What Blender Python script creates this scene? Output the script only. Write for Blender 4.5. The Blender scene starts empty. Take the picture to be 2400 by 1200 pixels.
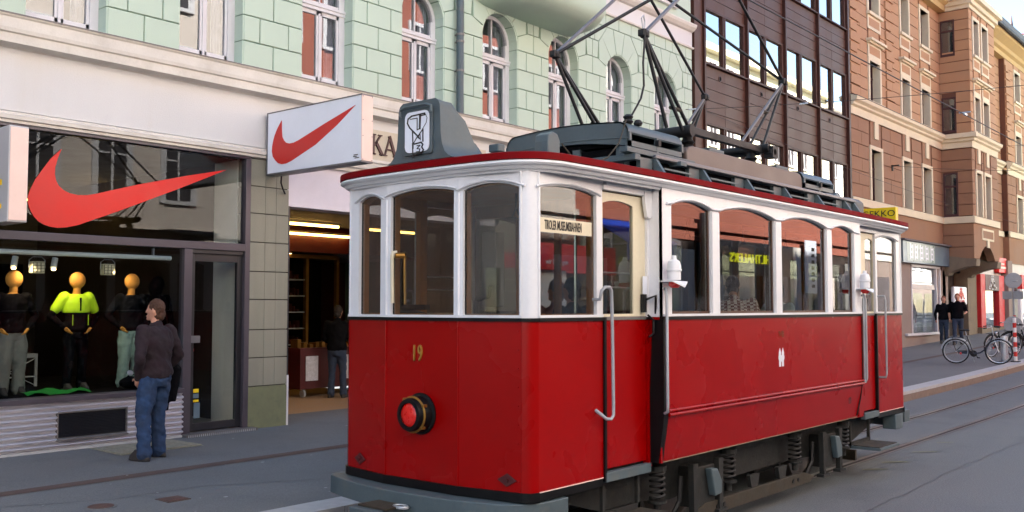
import bpy, bmesh, math, random
from mathutils import Vector, Matrix, noise
random.seed(19)
R = math.radians
S = bpy.context.scene
C = S.collection

# ---------------------------------------------------------------- camera, sky, sun, exposure
cam = bpy.data.cameras.new('camera'); co = bpy.data.objects.new('camera', cam); C.objects.link(co)
S.camera = co
cam.sensor_width = 36; cam.lens = 36*2270/2400; cam.clip_end = 2000; cam.clip_start = .1
yaw = R(40.0); pitch = math.atan(120/2270)
co.location = (0, 0, 1.9)
co.rotation_euler = (math.pi/2+pitch, 0, yaw-math.pi/2)
W = bpy.data.worlds.new('World'); S.world = W; W.use_nodes = True
nt = W.node_tree; bg = nt.nodes['Background']
sky = nt.nodes.new('ShaderNodeTexSky'); sky.sky_type = 'NISHITA'; sky.sun_disc = False
SUN = Vector((-.22, .74, .55)).normalized()
sky.sun_elevation = math.asin(SUN.z); sky.sun_rotation = math.atan2(SUN.x, SUN.y)
sky.air_density = 1.0; sky.dust_density = .0; sky.ozone_density = 1.2
nt.links.new(sky.outputs[0], bg.inputs[0]); bg.inputs[1].default_value = .085
sl = bpy.data.lights.new('sun', 'SUN'); sl.energy = 5.0; sl.angle = R(.6); sl.color = (1, .96, .88)
so = bpy.data.objects.new('sun', sl); C.objects.link(so); so.rotation_euler = SUN.to_track_quat('Z', 'Y').to_euler()
S.view_settings.view_transform = 'Standard'; S.view_settings.look = 'None'
S.view_settings.exposure = 2.6; S.view_settings.gamma = 1; S.view_settings.use_curve_mapping = False
S.render.engine = 'CYCLES'
S.cycles.max_bounces = 10; S.cycles.diffuse_bounces = 5; S.cycles.glossy_bounces = 5
S.cycles.transparent_max_bounces = 16; S.cycles.transmission_bounces = 6
S.cycles.sample_clamp_indirect = 8; S.cycles.caustics_reflective = False; S.cycles.caustics_refractive = False
try:
    S.cycles.use_denoising = True; S.cycles.denoiser = 'OPENIMAGEDENOISE'
except Exception: pass

# ---------------------------------------------------------------- materials
def lin(r, g, b):
    f = lambda c: (c/255/12.92) if c/255 <= .04045 else ((c/255+.055)/1.055)**2.4
    return (f(r), f(g), f(b), 1)
MATS = {}
def mat(name, col, rough=.6, metal=0, var=.12, vs=3, bump=0, bs=40, coat=0, spec=.5, emit=0, vf=.4, dirt=0, dirtcol=(.08, .07, .06), streak=0):
    """principled with low and high frequency procedural colour variation, bump and grime"""
    if len(col) == 3: col = (*col, 1)
    m = bpy.data.materials.new(name); m.use_nodes = True; n = m.node_tree; b = n.nodes['Principled BSDF']
    b.inputs['Roughness'].default_value = rough; b.inputs['Metallic'].default_value = metal
    b.inputs['Coat Weight'].default_value = coat; b.inputs['Coat Roughness'].default_value = .12
    b.inputs['Specular IOR Level'].default_value = spec
    tc = n.nodes.new('ShaderNodeTexCoord'); src = tc.outputs['Object']
    if streak:
        mp = n.nodes.new('ShaderNodeMapping'); n.links.new(src, mp.inputs[0]); mp.inputs['Scale'].default_value = (1, 1, .12); ssrc = mp.outputs[0]
    else: ssrc = src
    if emit:
        b.inputs['Emission Color'].default_value = col; b.inputs['Emission Strength'].default_value = emit
    out = None
    def N(scale, detail, s):
        t = n.nodes.new('ShaderNodeTexNoise'); t.inputs['Scale'].default_value = scale; t.inputs['Detail'].default_value = detail
        t.inputs['Roughness'].default_value = .6; n.links.new(s, t.inputs[0]); return t.outputs[0]
    def mix(kind, fac, a, c):
        x = n.nodes.new('ShaderNodeMix'); x.data_type = 'RGBA'; x.blend_type = kind
        for inp, v in ((x.inputs[0], fac), (x.inputs[6], a), (x.inputs[7], c)):
            if hasattr(v, 'links') or hasattr(v, 'is_output') and v.is_output: n.links.new(v, inp)
            else: inp.default_value = v
        return x.outputs[2]
    def ramp(s, a, c, lo=0, hi=1):
        r = n.nodes.new('ShaderNodeMapRange'); n.links.new(s, r.inputs[0])
        r.inputs[1].default_value = a; r.inputs[2].default_value = c; r.inputs[3].default_value = lo; r.inputs[4].default_value = hi
        return r.outputs[0]
    n1 = N(vs, 4, ssrc); n2 = N(bs, 3, src)
    if var:
        v1 = ramp(n1, .3, .7, 1-var, 1+var); v2 = ramp(n2, .3, .7, 1-var*vf, 1+var*vf)
        mul = n.nodes.new('ShaderNodeMath'); mul.operation = 'MULTIPLY'; n.links.new(v1, mul.inputs[0]); n.links.new(v2, mul.inputs[1])
        hs = n.nodes.new('ShaderNodeHueSaturation'); hs.inputs['Color'].default_value = col; n.links.new(mul.outputs[0], hs.inputs['Value'])
        out = hs.outputs[0]
    if dirt:
        d = ramp(N(vs*1.7, 6, ssrc), .52, .72, 0, dirt)
        o2 = mix('MIX', d, out if out else col, (*dirtcol, 1)); out = o2
    if out: n.links.new(out, b.inputs['Base Color'])
    else: b.inputs['Base Color'].default_value = col
    rr = ramp(n1, .3, .7, max(.02, rough*.8), min(1, rough*1.2)); n.links.new(rr, b.inputs['Roughness'])
    if bump:
        bp = n.nodes.new('ShaderNodeBump'); bp.inputs['Strength'].default_value = bump; bp.inputs['Distance'].default_value = .01
        n.links.new(n2, bp.inputs['Height']); n.links.new(bp.outputs[0], b.inputs['Normal'])
    m['rgb'] = list(col); MATS[name] = m
    return m
def glass(name, tint, rough=0, refl=1.0, alpha=.0, wob=0, base=.05, gcol=(1, 1, 1)):
    """thin pane: fresnel mix of clear (tinted) and mirror, optional dirt film"""
    m = bpy.data.materials.new(name); m.use_nodes = True; n = m.node_tree; n.nodes.clear()
    o = n.nodes.new('ShaderNodeOutputMaterial'); t = n.nodes.new('ShaderNodeBsdfTransparent'); g = n.nodes.new('ShaderNodeBsdfGlossy')
    lw = n.nodes.new('ShaderNodeFresnel'); lw.inputs['IOR'].default_value = 1.5
    mx = n.nodes.new('ShaderNodeMixShader'); t.inputs[0].default_value = (*tint, 1); g.inputs['Roughness'].default_value = rough; g.inputs[0].default_value = (*gcol, 1)
    ma = n.nodes.new('ShaderNodeMath'); ma.operation = 'MULTIPLY_ADD'; ma.inputs[1].default_value = refl; ma.inputs[2].default_value = base; ma.use_clamp = True
    ge = n.nodes.new('ShaderNodeNewGeometry'); fr_ = n.nodes.new('ShaderNodeMath'); fr_.operation = 'SUBTRACT'; fr_.inputs[0].default_value = 1; n.links.new(ge.outputs['Backfacing'], fr_.inputs[1])
    mu = n.nodes.new('ShaderNodeMath'); mu.operation = 'MULTIPLY'; n.links.new(ma.outputs[0], mu.inputs[0]); n.links.new(fr_.outputs[0], mu.inputs[1])
    n.links.new(lw.outputs[0], ma.inputs[0]); n.links.new(mu.outputs[0], mx.inputs[0]); n.links.new(t.outputs[0], mx.inputs[1]); n.links.new(g.outputs[0], mx.inputs[2])
    if wob:
        tc = n.nodes.new('ShaderNodeTexCoord'); nz = n.nodes.new('ShaderNodeTexNoise'); nz.inputs['Scale'].default_value = 1.3
        bp = n.nodes.new('ShaderNodeBump'); bp.inputs['Strength'].default_value = wob; bp.inputs['Distance'].default_value = .02
        n.links.new(tc.outputs['Object'], nz.inputs[0]); n.links.new(nz.outputs[0], bp.inputs['Height'])
        n.links.new(bp.outputs[0], g.inputs['Normal'])
    n.links.new(mx.outputs[0], o.inputs[0]); MATS[name] = m
    return m
M = MATS
mat('red_paint', lin(142, 0, 1), .28, var=.07, vs=.9, coat=.0, spec=.22, bump=.10, bs=2.2)
mat('red_roof_edge', lin(112, 0, 6), .7, var=.1, vs=5, spec=.1)
mat('white_paint', lin(219, 220, 224), .4, var=.05, vs=3, coat=.25, dirt=.12, dirtcol=(.35, .33, .28), streak=1)
mat('cream_paint', lin(214, 204, 178), .45, var=.06, vs=3, dirt=.12, dirtcol=(.3, .27, .2), streak=1)
mat('black_trim', lin(12, 12, 14), .45, var=.2, spec=.2)
mat('grey_blue', lin(72, 84, 90), .45, var=.12, vs=4, dirt=.25, dirtcol=(.1, .09, .07), bump=.05)
mat('grey_blue_light', lin(74, 88, 94), .5, var=.12, vs=5, dirt=.3, dirtcol=(.16, .14, .11))
mat('roof_warm_lit', lin(104, 90, 84), .5, var=.08, vs=3, dirt=.15, dirtcol=(.12, .09, .07))  # grey roof paint with warm reflected light mixed into its base colour
mat('roof_grey', lin(96, 98, 98), .7, var=.15, vs=4, dirt=.3)
mat('bogie_grey', lin(24, 25, 24), .75, var=.3, vs=8, dirt=.6, dirtcol=(.03, .022, .015), bump=.2)
mat('bogie_tan', lin(50, 44, 33), .8, var=.3, vs=7, dirt=.7, dirtcol=(.05, .03, .018), bump=.2)
mat('spring_steel', lin(24, 24, 26), .6, metal=.3, var=.3, dirt=.4)
mat('dark_iron', lin(24, 24, 26), .55, metal=.3, var=.25, dirt=.2)
mat('panto_tube', lin(30, 31, 34), .5, metal=.2, var=.2)
mat('panto_alu', lin(105, 106, 112), .45, metal=.4, var=.15)
mat('wood', lin(146, 92, 34), .4, var=.3, vs=6, coat=.3, streak=1)
mat('wood_dark', lin(70, 42, 22), .45, var=.3, vs=6, coat=.3, streak=1)
mat('brass', lin(150, 110, 50), .35, metal=.7, var=.15)
mat('gold_dim', lin(110, 52, 14), .6, var=.1)
mat('gold_paint', lin(158, 118, 48), .5, var=.15)
mat('lens_red', lin(214, 16, 6), .3, var=.1, vs=30, coat=.4, bump=.3, bs=60)
mat('handle_grey', lin(150, 154, 160), .4, var=.1, coat=.3)
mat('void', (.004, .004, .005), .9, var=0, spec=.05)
mat('asphalt', lin(104, 105, 105), .88, var=.15, vs=.6, vf=1.6, bump=.5, bs=75, dirt=.25, dirtcol=(.05, .052, .06))
mat('asphalt_road', lin(99, 102, 103), .85, var=.15, vs=.5, vf=1.6, bump=.6, bs=60, dirt=.3, dirtcol=(.045, .047, .055))
mat('kerb_granite', lin(172, 172, 172), .8, var=.12, vs=9, bump=.3, bs=120)
mat('kerb_face', lin(122, 104, 92), .85, var=.2, vs=6, bump=.3, dirt=.5)
mat('rust_drain', lin(86, 68, 62), .85, var=.25, vs=20, bump=.5, dirt=.4)
mat('tar', lin(78, 79, 84), .7, var=.2)
mat('rail_steel', lin(120, 112, 108), .35, metal=.8, var=.2)
mat('rail_groove', lin(52, 42, 38), .8, var=.2)
mat('yellow_mark', lin(118, 116, 86), .8, var=.3, vs=20, dirt=.7, dirtcol=(.1, .1, .08))
mat('green_stucco', lin(186, 203, 186), .85, var=.05, vs=.7, bump=.25, bs=90, dirt=.22, dirtcol=(.36, .40, .33), streak=1)
mat('green_joint', lin(128, 152, 132), .9, var=.08)
mat('cream_stucco', lin(208, 207, 206), .85, var=.05, vs=.6, bump=.3, bs=60, dirt=.22, dirtcol=(.5, .42, .3), streak=1)
mat('cream_ledge', lin(212, 207, 198), .8, var=.08, vs=2, bump=.15, dirt=.25, dirtcol=(.35, .3, .22))
mat('zinc', lin(116, 112, 110), .5, metal=.3, var=.2, dirt=.4)
mat('white_frame', lin(208, 206, 208), .5, var=.04, dirt=.12, dirtcol=(.5, .46, .42))
mat('curtain', lin(170, 172, 178), .9, var=.15, vs=10)
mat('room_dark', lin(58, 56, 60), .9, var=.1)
mat('shop_frame', lin(78, 72, 80), .4, metal=.2, var=.08, coat=.15)
mat('black_frame', lin(34, 33, 38), .4, var=.1, coat=.2)
mat('corrugated', lin(216, 214, 220), .42, metal=.85, var=.0, vs=3, dirt=.0, dirtcol=(.2, .18, .18))
mat('pillar_stone', lin(136, 134, 120), .85, var=.12, vs=3, bump=.35, bs=90, dirt=.35, dirtcol=(.2, .21, .15), streak=1)
mat('pillar_low', lin(112, 116, 88), .85, var=.12, vs=5, bump=.3, bs=90, dirt=.3)
mat('joint_dark', lin(52, 50, 46), .9, var=.1)
mat('emblem_red', lin(214, 24, 12), .4, var=.03)
mat('emblem_sign', lin(200, 40, 34), .5, var=.04)
mat('sign_white', lin(226, 230, 240), .35, var=.03, vs=2, coat=.2)
mat('sign_pink', lin(236, 208, 196), .5, var=.04)
mat('sign_grey', lin(190, 188, 190), .5, var=.05)
mat('sign_edge', lin(110, 110, 114), .4, metal=.4, var=.1)
mat('white_plaster', lin(214, 208, 216), .8, var=.04)
mat('letter_bronze', lin(78, 50, 46), .5, var=.1)
mat('letter_back', lin(196, 186, 166), .8, var=.08)
mat('brown_panel', lin(80, 52, 42), .5, spec=.25, var=.1, vs=1.2, bump=.05, dirt=.15, dirtcol=(.07, .04, .03))
mat('brown_fin', lin(66, 38, 30), .5, spec=.25, var=.1)
mat('brown_joint', lin(36, 24, 22), .7, var=.1)
mat('orange_stucco', lin(172, 132, 98), .9, var=.07, vs=.5, bump=.3, bs=60, dirt=.12, dirtcol=(.3, .16, .1))
mat('orange_low', lin(144, 108, 82), .9, var=.1, vs=.6, bump=.3, bs=60, dirt=.2, dirtcol=(.18, .1, .07))
mat('orange_joint', lin(104, 68, 50), .9, var=.1)
mat('ochre', lin(184, 156, 104), .85, var=.08)
mat('ivory_trim', lin(212, 200, 172), .8, var=.06, vs=2, dirt=.12, dirtcol=(.4, .34, .24))
mat('maroon_frame', lin(66, 34, 34), .5, var=.1)
mat('stone_base', lin(138, 122, 114), .85, var=.12, bump=.2)
mat('stone_brown', lin(120, 106, 88), .85, var=.2, vs=2, bump=.3, dirt=.3)
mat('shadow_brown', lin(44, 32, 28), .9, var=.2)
mat('lilac_white', lin(214, 208, 222), .85, var=.05)
mat('slate', lin(90, 84, 88), .8, var=.2, dirt=.4)
mat('pink_stucco', lin(206, 194, 184), .9, var=.06, vs=.6)
mat('terracotta', lin(156, 92, 76), .9, var=.08, vs=.6)
mat('pale_yellow', lin(214, 210, 182), .9, var=.06)
mat('pale_white', lin(216, 212, 204), .9, var=.06)
mat('awning_red', lin(200, 20, 30), .7, var=.1)
mat('awning_blue', lin(20, 60, 170), .7, var=.1)
mat('yellow_sign', lin(238, 206, 20), .5, var=.04)
mat('yellow_letter', lin(225, 225, 40), .6, var=.04, emit=.5)  # glow added so the letters show up reflected in the tram windows
mat('dark_text', lin(36, 30, 26), .6, var=.05)
mat('blue_grey_sign', lin(92, 112, 126), .4, var=.08, coat=.3)
mat('shop_red', lin(196, 30, 38), .5, var=.08)
mat('teal_glass', lin(150, 168, 164), .3, var=.1)
mat('tan_floor', lin(160, 132, 104), .6, var=.15, vs=5)
mat('wall_tan', lin(120, 92, 60), .8, var=.15)
mat('ceiling_grey', lin(140, 130, 120), .8, var=.1)
mat('tube_light', lin(255, 205, 110), .5, var=0, emit=2.2)
mat('spot_glow', lin(255, 215, 150), .5, var=0, emit=4)
mat('spot_body', lin(200, 196, 170), .5, var=.1)
mat('rail_white', lin(220, 232, 236), .4, var=.08)
mat('dark_red', lin(70, 12, 16), .5, var=.15)
mat('poster', lin(190, 190, 200), .6, var=.15, vs=20)
mat('mannequin_wood', lin(196, 134, 54), .85, var=.12, vs=8, streak=1)
mat('skin', lin(196, 142, 118), .6, var=.08, vs=14)
mat('hair_brown', lin(70, 42, 24), .75, var=.3, vs=60, bump=.6, bs=90)
mat('hair_dark', lin(34, 26, 24), .75, var=.3, vs=60, bump=.6, bs=90)
mat('hair_grey', lin(120, 116, 114), .75, var=.3, vs=60, bump=.6, bs=90)
mat('hair_red', lin(130, 70, 36), .75, var=.3, vs=60, bump=.6, bs=90)
mat('sweater', lin(34, 19, 26), .95, var=.2, vs=9, bump=1, bs=9)
mat('jeans', lin(34, 56, 88), .9, var=.45, vs=5, bump=1, bs=11)
mat('jeans_dark', lin(40, 52, 72), .9, var=.2, vs=7)
mat('coat_black', lin(13, 13, 17), .9, spec=.1, var=.2, vs=8, bump=.2)
mat('shoe', lin(48, 42, 40), .7, var=.2)
mat('neon', lin(190, 232, 20), .7, var=.06, vs=9, bump=.3, bs=12)
mat('cloth_dark', lin(12, 8, 12), .9, spec=.1, var=.2, vs=6, bump=.3, bs=12)
mat('cloth_grey', lin(104, 104, 98), .9, var=.12, vs=6, bump=.4, bs=12)
mat('cloth_pale', lin(120, 142, 132), .9, var=.12, vs=6, bump=.4, bs=12)
mat('cloth_green', lin(10, 130, 40), .9, var=.2, vs=6, bump=.4, bs=12)
mat('shirt_pale', lin(176, 190, 196), .9, var=.1)
mat('shirt_rose', lin(150, 110, 112), .9, var=.1)
mat('rubber', lin(28, 28, 30), .8, var=.2)
mat('chrome', lin(190, 194, 200), .2, metal=.9, var=.1)
mat('bike_paint', lin(30, 32, 48), .3, var=.1, coat=.5)
mat('silver', lin(176, 180, 186), .35, metal=.5, var=.1)
mat('disc_grey', lin(150, 152, 154), .5, metal=.3, var=.12)
mat('stripe_white', lin(230, 226, 224), .5, var=.06)
mat('wire', lin(50, 48, 50), .6, var=.1)
mat('insulator', lin(200, 206, 214), .3, var=.05)
mat('paving_patch', lin(138, 134, 118), .85, var=.2, vs=10, bump=.3)
mat('manhole', lin(92, 68, 62), .7, metal=.3, var=.25, vs=12, bump=.4)
glass('tram_glass', (.74, .75, .73), refl=1.3, base=.01, wob=.012)
glass('shop_glass', (.84, .87, .87), refl=.75, base=.0, wob=.01)
glass('window_glass', (.72, .74, .76), refl=1.5, base=.08, wob=.03)
glass('mirror_glass', (.4, .42, .45), refl=2.6, base=.38, wob=.02, gcol=(1, .93, .86))
# checked shirt
def plaid():
    m = mat('plaid', lin(190, 180, 180), .9, var=0); n = m.node_tree; b = n.nodes['Principled BSDF']
    tc = n.nodes.new('ShaderNodeTexCoord'); ch = n.nodes.new('ShaderNodeTexChecker'); ch.inputs['Scale'].default_value = 26
    ch.inputs[1].default_value = lin(205, 196, 196); ch.inputs[2].default_value = lin(110, 62, 60)
    n.links.new(tc.outputs['Object'], ch.inputs[0]); n.links.new(ch.outputs[0], b.inputs['Base Color'])
plaid()

# ---------------------------------------------------------------- mesh helpers
class MB:
    def __init__(s, tf=None): s.v = []; s.f = []; s.tf = tf; s.seg = []
    def add(s, vs, fs):
        k = len(s.v); s.seg.append((k, len(s.f), k+len(vs), len(s.f)+len(fs)))
        s.v += [tuple(s.tf(*p)) if s.tf else tuple(p) for p in vs]
        s.f += [tuple(i+k for i in f) for f in fs]; return s
    def box(s, x0, x1, y0, y1, z0, z1):
        return s.add([(x0,y0,z0),(x1,y0,z0),(x1,y1,z0),(x0,y1,z0),(x0,y0,z1),(x1,y0,z1),(x1,y1,z1),(x0,y1,z1)],
              [(0,3,2,1),(4,5,6,7),(0,1,5,4),(1,2,6,5),(2,3,7,6),(3,0,4,7)])
    def cbox(s, c, d): return s.box(c[0]-d[0]/2, c[0]+d[0]/2, c[1]-d[1]/2, c[1]+d[1]/2, c[2]-d[2]/2, c[2]+d[2]/2)
    def prism(s, pts, a, b, ax='y'):
        n = len(pts)
        def p(u, w, t): return (u, t, w) if ax == 'y' else ((t, u, w) if ax == 'x' else (u, w, t))
        vs = [p(u, w, a) for u, w in pts]+[p(u, w, b) for u, w in pts]
        return s.add(vs, [tuple(range(n)), tuple(reversed(range(n, 2*n)))]+[(i, (i+1) % n, (i+1) % n+n, i+n) for i in range(n)])
    def tube(s, pts, r, n=8, caps=True, sq=1):
        pts = [Vector(p) for p in pts]; m = len(pts); rs = r if isinstance(r, (list, tuple)) else [r]*m
        vs = []; up = None
        for i, p in enumerate(pts):
            t = (pts[min(i+1, m-1)]-pts[max(i-1, 0)]).normalized()
            if up is None:
                up = Vector((0, 0, 1)) if abs(t.z) < .9 else Vector((0, 1, 0))
            a = t.cross(up).normalized(); b = a.cross(t).normalized(); up = b
            for j in range(n):
                th = 2*math.pi*j/n
                vs.append(p+a*math.cos(th)*rs[i]+b*math.sin(th)*rs[i]*sq)
        fs = [(i*n+j, i*n+(j+1) % n, (i+1)*n+(j+1) % n, (i+1)*n+j) for i in range(m-1) for j in range(n)]
        if caps: fs += [tuple(reversed(range(n))), tuple(range((m-1)*n, m*n))]
        return s.add(vs, fs)
    def loft(s, rings, n=16):
        vs = [(x+rx*math.cos(2*math.pi*j/n), y+ry*math.sin(2*math.pi*j/n), z) for x, y, z, rx, ry in rings for j in range(n)]
        m = len(rings)
        fs = [(i*n+j, i*n+(j+1) % n, (i+1)*n+(j+1) % n, (i+1)*n+j) for i in range(m-1) for j in range(n)]
        return s.add(vs, fs+[tuple(reversed(range(n))), tuple(range((m-1)*n, m*n))])
    def ball(s, c, r, n=12, m=8):
        r = r if isinstance(r, (list, tuple)) else (r, r, r)
        return s.loft([(c[0], c[1], c[2]-r[2]*math.cos(math.pi*(i+.02)/(m+.04)), max(1e-4, r[0]*math.sin(math.pi*(i+.02)/(m+.04))), max(1e-4, r[1]*math.sin(math.pi*(i+.02)/(m+.04)))) for i in range(m+1)], n)
    def cap(s, pts, rs, n=10):
        """limb with round ends"""
        P = [Vector(p) for p in pts]; a = (P[0]-P[1]).normalized(); b = (P[-1]-P[-2]).normalized()
        pp = [P[0]+a*rs[0]*.9, P[0]+a*rs[0]*.55]+P+[P[-1]+b*rs[-1]*.55, P[-1]+b*rs[-1]*.9]
        rr = [rs[0]*.35, rs[0]*.8]+list(rs)+[rs[-1]*.8, rs[-1]*.35]
        return s.tube(pp, rr, n)
    def lathe(s, prof, c, ax, n=20):
        """prof [(radius, distance along ax)]"""
        A = Vector(ax).normalized(); u = A.orthogonal().normalized(); w = A.cross(u); c = Vector(c)
        vs = [c+A*h+(u*math.cos(2*math.pi*j/n)+w*math.sin(2*math.pi*j/n))*r for r, h in prof for j in range(n)]
        m = len(prof)
        return s.add(vs, [(i*n+j, i*n+(j+1) % n, (i+1)*n+(j+1) % n, (i+1)*n+j) for i in range(m-1) for j in range(n)]+[tuple(reversed(range(n))), tuple(range((m-1)*n, m*n))])
    def stroke(s, pts, w, a, b, ax='y'):
        """flat ribbon of width w along 2D points, extruded a..b"""
        for p, q in zip(pts[:-1], pts[1:]):
            d = Vector((q[0]-p[0], q[1]-p[1])); d.normalize(); o = Vector((-d.y, d.x))*w/2; e = d*w*.4
            s.prism([(p[0]-e.x+o.x, p[1]-e.y+o.y), (p[0]-e.x-o.x, p[1]-e.y-o.y), (q[0]+e.x-o.x, q[1]+e.y-o.y), (q[0]+e.x+o.x, q[1]+e.y+o.y)], a, b, ax)
        return s
    def mesh(s, name, m, off=(0, 0, 0), smooth=None):
        me = bpy.data.meshes.new(name)
        me.from_pydata([(x-off[0], y-off[1], z-off[2]) for x, y, z in s.v], [], s.f)
        bm = bmesh.new(); bm.from_mesh(me); bmesh.ops.recalc_face_normals(bm, faces=bm.faces); bm.to_mesh(me); bm.free()
        me.materials.append(M[m] if isinstance(m, str) else m)
        if smooth is not None:
            me.shade_smooth()
            if smooth < 180: me.set_sharp_from_angle(angle=R(smooth))
        return me
def root_of(o):
    while o.parent: o = o.parent
    return o
def wl(o):
    p = Vector((0, 0, 0))
    while o: p += o.location; o = o.parent
    return p
def put(name, me, parent=None, loc=None):
    o = bpy.data.objects.new(name, me); C.objects.link(o)
    if parent: o.parent = parent
    if loc is not None: o.location = Vector(loc)-(wl(parent) if parent else Vector((0, 0, 0)))
    return o
JOINED = {'rivets', 'goods', 'litter_specks', 'step_tread_ribs', 'spokes', 'road_marking', 'road', 'pavement', 'kerb', 'ground'}
def clusters(mb):
    """pieces of one mesh that stand far apart"""
    n = len(mb.seg)
    if n < 2 or n > 60 or sum(b-a for a, _, b, _ in mb.seg) != len(mb.v): return None
    bb = []
    for a, _, b, _ in mb.seg:
        q = mb.v[a:b]; bb.append(([min(p[i] for p in q) for i in range(3)], [max(p[i] for p in q) for i in range(3)]))
    sz = [max(math.dist(l, h), 1e-6) for l, h in bb]; par = list(range(n))
    def f(i):
        while par[i] != i: i = par[i]
        return i
    for i in range(n):
        for j in range(i):
            gap = math.sqrt(sum(max(0, bb[i][0][k]-bb[j][1][k], bb[j][0][k]-bb[i][1][k])**2 for k in range(3)))
            if gap < .45*max(sz[i], sz[j]) or gap < .004: par[f(i)] = f(j)
    g = {}
    for i in range(n): g.setdefault(f(i), []).append(i)
    return list(g.values()) if len(g) > 1 else None
def P(name, mb, m, parent=None, bev=0, smooth=None, label=None):
    """part whose vertices are given in world space (before the thing is moved)"""
    cl = None if name in JOINED else clusters(mb)
    if cl:
        first = None
        for g in cl:
            q = MB()
            for i in g:
                a, fa, b, fb = mb.seg[i]; q.add(mb.v[a:b], [tuple(t-a for t in f_) for f_ in mb.f[fa:fb]])
            q.seg = []
            o = P(name, q, m, parent, bev, smooth, label); first = first or o
        return first
    off = wl(parent) if parent else (0, 0, 0)
    o = put(name, mb.mesh(name, m, off, smooth), parent)
    if bev:
        b = o.modifiers.new('bevel', 'BEVEL'); b.width = bev; b.segments = 2; b.limit_method = 'ANGLE'; b.angle_limit = R(40)
    if label: o['label'] = label
    return o
def tag(o, label, cat, group=None):
    o['label'] = label; o['category'] = cat
    if group: o['group'] = group
    return o
def thing(name, loc, label, cat, group=None):
    o = bpy.data.objects.new(name, None); C.objects.link(o); o.location = loc; o.empty_display_size = .2
    return tag(o, label, cat, group)
def struct(name, mb, m, parent=None, bev=0, smooth=None):
    o = P(name, mb, m, parent, bev, smooth)
    if not parent: o['kind'] = 'structure'
    return o
def copy_tree(o, parent=None):
    c = o.copy(); C.objects.link(c)
    if parent: c.parent = parent
    for ch in list(o.children): copy_tree(ch, c)
    return c
def arc(x0, x1, zs, zp, n=10):
    """flattened arch from (x0,zs) over peak zp to (x1,zs)"""
    return [(x0+(x1-x0)*i/n, zs+(zp-zs)*math.sin(math.pi*i/n)**.8) for i in range(n+1)]
def wall_open(mb, u0, u1, z0, z1, ops, d0, d1):
    """wall panel between u0..u1 z0..z1 with openings (ua, ub, zbottom, zspring, zpeak) ; depth d0..d1 on y"""
    ops = sorted(ops); u = u0
    for a, b, zb, zs, zp in ops:
        if a > u+1e-4: mb.box(u, a, d0, d1, z0, z1)
        if zb > z0+1e-4: mb.box(a, b, d0, d1, z0, zb)
        top = arc(a, b, zs, zp) if zp > zs+1e-4 else [(a, zs), (b, zs)]
        for (p, q) in zip(top[:-1], top[1:]):
            mb.prism([p, q, (q[0], z1), (p[0], z1)], d0, d1, 'y')
        u = b
    if u < u1-1e-4: mb.box(u, u1, d0, d1, z0, z1)
    return mb
def text_mesh(txt, size, depth, sx=1.0, bold=0):
    cu = bpy.data.curves.new('lettering', 'FONT'); cu.body = txt; cu.size = size; cu.extrude = depth; cu.align_x = 'CENTER'; cu.align_y = 'CENTER'
    cu.resolution_u = 3; cu.offset = bold
    o = bpy.data.objects.new('lettering', cu); C.objects.link(o); dg = bpy.context.evaluated_depsgraph_get()
    me = bpy.data.meshes.new_from_object(o.evaluated_get(dg)); bpy.data.objects.remove(o)
    wd = max(v.co.x for v in me.vertices)-min(v.co.x for v in me.vertices)
    if sx > 5: sx = (sx-10)/wd        # sx = 10 + wanted width
    for v in me.vertices: v.co.x *= sx
    return me
def text(name, txt, size, m, parent, loc, face, sx=1.0, depth=.004, bold=0):
    """face: '-y' reads from -y side, '-x' reads from -x side, '+y' reads from +y"""
    me = text_mesh(txt, size, depth, sx, bold); me.materials.clear(); me.materials.append(M[m])
    rot = {'-y': Matrix.Rotation(R(90), 4, 'X'), '-x': Matrix.Rotation(R(-90), 4, 'Z')@Matrix.Rotation(R(90), 4, 'X'), '+y': Matrix.Rotation(R(180), 4, 'Z')@Matrix.Rotation(R(90), 4, 'X')}[face]
    me.transform(rot)
    return put(name, me, parent, loc)
def remeshed(name, mb, m, parent, voxel=.012, smooth=3, fold=0, ff=(12, 12, 8)):
    """one continuous skin grown over the overlapping pieces"""
    me = mb.mesh(name, m, wl(parent)); o = bpy.data.objects.new(name, me); C.objects.link(o)
    r = o.modifiers.new('r', 'REMESH'); r.mode = 'VOXEL'; r.voxel_size = voxel; r.use_smooth_shade = True
    s = o.modifiers.new('s', 'SMOOTH'); s.iterations = smooth; s.factor = .6
    dg = bpy.context.evaluated_depsgraph_get(); me2 = bpy.data.meshes.new_from_object(o.evaluated_get(dg))
    bpy.data.objects.remove(o); me2.name = name
    me2.materials.clear(); me2.materials.append(M[m]); me2.shade_smooth()
    if fold:
        ns = [v.normal.copy() for v in me2.vertices]
        for v, nn in zip(me2.vertices, ns):
            p = Vector((v.co.x*ff[0], v.co.y*ff[1], v.co.z*ff[2]+v.co.x*6)); v.co += nn*fold*(noise.noise(p)+.5*noise.noise(p*2.1))
    return put(name, me2, parent)

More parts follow.
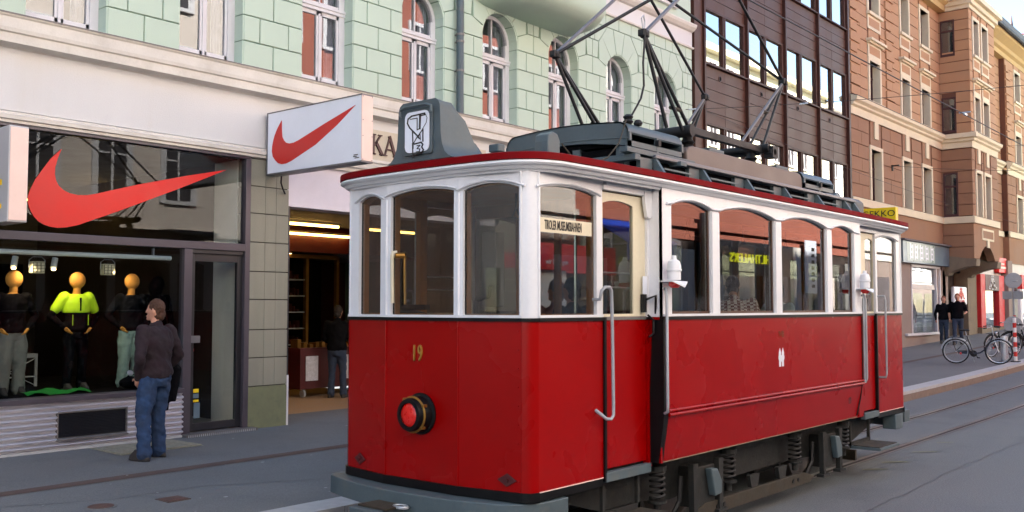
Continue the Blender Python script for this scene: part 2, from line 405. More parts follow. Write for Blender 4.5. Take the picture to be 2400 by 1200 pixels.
# ---------------------------------------------------------------- ground, road, pavement
def rise(x):
    x = min(x, 48); return 0 if x < 18 else .006*(x-18)+.0006*(x-18)**2
def sheet(xs, ys, zf):
    mb = MB(); n = len(ys)
    mb.add([(x, y, zf(x, y)) for x in xs for y in ys], [(i*n+j, (i+1)*n+j, (i+1)*n+j+1, i*n+j+1) for i in range(len(xs)-1) for j in range(n-1)])
    return mb
XS = [-60, -20, 0, 10, 18]+[18+2*i for i in range(1, 16)]+[60, 90, 140]
g = MB(); g.add([(-400, -400, -.25), (400, -400, -.25), (400, 400, -.25), (-400, 400, -.25)], [(0, 1, 2, 3)])
struct('ground', g, 'asphalt')
struct('road', sheet(XS, [-2.4, 0, 2, 4, 5, 6.5], lambda x, y: rise(x)+.004*abs(y-5)*0), 'asphalt_road')
SW = lambda x, y: .2+rise(x)+.012*(y-6.85)
struct('pavement', sheet(XS, [6.85, 8, 9.5, 11.3, 12.2], SW), 'asphalt')
struct('pavement', sheet(XS, [-9, -6, -2.55], lambda x, y: .12+rise(x)), 'asphalt')
kb = MB(); kb.box(0, 1.18, 0, .345, 0, .19)
km = kb.mesh('kerb_stone', 'kerb_granite')
kerb = bpy.data.objects.new('kerb', None); C.objects.link(kerb); kerb['kind'] = 'structure'
x = -4.0; k = 0
while x < 60:
    o = put('kerb_stone', km, kerb, (x, 6.5+random.uniform(-.003, .003), .012+rise(x)+random.uniform(-.002, .002))); o.rotation_euler.y = -math.atan((rise(x+1.2)-rise(x))/1.2)
    x += 1.19
kf = sheet(XS, [6.49, 6.494], lambda x, y: rise(x)); struct('kerb_face', MB().add([(x, 6.49, rise(x)-.05+dz) for x in XS for dz in (0, .19)], [(2*i, 2*i+2, 2*i+3, 2*i+1) for i in range(len(XS)-1)]), 'kerb_face')
k2 = MB(); 
for a, b in zip(XS[:-1], XS[1:]): k2.add([(a, -2.4, rise(a)-.02), (b, -2.4, rise(b)-.02), (b, -2.4, rise(b)+.12), (a, -2.4, rise(a)+.12), (a, -2.56, rise(a)+.12), (b, -2.56, rise(b)+.12)], [(0, 1, 2, 3), (3, 2, 5, 4)])
struct('kerb', k2, 'kerb_granite')
# covered slot drain along the pavement
struct('drain_channel', sheet(XS, [9.02, 9.12, 9.22], lambda x, y: SW(x, y)+.004), 'rust_drain')
# track: groove, rail head
for yr in (4.5, 5.5):
    struct('track_bed', sheet(XS, [yr-.15, yr+.17], lambda x, y: rise(x)+.004), 'asphalt')
    struct('rail_groove', sheet(XS, [yr-.06, yr-.01], lambda x, y: rise(x)+.008), 'rail_groove')
    struct('rail_head', sheet(XS, [yr-.01, yr+.045], lambda x, y: rise(x)+.0085), 'rail_steel')
    struct('rail_lip', sheet(XS, [yr-.085, yr-.06], lambda x, y: rise(x)+.0085), 'rail_steel')
# worn tar seam patches beside the near rail and yellow survey dashes
ym = MB()
for x, y, l, w in ((13.3, 4.08, .42, .05), (12.2, 4.1, .40, .06), (11.5, 4.1, .36, .06), (14.4, 4.15, .3, .04)):
    a = R(-44+random.uniform(-4, 4)); c, s_ = math.cos(a), math.sin(a)
    q = [(-.5, -.35), (-.1, -.5), (.3, -.4), (.5, -.1), (.35, .4), (0, .5), (-.4, .3)]
    ym.add([(x+u*l*c-v*w*s_, y+u*l*s_+v*w*c, .009) for u, v in q], [tuple(range(7))])
struct('road_marking', ym, 'yellow_mark')
for y0, w, x0, x1, mm in ((3.35, .018, 8, 60, 'joint_dark'),):
    mb = MB(); n = 120; vs = []
    for i in range(n+1):
        x = x0+(x1-x0)*(i/n)**1.5; yy = y0+.12*noise.noise(Vector((x*.6, y0, 0)))+.05*noise.noise(Vector((x*3, y0, 5))); ww = w*(.4+.6*abs(noise.noise(Vector((x*2, y0, 9)))))
        vs += [(x, yy-ww/2, rise(x)+.006), (x, yy+ww/2, rise(x)+.006)]
    mb.add(vs, [(2*i, 2*i+2, 2*i+3, 2*i+1) for i in range(n)]); struct('tar_seam', mb, 'tar')
for pts in ([(7.4, 10.6), (7.9, 10.2), (8.7, 9.9), (9.9, 9.6)], [(3.5, 8.6), (4.3, 8.2), (5.2, 8.15), (6.2, 7.6)], [(9.0, 11.0), (11, 10.7), (14, 10.6)], [(21, 9.9), (26, 9.95), (31, 9.8)], [(22, 8.2), (25, 8.4), (29, 8.35)]):
    mb = MB(); vs = []; n = 40
    for i in range(n+1):
        t = i/n*(len(pts)-1); k = min(int(t), len(pts)-2); f_ = t-k; x = pts[k][0]*(1-f_)+pts[k+1][0]*f_; yy = pts[k][1]*(1-f_)+pts[k+1][1]*f_+.03*noise.noise(Vector((x*4, 0, 3)))
        vs += [(x, yy, SW(x, yy)+.004), (x+.004, yy+.012, SW(x, yy)+.004)]
    mb.add(vs, [(2*i, 2*i+2, 2*i+3, 2*i+1) for i in range(n)]); struct('tar_seam', mb, 'tar')
# small things set into the pavement
def inset(name, x0, x1, y0, y1, m, label, cat):
    o = P(name, MB().add([(x0, y0, SW(x0, y0)+.005), (x1, y0, SW(x1, y0)+.005), (x1, y1, SW(x1, y1)+.005), (x0, y1, SW(x0, y1)+.005)], [(0, 1, 2, 3)]), m)
    return o
o = inset('pavement_patch', 5.55, 6.6, 10.35, 11.1, 'paving_patch', '', ''); o['kind'] = 'structure'
bk = MB(); bk.box(0, .13, 0, .13, 0, .012); bkm = bk.mesh('sett', 'paving_patch')
for i in range(7):
    for j in range(5): put('sett', bkm, o, (5.58+i*.145+random.uniform(-.004, .004), 10.38+j*.143, SW(6, 10.7)+.003+random.uniform(0, .002)))
c1 = thing('manhole_cover', (4.69, 7.83, .2), 'small rusty rectangular iron cover in the grey pavement, right one of two', 'manhole cover', 'iron covers in the pavement')
P('frame', MB().box(4.58, 4.80, 7.72, 7.94, .2, .217), 'rust_drain', c1); P('lid', MB().box(4.60, 4.78, 7.74, 7.92, .2, .221), 'manhole', c1)
c2 = thing('manhole_cover', (4.12, 8.0, .2), 'small round iron cover in the pavement at the bottom left', 'manhole cover', 'iron covers in the pavement')
P('frame', MB().lathe([(.13, 0), (.13, .018), (.11, .018)], (4.12, 8.0, .2), (0, 0, 1), 24), 'asphalt', c2); P('lid', MB().lathe([(.11, 0), (.105, .022)], (4.12, 8.0, .2), (0, 0, 1), 24), 'manhole', c2)
sp = MB()
for i in range(26):
    x, y = random.uniform(3.5, 9), random.uniform(7, 10.8); r = random.uniform(.008, .02)
    sp.add([(x+r*math.cos(a)*1.3, y+r*math.sin(a), SW(x, y)+.005) for a in [j*1.05 for j in range(6)]], [tuple(range(6))])
o = P('litter_specks', sp, 'disc_grey'); o['kind'] = 'stuff'; o['label'] = 'pale chewing gum spots scattered on the pavement'; 

# ---------------------------------------------------------------- green building with shops
YF = 11.2
gb = thing('green_building', (12, YF, .2), 'pale green rusticated building with round arched windows above cream shopfronts', 'building')
WX = [5.23, 7.16, 9.11, 11.09, 13.03, 14.92, 16.85, 18.73]; HW = .485; ZC = 6.70; ZB = 5.19; CH = .357
XE = 19.93; XL = -6.0
# backing wall with arched openings (joint colour) 4 cm behind the block faces
allx = [WX[0]-1.93*k for k in range(6, 0, -1)]+WX
bw = MB()
ops = [(c-HW, c+HW, ZB, ZC, ZC+HW) for c in allx]
def round_open(mb, u0, u1, z0, z1, cs, d0, d1):
    u = u0
    for c in cs:
        mb.box(u, c-HW, d0, d1, z0, z1)
        pts = [(c-HW*math.cos(math.pi*i/14), ZC+HW*math.sin(math.pi*i/14)) for i in range(15)]
        for p, q in zip(pts[:-1], pts[1:]): mb.prism([p, q, (q[0], z1), (p[0], z1)], d0, d1)
        u = c+HW
    mb.box(u, u1, d0, d1, z0, z1)
round_open(bw, XL, XE, ZB, 7.95, allx, YF+.03, YF+.5)
P('wall', bw, 'green_joint', gb)
# blocks: each stone is its own piece. faces proud of the wall, turned into the window reveal too
J = .007
bcache = {}
def stone(pts):
    """block from polygon (x,z) in wall plane"""
    cx = sum(p[0] for p in pts)/len(pts); cz = sum(p[1] for p in pts)/len(pts)
    rel = tuple((round(p[0]-cx, 3), round(p[1]-cz, 3)) for p in pts)
    if rel not in bcache:
        # shrink and chamfer
        n = len(rel); 
        b = MB(); f0 = [(u, 0.035, w) for u, w in rel]
        def shr(d): return [(u-(d if u > 0 else -d), w-(d if w > 0 else -d)) for u, w in rel]
        a = shr(J); c = shr(J+.006)
        vs = [(u, .034, w) for u, w in a]+[(u, .006, w) for u, w in a]+[(u, 0, w) for u, w in c]
        fs = [(i+o_, (i+1) % n+o_, (i+1) % n+n+o_, i+n+o_) for o_ in (0, n) for i in range(n)]+[tuple(range(2*n, 3*n))]
        b.add(vs, fs); bcache[rel] = b.mesh('block', 'green_stucco')
    return put('block', bcache[rel], gb, (cx, YF+random.uniform(-.002, .002), cz))
zj = [ZB+CH*i for i in range(8)]+[7.95]       # joints: ..., 6.975, 7.332, 7.689
def half(z):   # half width of the voussoir ring at height z
    pr = [(6.80, HW), (6.90, .50), (6.976, .78), (7.332, .74), (7.69, .44)]
    if z <= pr[0][0]: return HW
    for (a, p), (b, q) in zip(pr[:-1], pr[1:]):
        if z <= b: return p+(q-p)*(z-a)/(b-a)
    return 0
VIS0 = 2
for wi in range(len(allx)):
    c = allx[wi]; left = c-HW; nxt = allx[wi+1] if wi+1 < len(allx) else None
    if c < 2.5: continue
    xr = nxt if nxt is not None else None
    # pier to the right of this window
    for r in range(8):
        z0, z1 = zj[r], zj[r+1]
        if r < 5 and z1 < 6.99:
            h0 = h1 = HW
            if z1 > 6.9: h0, h1 = HW, .78
            la0, la1 = c+half(z0+.001), c+(half(z1) if z1 < 6.9 else .78)
            ra0, ra1 = (xr-half(z0+.001), xr-(half(z1) if z1 < 6.9 else .78)) if xr else (XE-.01, XE-.01)
        elif r < 8:
            la0, la1 = c+half(z0+.002), c+half(z1-.002) if z1 < 7.69 else c+(half(z1) if z0 < 7.6 else 0)
            ra0, ra1 = (xr-half(z0+.002), xr-(half(z1-.002) if z1 < 7.69 else (half(z1) if z0 < 7.6 else 0))) if xr else (XE-.01, XE-.01)
        if z0 > 7.6: la0 = la1 = c; ra0 = ra1 = xr if xr else XE-.01
        wd = (ra0-la0); fr = (.27, .76) if r % 2 == 1 else (.5,)
        if z0 > 7.6: fr = (.25, .5, .75)
        if r == 4:
            # special: cut corner around the ring foot
            pass
        cuts = [0]+list(fr)+[1]
        if r == 5 or r == 6: cuts = [0, .5, 1] if r == 5 else [0, .33, .67, 1]
        for a, b in zip(cuts[:-1], cuts[1:]):
            def X(f, top): 
                l, rr = (la1, ra1) if top else (la0, ra0)
                xm = la0+(ra0-la0)*f
                if f == 0: return l
                if f == 1: return rr
                return xm
            pts = [(X(a, 0), z0), (X(b, 0), z0), (X(b, 1), z1), (X(a, 1), z1)]
            if r == 4:
                # jamb continues vertical to 6.87 then flares out
                if a == 0: pts = [(X(a, 0), z0), (X(b, 0), z0), (X(b, 1), z1), (c+.78, z1), (c+HW, 6.86)] if X(b, 1) > c+.79 else [(X(a, 0), z0), (X(b, 0), z0), (X(b, 0), z1-.11), (c+HW, 6.86)]
                if b == 1 and xr: pts = ([(X(a, 0), z0), (X(b, 0), z0), (xr-HW, 6.86), (xr-.78, z1), (X(a, 1), z1)] if X(a, 1) < xr-.79 else pts)
            if max(p[0] for p in pts)-min(p[0] for p in pts) > .05: stone(pts)
    # voussoirs
    angs = [(-12, 16)] 
    ring = [(19, 50), (50, 78), (78, 102), (102, 130), (130, 161)]
    for a0, a1 in ring:
        def outer(a):
            dx, dz = math.cos(R(a)), math.sin(R(a)); t = .5
            while t < 1.6:
                x, z = t*dx, ZC+t*dz
                if z >= 7.69 or abs(x) >= half(z) and z > 6.95 or (z <= 6.95 and abs(x) > .76): break
                t += .01
            return (c+t*dx, min(ZC+t*dz, 7.69))
        inn = [(c+HW*math.cos(R(a)), ZC+HW*math.sin(R(a))) for a in [a1+(a0-a1)*i/4 for i in range(5)]]
        o0, o1 = outer(a0), outer(a1)
        pts = inn+[o0]
        if a0 == 19: pts += [(c+.74, 7.332)] 
        if a0 == 50: pts += [(c+.44, 7.69)]
        if a0 == 102: pts += [(c-.44, 7.69)]
        if a0 == 130: pts += [(c-.74, 7.332)]
        pts += [o1]
        stone(pts)
# reveals in green between blocks: lining of each opening, cut into courses
for c in allx:
    if c < 2.5: continue
    for r in range(5):
        z0, z1 = zj[r], min(zj[r+1], ZC+.08)
        rm = MB(); rm.box(c+HW-.012, c+HW+.02, YF+.012, YF+.22, z0+J, z1-J); rm.box(c-HW-.02, c-HW+.012, YF+.012, YF+.22, z0+J, z1-J)
        P('reveal_block', rm, 'green_stucco', gb)
    rv = MB()
    for k in range(5):
        a0, a1 = 9+k*34, 9+k*34+31
        pin = [(c+(HW-.012)*math.cos(R(a0+(a1-a0)*i/4)), ZC+(HW-.012)*math.sin(R(a0+(a1-a0)*i/4))) for i in range(5)]
        pout = [(c+(HW+.02)*math.cos(R(a1+(a0-a1)*i/4)), ZC+(HW+.02)*math.sin(R(a1+(a0-a1)*i/4))) for i in range(5)]
        rv.prism(pin+pout, YF+.012, YF+.22)
    P('arch_reveal', rv, 'green_stucco', gb)
# windows
def arch_window(c, par):
    y = YF+.2; w = thing_part = None
    fr = MB()
    # outer frame posts + round head
    fr.box(c-HW+.01, c-HW+.06, y, y+.1, ZB+.06, ZC); fr.box(c+HW-.12, c+HW-.01, y, y+.1, ZB+.06, ZC)
    for i in range(14):
        a, b = math.pi*i/14, math.pi*(i+1)/14; r0, r1 = HW-.01, HW-.075
        fr.prism([(c+r0*math.cos(a), ZC+r0*math.sin(a)), (c+r0*math.cos(b), ZC+r0*math.sin(b)), (c+r1*math.cos(b), ZC+r1*math.sin(b)), (c+r1*math.cos(a), ZC+r1*math.sin(a))], y, y+.1)
    fr.box(c-.018, c+.018, y+.005, y+.1, ZB+.06, 6.30); fr.box(c-.012, c+.012, y+.01, y+.1, 6.45, ZC+HW-.05)
    fr.box(c-HW+.01, c+HW-.01, y-.02, y+.1, 6.33, 6.38); fr.box(c-HW+.01, c+HW-.01, y-.035, y+.1, 6.38, 6.42)
    f = P('window', fr, 'white_frame', par, bev=.004)
    ins = MB()
    for s_ in (-1, 1):
        xa, xb = (c-HW+.06, c-.018) if s_ < 0 else (c+.018, c+HW-.12)
        for q in ((xa, xa+.035, ZB+.09, 6.33), (xb-.035, xb, ZB+.09, 6.33), (xa, xb, ZB+.09, ZB+.14), (xa, xb, 6.27, 6.33)): ins.box(q[0], q[1], y+.02, y+.07, q[2], q[3])
    ins.box(c-HW+.06, c+HW-.11, y+.02, y+.07, 6.43, 6.47)
    P('sash', ins, 'white_frame', f)
    gl = MB(); gl.box(c-HW+.02, c+HW-.02, y+.045, y+.05, ZB+.08, ZC+.1); P('pane', MB().prism([(c-HW+.02, ZB+.08), (c+HW-.02, ZB+.08)]+[(c+(HW-.02)*math.cos(math.pi*i/12), ZC+(HW-.02)*math.sin(math.pi*i/12)) for i in range(13)], y+.045, y+.05), 'window_glass', f)
    cu = MB(); n = 12
    for s_ in ((c+HW-.3, c+HW-.08), (c-HW+.04, c-HW+.16)):
        vs = []
        for i in range(n+1): vs += [(s_[0]+(s_[1]-s_[0])*i/n, y+.14+.012*math.sin(i*2.3), ZB+.1), (s_[0]+(s_[1]-s_[0])*i/n, y+.14+.012*math.sin(i*2.3), ZC+.35)]
        cu.add(vs, [(2*i, 2*i+2, 2*i+3, 2*i+1) for i in range(n)])
    P('curtain', cu, 'curtain', f)
    P('room', MB().box(c-HW, c+HW, y+.3, y+.32, ZB, ZC+HW), 'room_dark', f)
    sl_ = MB(); sl_.box(c-HW+.01, c+HW-.01, YF+.03, y+.02, ZB-.02, ZB+.035); sl_.box(c-HW, c+HW, YF-.03, YF+.05, ZB-.03, ZB+.01)
    sl_.box(c-HW+.01, c+HW-.01, y-.02, y+.02, ZB+.035, ZB+.075)
    P('sill', sl_, 'white_frame', f, bev=.004)
for c in allx:
    if c > 2.5: arch_window(c, gb)
    else:
        b_ = MB(); b_.box(c-HW, c+HW, YF+.25, YF+.3, ZB, ZC+HW); P('window', b_, 'window_glass', gb)
# cornice below the windows
cx0, cx1 = XL, XE
cp = [(YF+.05, 4.80), (YF+.0, 4.80), (YF-.02, 4.815), (YF-.16, 4.83), (YF-.165, 4.93), (YF-.19, 4.945), (YF-.20, 4.985), (YF-.20, 5.10), (YF-.22, 5.115), (YF-.225, 5.135), (YF+.05, 5.175)]
P('cornice', MB().prism(cp, cx0, cx1, 'x'), 'cream_ledge', gb)
P('ledge_flashing', MB().prism([(YF-.235, 5.13), (YF-.235, 5.145), (YF+.04, 5.19), (YF+.04, 5.178)], cx0, cx1, 'x'), 'zinc', gb)
# shop fascia wall
sf = MB(); sf.box(XL, 8.42, YF, YF+.3, 4.10, 4.80); P('fascia', sf, 'cream_stucco', gb)
P('fascia', MB().box(8.42, XE, YF+.0, YF+.3, 4.08, 4.80), 'cream_stucco', gb)
P('moulding', MB().prism([(YF+.02, 3.95), (YF-.03, 3.96), (YF-.035, 3.99), (YF-.06, 4.0), (YF-.065, 4.045), (YF-.03, 4.06), (YF-.03, 4.08), (YF+.02, 4.10)], XL, 8.42, 'x'), 'cream_ledge', gb)
P('moulding', MB().prism([(YF+.02, 3.93), (YF-.04, 3.94), (YF-.05, 3.99), (YF-.10, 4.0), (YF-.11, 4.05), (YF-.03, 4.07), (YF+.02, 4.08)], 8.42, XE, 'x'), 'cream_ledge', gb)
P('lintel_panel', MB().box(8.42, 13.0, YF+.02, YF+.35, 3.33, 3.93), 'white_plaster', gb)
P('letter_board', MB().box(9.6, 12.6, YF-.03, YF, 4.17, 4.64), 'letter_back', gb)
P('letter_board_ledge', MB().box(9.6, 12.6, YF-.05, YF, 4.13, 4.17), 'cream_ledge', gb)
def serif_letters():
    y0, y1 = YF-.06, YF-.032; b, t = 4.255, 4.57
    K = MB(); K.prism([(9.93, b), (9.99, b), (9.99, t), (9.93, t)], y0, y1); K.stroke([(10.0, 4.40), (10.11, t-.02)], .025, y0, y1); K.stroke([(10.03, 4.44), (10.145, b+.02)], .05, y0, y1)
    K.box(9.90, 10.02, y0, y1, b, b+.016); K.box(9.90, 10.02, y0, y1, t-.016, t); K.box(10.07, 10.15, y0, y1, t-.016, t); K.box(10.10, 10.185, y0, y1, b, b+.016)
    A = MB(); A.stroke([(10.215, b+.02), (10.31, t-.01)], .022, y0, y1); A.stroke([(10.31, t-.01), (10.425, b+.02)], .05, y0, y1); A.box(10.25, 10.38, y0+.002, y1, 4.35, 4.37)
    A.box(10.185, 10.255, y0, y1, b, b+.016); A.box(10.385, 10.47, y0, y1, b, b+.016)
    I = MB(); I.box(10.55, 10.60, y0, y1, b, t); I.box(10.515, 10.635, y0, y1, b, b+.016); I.box(10.515, 10.635, y0, y1, t-.016, t)
    for m_ in (K, A, I): P('letter', m_, 'letter_bronze', gb, bev=.002)
serif_letters()
# upper storey beyond the band
P('frieze', MB().box(XL, XE, YF+.0, YF+.4, 7.97, 8.36), 'cream_stucco', gb)
P('string_course', MB().prism([(YF+.02, 7.93), (YF-.05, 7.94), (YF-.06, 7.975), (YF-.02, 7.99), (YF+.02, 8.0)], XL, XE, 'x'), 'cream_ledge', gb)
P('string_course', MB().prism([(YF+.02, 8.33), (YF-.06, 8.36), (YF-.12, 8.42), (YF-.14, 8.47), (YF-.14, 8.50), (YF+.02, 8.54)], XL, XE, 'x'), 'cream_ledge', gb)
ux = [c for c in allx if c < 12 or c > 15]
uw = MB(); wall_open(uw, XL, XE, 8.54, 16.5, [(c-.45, c+.45, 8.8, 10.5, 10.5) for c in allx], YF+.03, YF+.4); P('upper_wall', uw, 'green_stucco', gb)
for c in allx:
    if c > 12:
        f = P('window', MB().box(c-.45, c-.36, YF+.16, YF+.24, 8.8, 10.5).box(c+.36, c+.45, YF+.16, YF+.24, 8.8, 10.5).box(c-.03, c+.03, YF+.16, YF+.24, 8.8, 10.5).box(c-.36, c+.36, YF+.16, YF+.24, 8.8, 8.9), 'white_frame', gb)
        P('sill', MB().box(c-.5, c+.5, YF-.06, YF+.2, 8.74, 8.8), 'cream_ledge', f)
        P('pane', MB().box(c-.45, c+.45, YF+.2, YF+.21, 8.8, 10.5), 'window_glass', f)
    else: P('window', MB().box(c-.45, c+.45, YF+.25, YF+.27, 8.8, 10.5), 'window_glass', gb)
P('roof', MB().prism([(YF-.5, 16.5), (YF+9, 16.5), (YF+9, 18.5), (YF+5, 19.3)], XL, XE, 'x'), 'slate', gb)
P('back_wall', MB().box(XL, XE, YF+9, YF+9.3, 0, 16.5), 'green_joint', gb)
P('side_wall', MB().box(XE-.3, XE, YF+.42, YF+9, 0, 16.5), 'green_joint', gb)
P('side_wall', MB().box(XL, XL+.3, YF+.52, YF+9, 0, 16.5), 'green_joint', gb)
P('floor_slab', MB().box(XL+.3, XE-.3, YF+.5, YF+8.9, 4.3, 4.9), 'green_joint', gb)
# corbelled bay window hanging over the pavement, rounded underside
bx = MB(); prof = [(7.02, 0.02), (7.03, .5), (7.06, .78), (7.14, .95), (7.26, 1.05), (7.42, 1.1), (7.6, 1.12), (8.0, 1.12), (11.0, 1.12)]
bc = (14.55, YF)
plan = [(-2.4, 0), (-2.1, -.55), (-1.6, -.98), (0.35, -.98), (.62, -.7), (.75, 0)]
vs = []
for z, s_ in prof: vs += [(bc[0]+px*(.28+.72*min(1, s_))*1.0, YF+.02+py*min(1.05, s_), z+.16) for px, py in plan]
n = len(plan); fs = [(i*n+j, i*n+j+1, (i+1)*n+j+1, (i+1)*n+j) for i in range(len(prof)-1) for j in range(n-1)]+[tuple(range(n))]
P('bay_window', MB().add(vs, fs), 'green_stucco', gb, smooth=50)
# shop front frame, glass, door -------------------------------------------------
XS0 = 3.3; sfm = MB()
y0, y1 = YF+.0, YF+.12
sfm.box(XS0, 7.80, y0, y1, 3.92, 3.965); sfm.box(7.72, 7.80, y0, y1, .25, 3.92); sfm.box(XS0, 7.72, y0, y1, 2.655, 2.755)
sfm.box(6.81, 6.925, y0-.002, y1, .27, 2.655)
fr = P('shop_front', sfm, 'shop_frame', gb, bev=.006)
P('transom_pane', MB().box(XS0, 6.03, YF+.06, YF+.068, 2.755, 3.92).box(6.035, 7.72, YF+.06, YF+.068, 2.755, 3.92), 'shop_glass', fr)
P('display_pane', MB().box(XS0, 6.81, YF+.06, YF+.068, .88, 2.655), 'shop_glass', fr)
P('window_sill', MB().prism([(YF-.06, .812), (YF-.06, .868), (YF+.08, .882), (YF+.08, .812)], XS0, 6.81, 'x'), 'shop_frame', gb, bev=.003)
co_ = MB(); zs = [.275+.535*i/110 for i in range(111)]
pts = [(YF-.018+.024*math.cos(2*math.pi*(z-.29)/.0625), z) for z in zs]
vs = [(x, y, z) for x in (XS0, 5.21) for y, z in pts]+[(x, y, z) for x in (6.06, 6.81) for y, z in pts]
n = len(pts); co_.add(vs, [(i, i+1, n+i+1, n+i) for i in range(n-1)]+[(2*n+i, 2*n+i+1, 3*n+i+1, 3*n+i) for i in range(n-1)])
for za, zb in ((.275, .375), (.70, .81)):
    q = [(y, z) for y, z in pts if za-.003 <= z <= zb+.003]; m_ = len(q)
    co_.add([(x, y, z) for x in (5.21, 6.06) for y, z in q], [(i, i+1, m_+i+1, m_+i) for i in range(m_-1)])
P('corrugated_panel', co_, 'corrugated', gb, smooth=180)
vt = P('vent', MB().box(5.21, 6.06, YF-.035, YF+.0, .68, .70).box(5.21, 5.225, YF-.035, YF, .40, .68).box(6.045, 6.06, YF-.035, YF, .40, .68).prism([(YF-.05, .368), (YF-.05, .38), (YF, .405), (YF, .368)], 5.2, 6.07, 'x'), 'zinc', gb)
lv = MB().prism([(YF-.022, 0), (YF-.024, .006), (YF-.002, .02), (YF, .014)], 5.226, 6.044, 'x').mesh('slat', 'black_frame')
for i in range(15): o = put('slat', lv, vt); o.location = Vector((0, 0, .405+i*.0185))-wl(vt)
P('vent_back', MB().box(5.22, 6.05, YF-.001, YF+.03, .38, .70), 'void', vt)
P('plinth', MB().box(XS0, 6.81, YF-.035, YF+.1, .16, .28), 'kerb_granite', gb, bev=.004)
st = MB(); st.box(6.80, 7.86, YF-.14, YF+.3, .16, .285); P('door_step', st, 'zinc', gb)
tr = MB()
for i in range(34): tr.box(6.82+i*.03, 6.832+i*.03, YF-.146, YF-.14, .235, .28)
o = P('step_tread_ribs', tr, 'silver', gb); o['kind'] = 'stuff'
dr = MB(); yd = YF+.06
for a, b, c_, d in ((6.925, 7.0, .3, 2.60), (7.64, 7.72, .3, 2.60), (7.0, 7.64, 2.50, 2.60), (7.0, 7.64, .3, .40)): dr.box(a, b, yd, yd+.06, c_, d)
dr.box(6.925, 7.72, yd-.03, yd+.06, 2.60, 2.655)
door = P('door', dr, 'black_frame', gb, bev=.005)
P('pane', MB().box(7.0, 7.64, yd+.03, yd+.036, .4, 2.5), 'shop_glass', door)
P('handle', MB().box(6.93, 7.06, yd-.05, yd, 1.44, 1.53), 'sign_edge', door)
P('sticker', MB().box(7.02, 7.10, yd+.026, yd+.028, .72, .78).box(7.03, 7.12, yd+.026, yd+.028, .46, .66), 'blue_grey_sign', door)
P('sticker', MB().box(7.02, 7.10, yd+.026, yd+.028, .79, .84).box(7.02, 7.10, yd+.026, yd+.028, .67, .70), 'yellow_sign', door)
# stone pillar between shop and passage
pl = P('pillar', MB().box(7.815, 8.415, YF+.02, YF+.5, .2, 4.0), 'joint_dark', gb)
zz = [.2, .831, 1.217, 1.599, 2.01, 2.394, 2.796, 3.193, 3.567, 3.945]
for i, (a, b) in enumerate(zip(zz[:-1], zz[1:])):
    if i == 0: P('block', MB().box(7.80, 8.43, YF, YF+.52, a, b-.012), 'pillar_low', pl, bev=.004)
    else:
        for xa, xb in ((7.80, 8.037), (8.040, 8.218), (8.221, 8.43)):
            P('block', MB().box(xa, xb, YF+random.uniform(0, .003), YF+.52, a, b-.012), 'pillar_stone', pl, bev=.003)
P('corner_strip', MB().box(8.432, 8.462, YF+.0, YF+.03, .22, .95), 'white_frame', gb)
P('corner_strip', MB().box(8.432, 8.452, YF+.0, YF+.03, .95, 3.33), 'black_frame', gb)
# red tick emblem on the glass
SW1 = [(5.222, 3.746), (5.1, 3.62), (5.022, 3.504), (4.93, 3.36), (4.875, 3.239), (4.852, 3.16), (4.855, 3.08), (4.88, 3.0), (4.925, 2.93), (4.975, 2.882), (5.038, 2.848), (5.11, 2.828), (5.2, 2.82), (5.3, 2.832), (5.435, 2.868), (5.92, 3.066), (6.716, 3.412), (7.448, 3.745), (6.852, 3.602), (6.173, 3.419), (5.82, 3.312), (5.664, 3.262), (5.54, 3.232), (5.426, 3.223), (5.33, 3.235), (5.255, 3.265), (5.2, 3.31), (5.165, 3.37), (5.149, 3.44), (5.152, 3.52), (5.18, 3.636)]
P('emblem', MB().prism(SW1, YF+.045, YF+.055), 'emblem_red', fr)
P('ground_floor_wall', MB().box(XL, XS0, YF, YF+.3, .1, 4.1), 'stone_base', gb)
# shop interior behind the display window
P('shop_floor', MB().box(XS0, 6.86, YF+.12, 14.5, .80, .88), 'cloth_dark', gb)
P('shop_floor', MB().box(6.9, 8.0, YF+.12, 16.5, .2, .3), 'ceiling_grey', gb)
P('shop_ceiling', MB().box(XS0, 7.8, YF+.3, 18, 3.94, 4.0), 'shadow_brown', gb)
P('shop_wall', MB().box(XS0, 10.3, 18, 18.2, .2, 4), 'room_dark', gb)
P('shop_wall', MB().box(XS0-.1, XS0, YF+.3, 18, .2, 4), 'room_dark', gb)
P('shop_wall', MB().box(7.78, 7.9, YF+.3, YF+.85, .2, 4), 'pale_white', gb)
P('shop_wall', MB().box(7.95, 8.10, YF+.5, 18, .2, 4), 'shadow_brown', gb)
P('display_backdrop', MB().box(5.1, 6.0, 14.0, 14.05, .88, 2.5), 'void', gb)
P('shop_tube_light', MB().box(7.2, 8.0, 15.4, 15.45, 3.6, 3.63), 'tube_light', gb)
P('shop_tube_light', MB().box(6.9, 8.6, 17.2, 17.25, 3.75, 3.78), 'tube_light', gb)
for i, (x, y, z, e, tx, ty) in enumerate(((5.0, 11.55, 2.36, 3.2, 5.2, 11.9), (5.45, 11.55, 2.36, 3.2, 5.75, 11.9), (6.1, 11.6, 2.30, 2.2, 6.5, 12.0))):
    sp_l = bpy.data.lights.new('halogen', 'SPOT'); sp_l.energy = e; sp_l.color = (1, .76, .45); sp_l.spot_size = R(95); sp_l.spot_blend = .6; sp_l.shadow_soft_size = .04
    lo_ = bpy.data.objects.new('halogen', sp_l); C.objects.link(lo_); lo_.location = (x, y-.0, z+.06); lo_.rotation_euler = (Vector((x, y, z))-Vector((tx, ty, 1.7))).to_track_quat('Z', 'Y').to_euler()
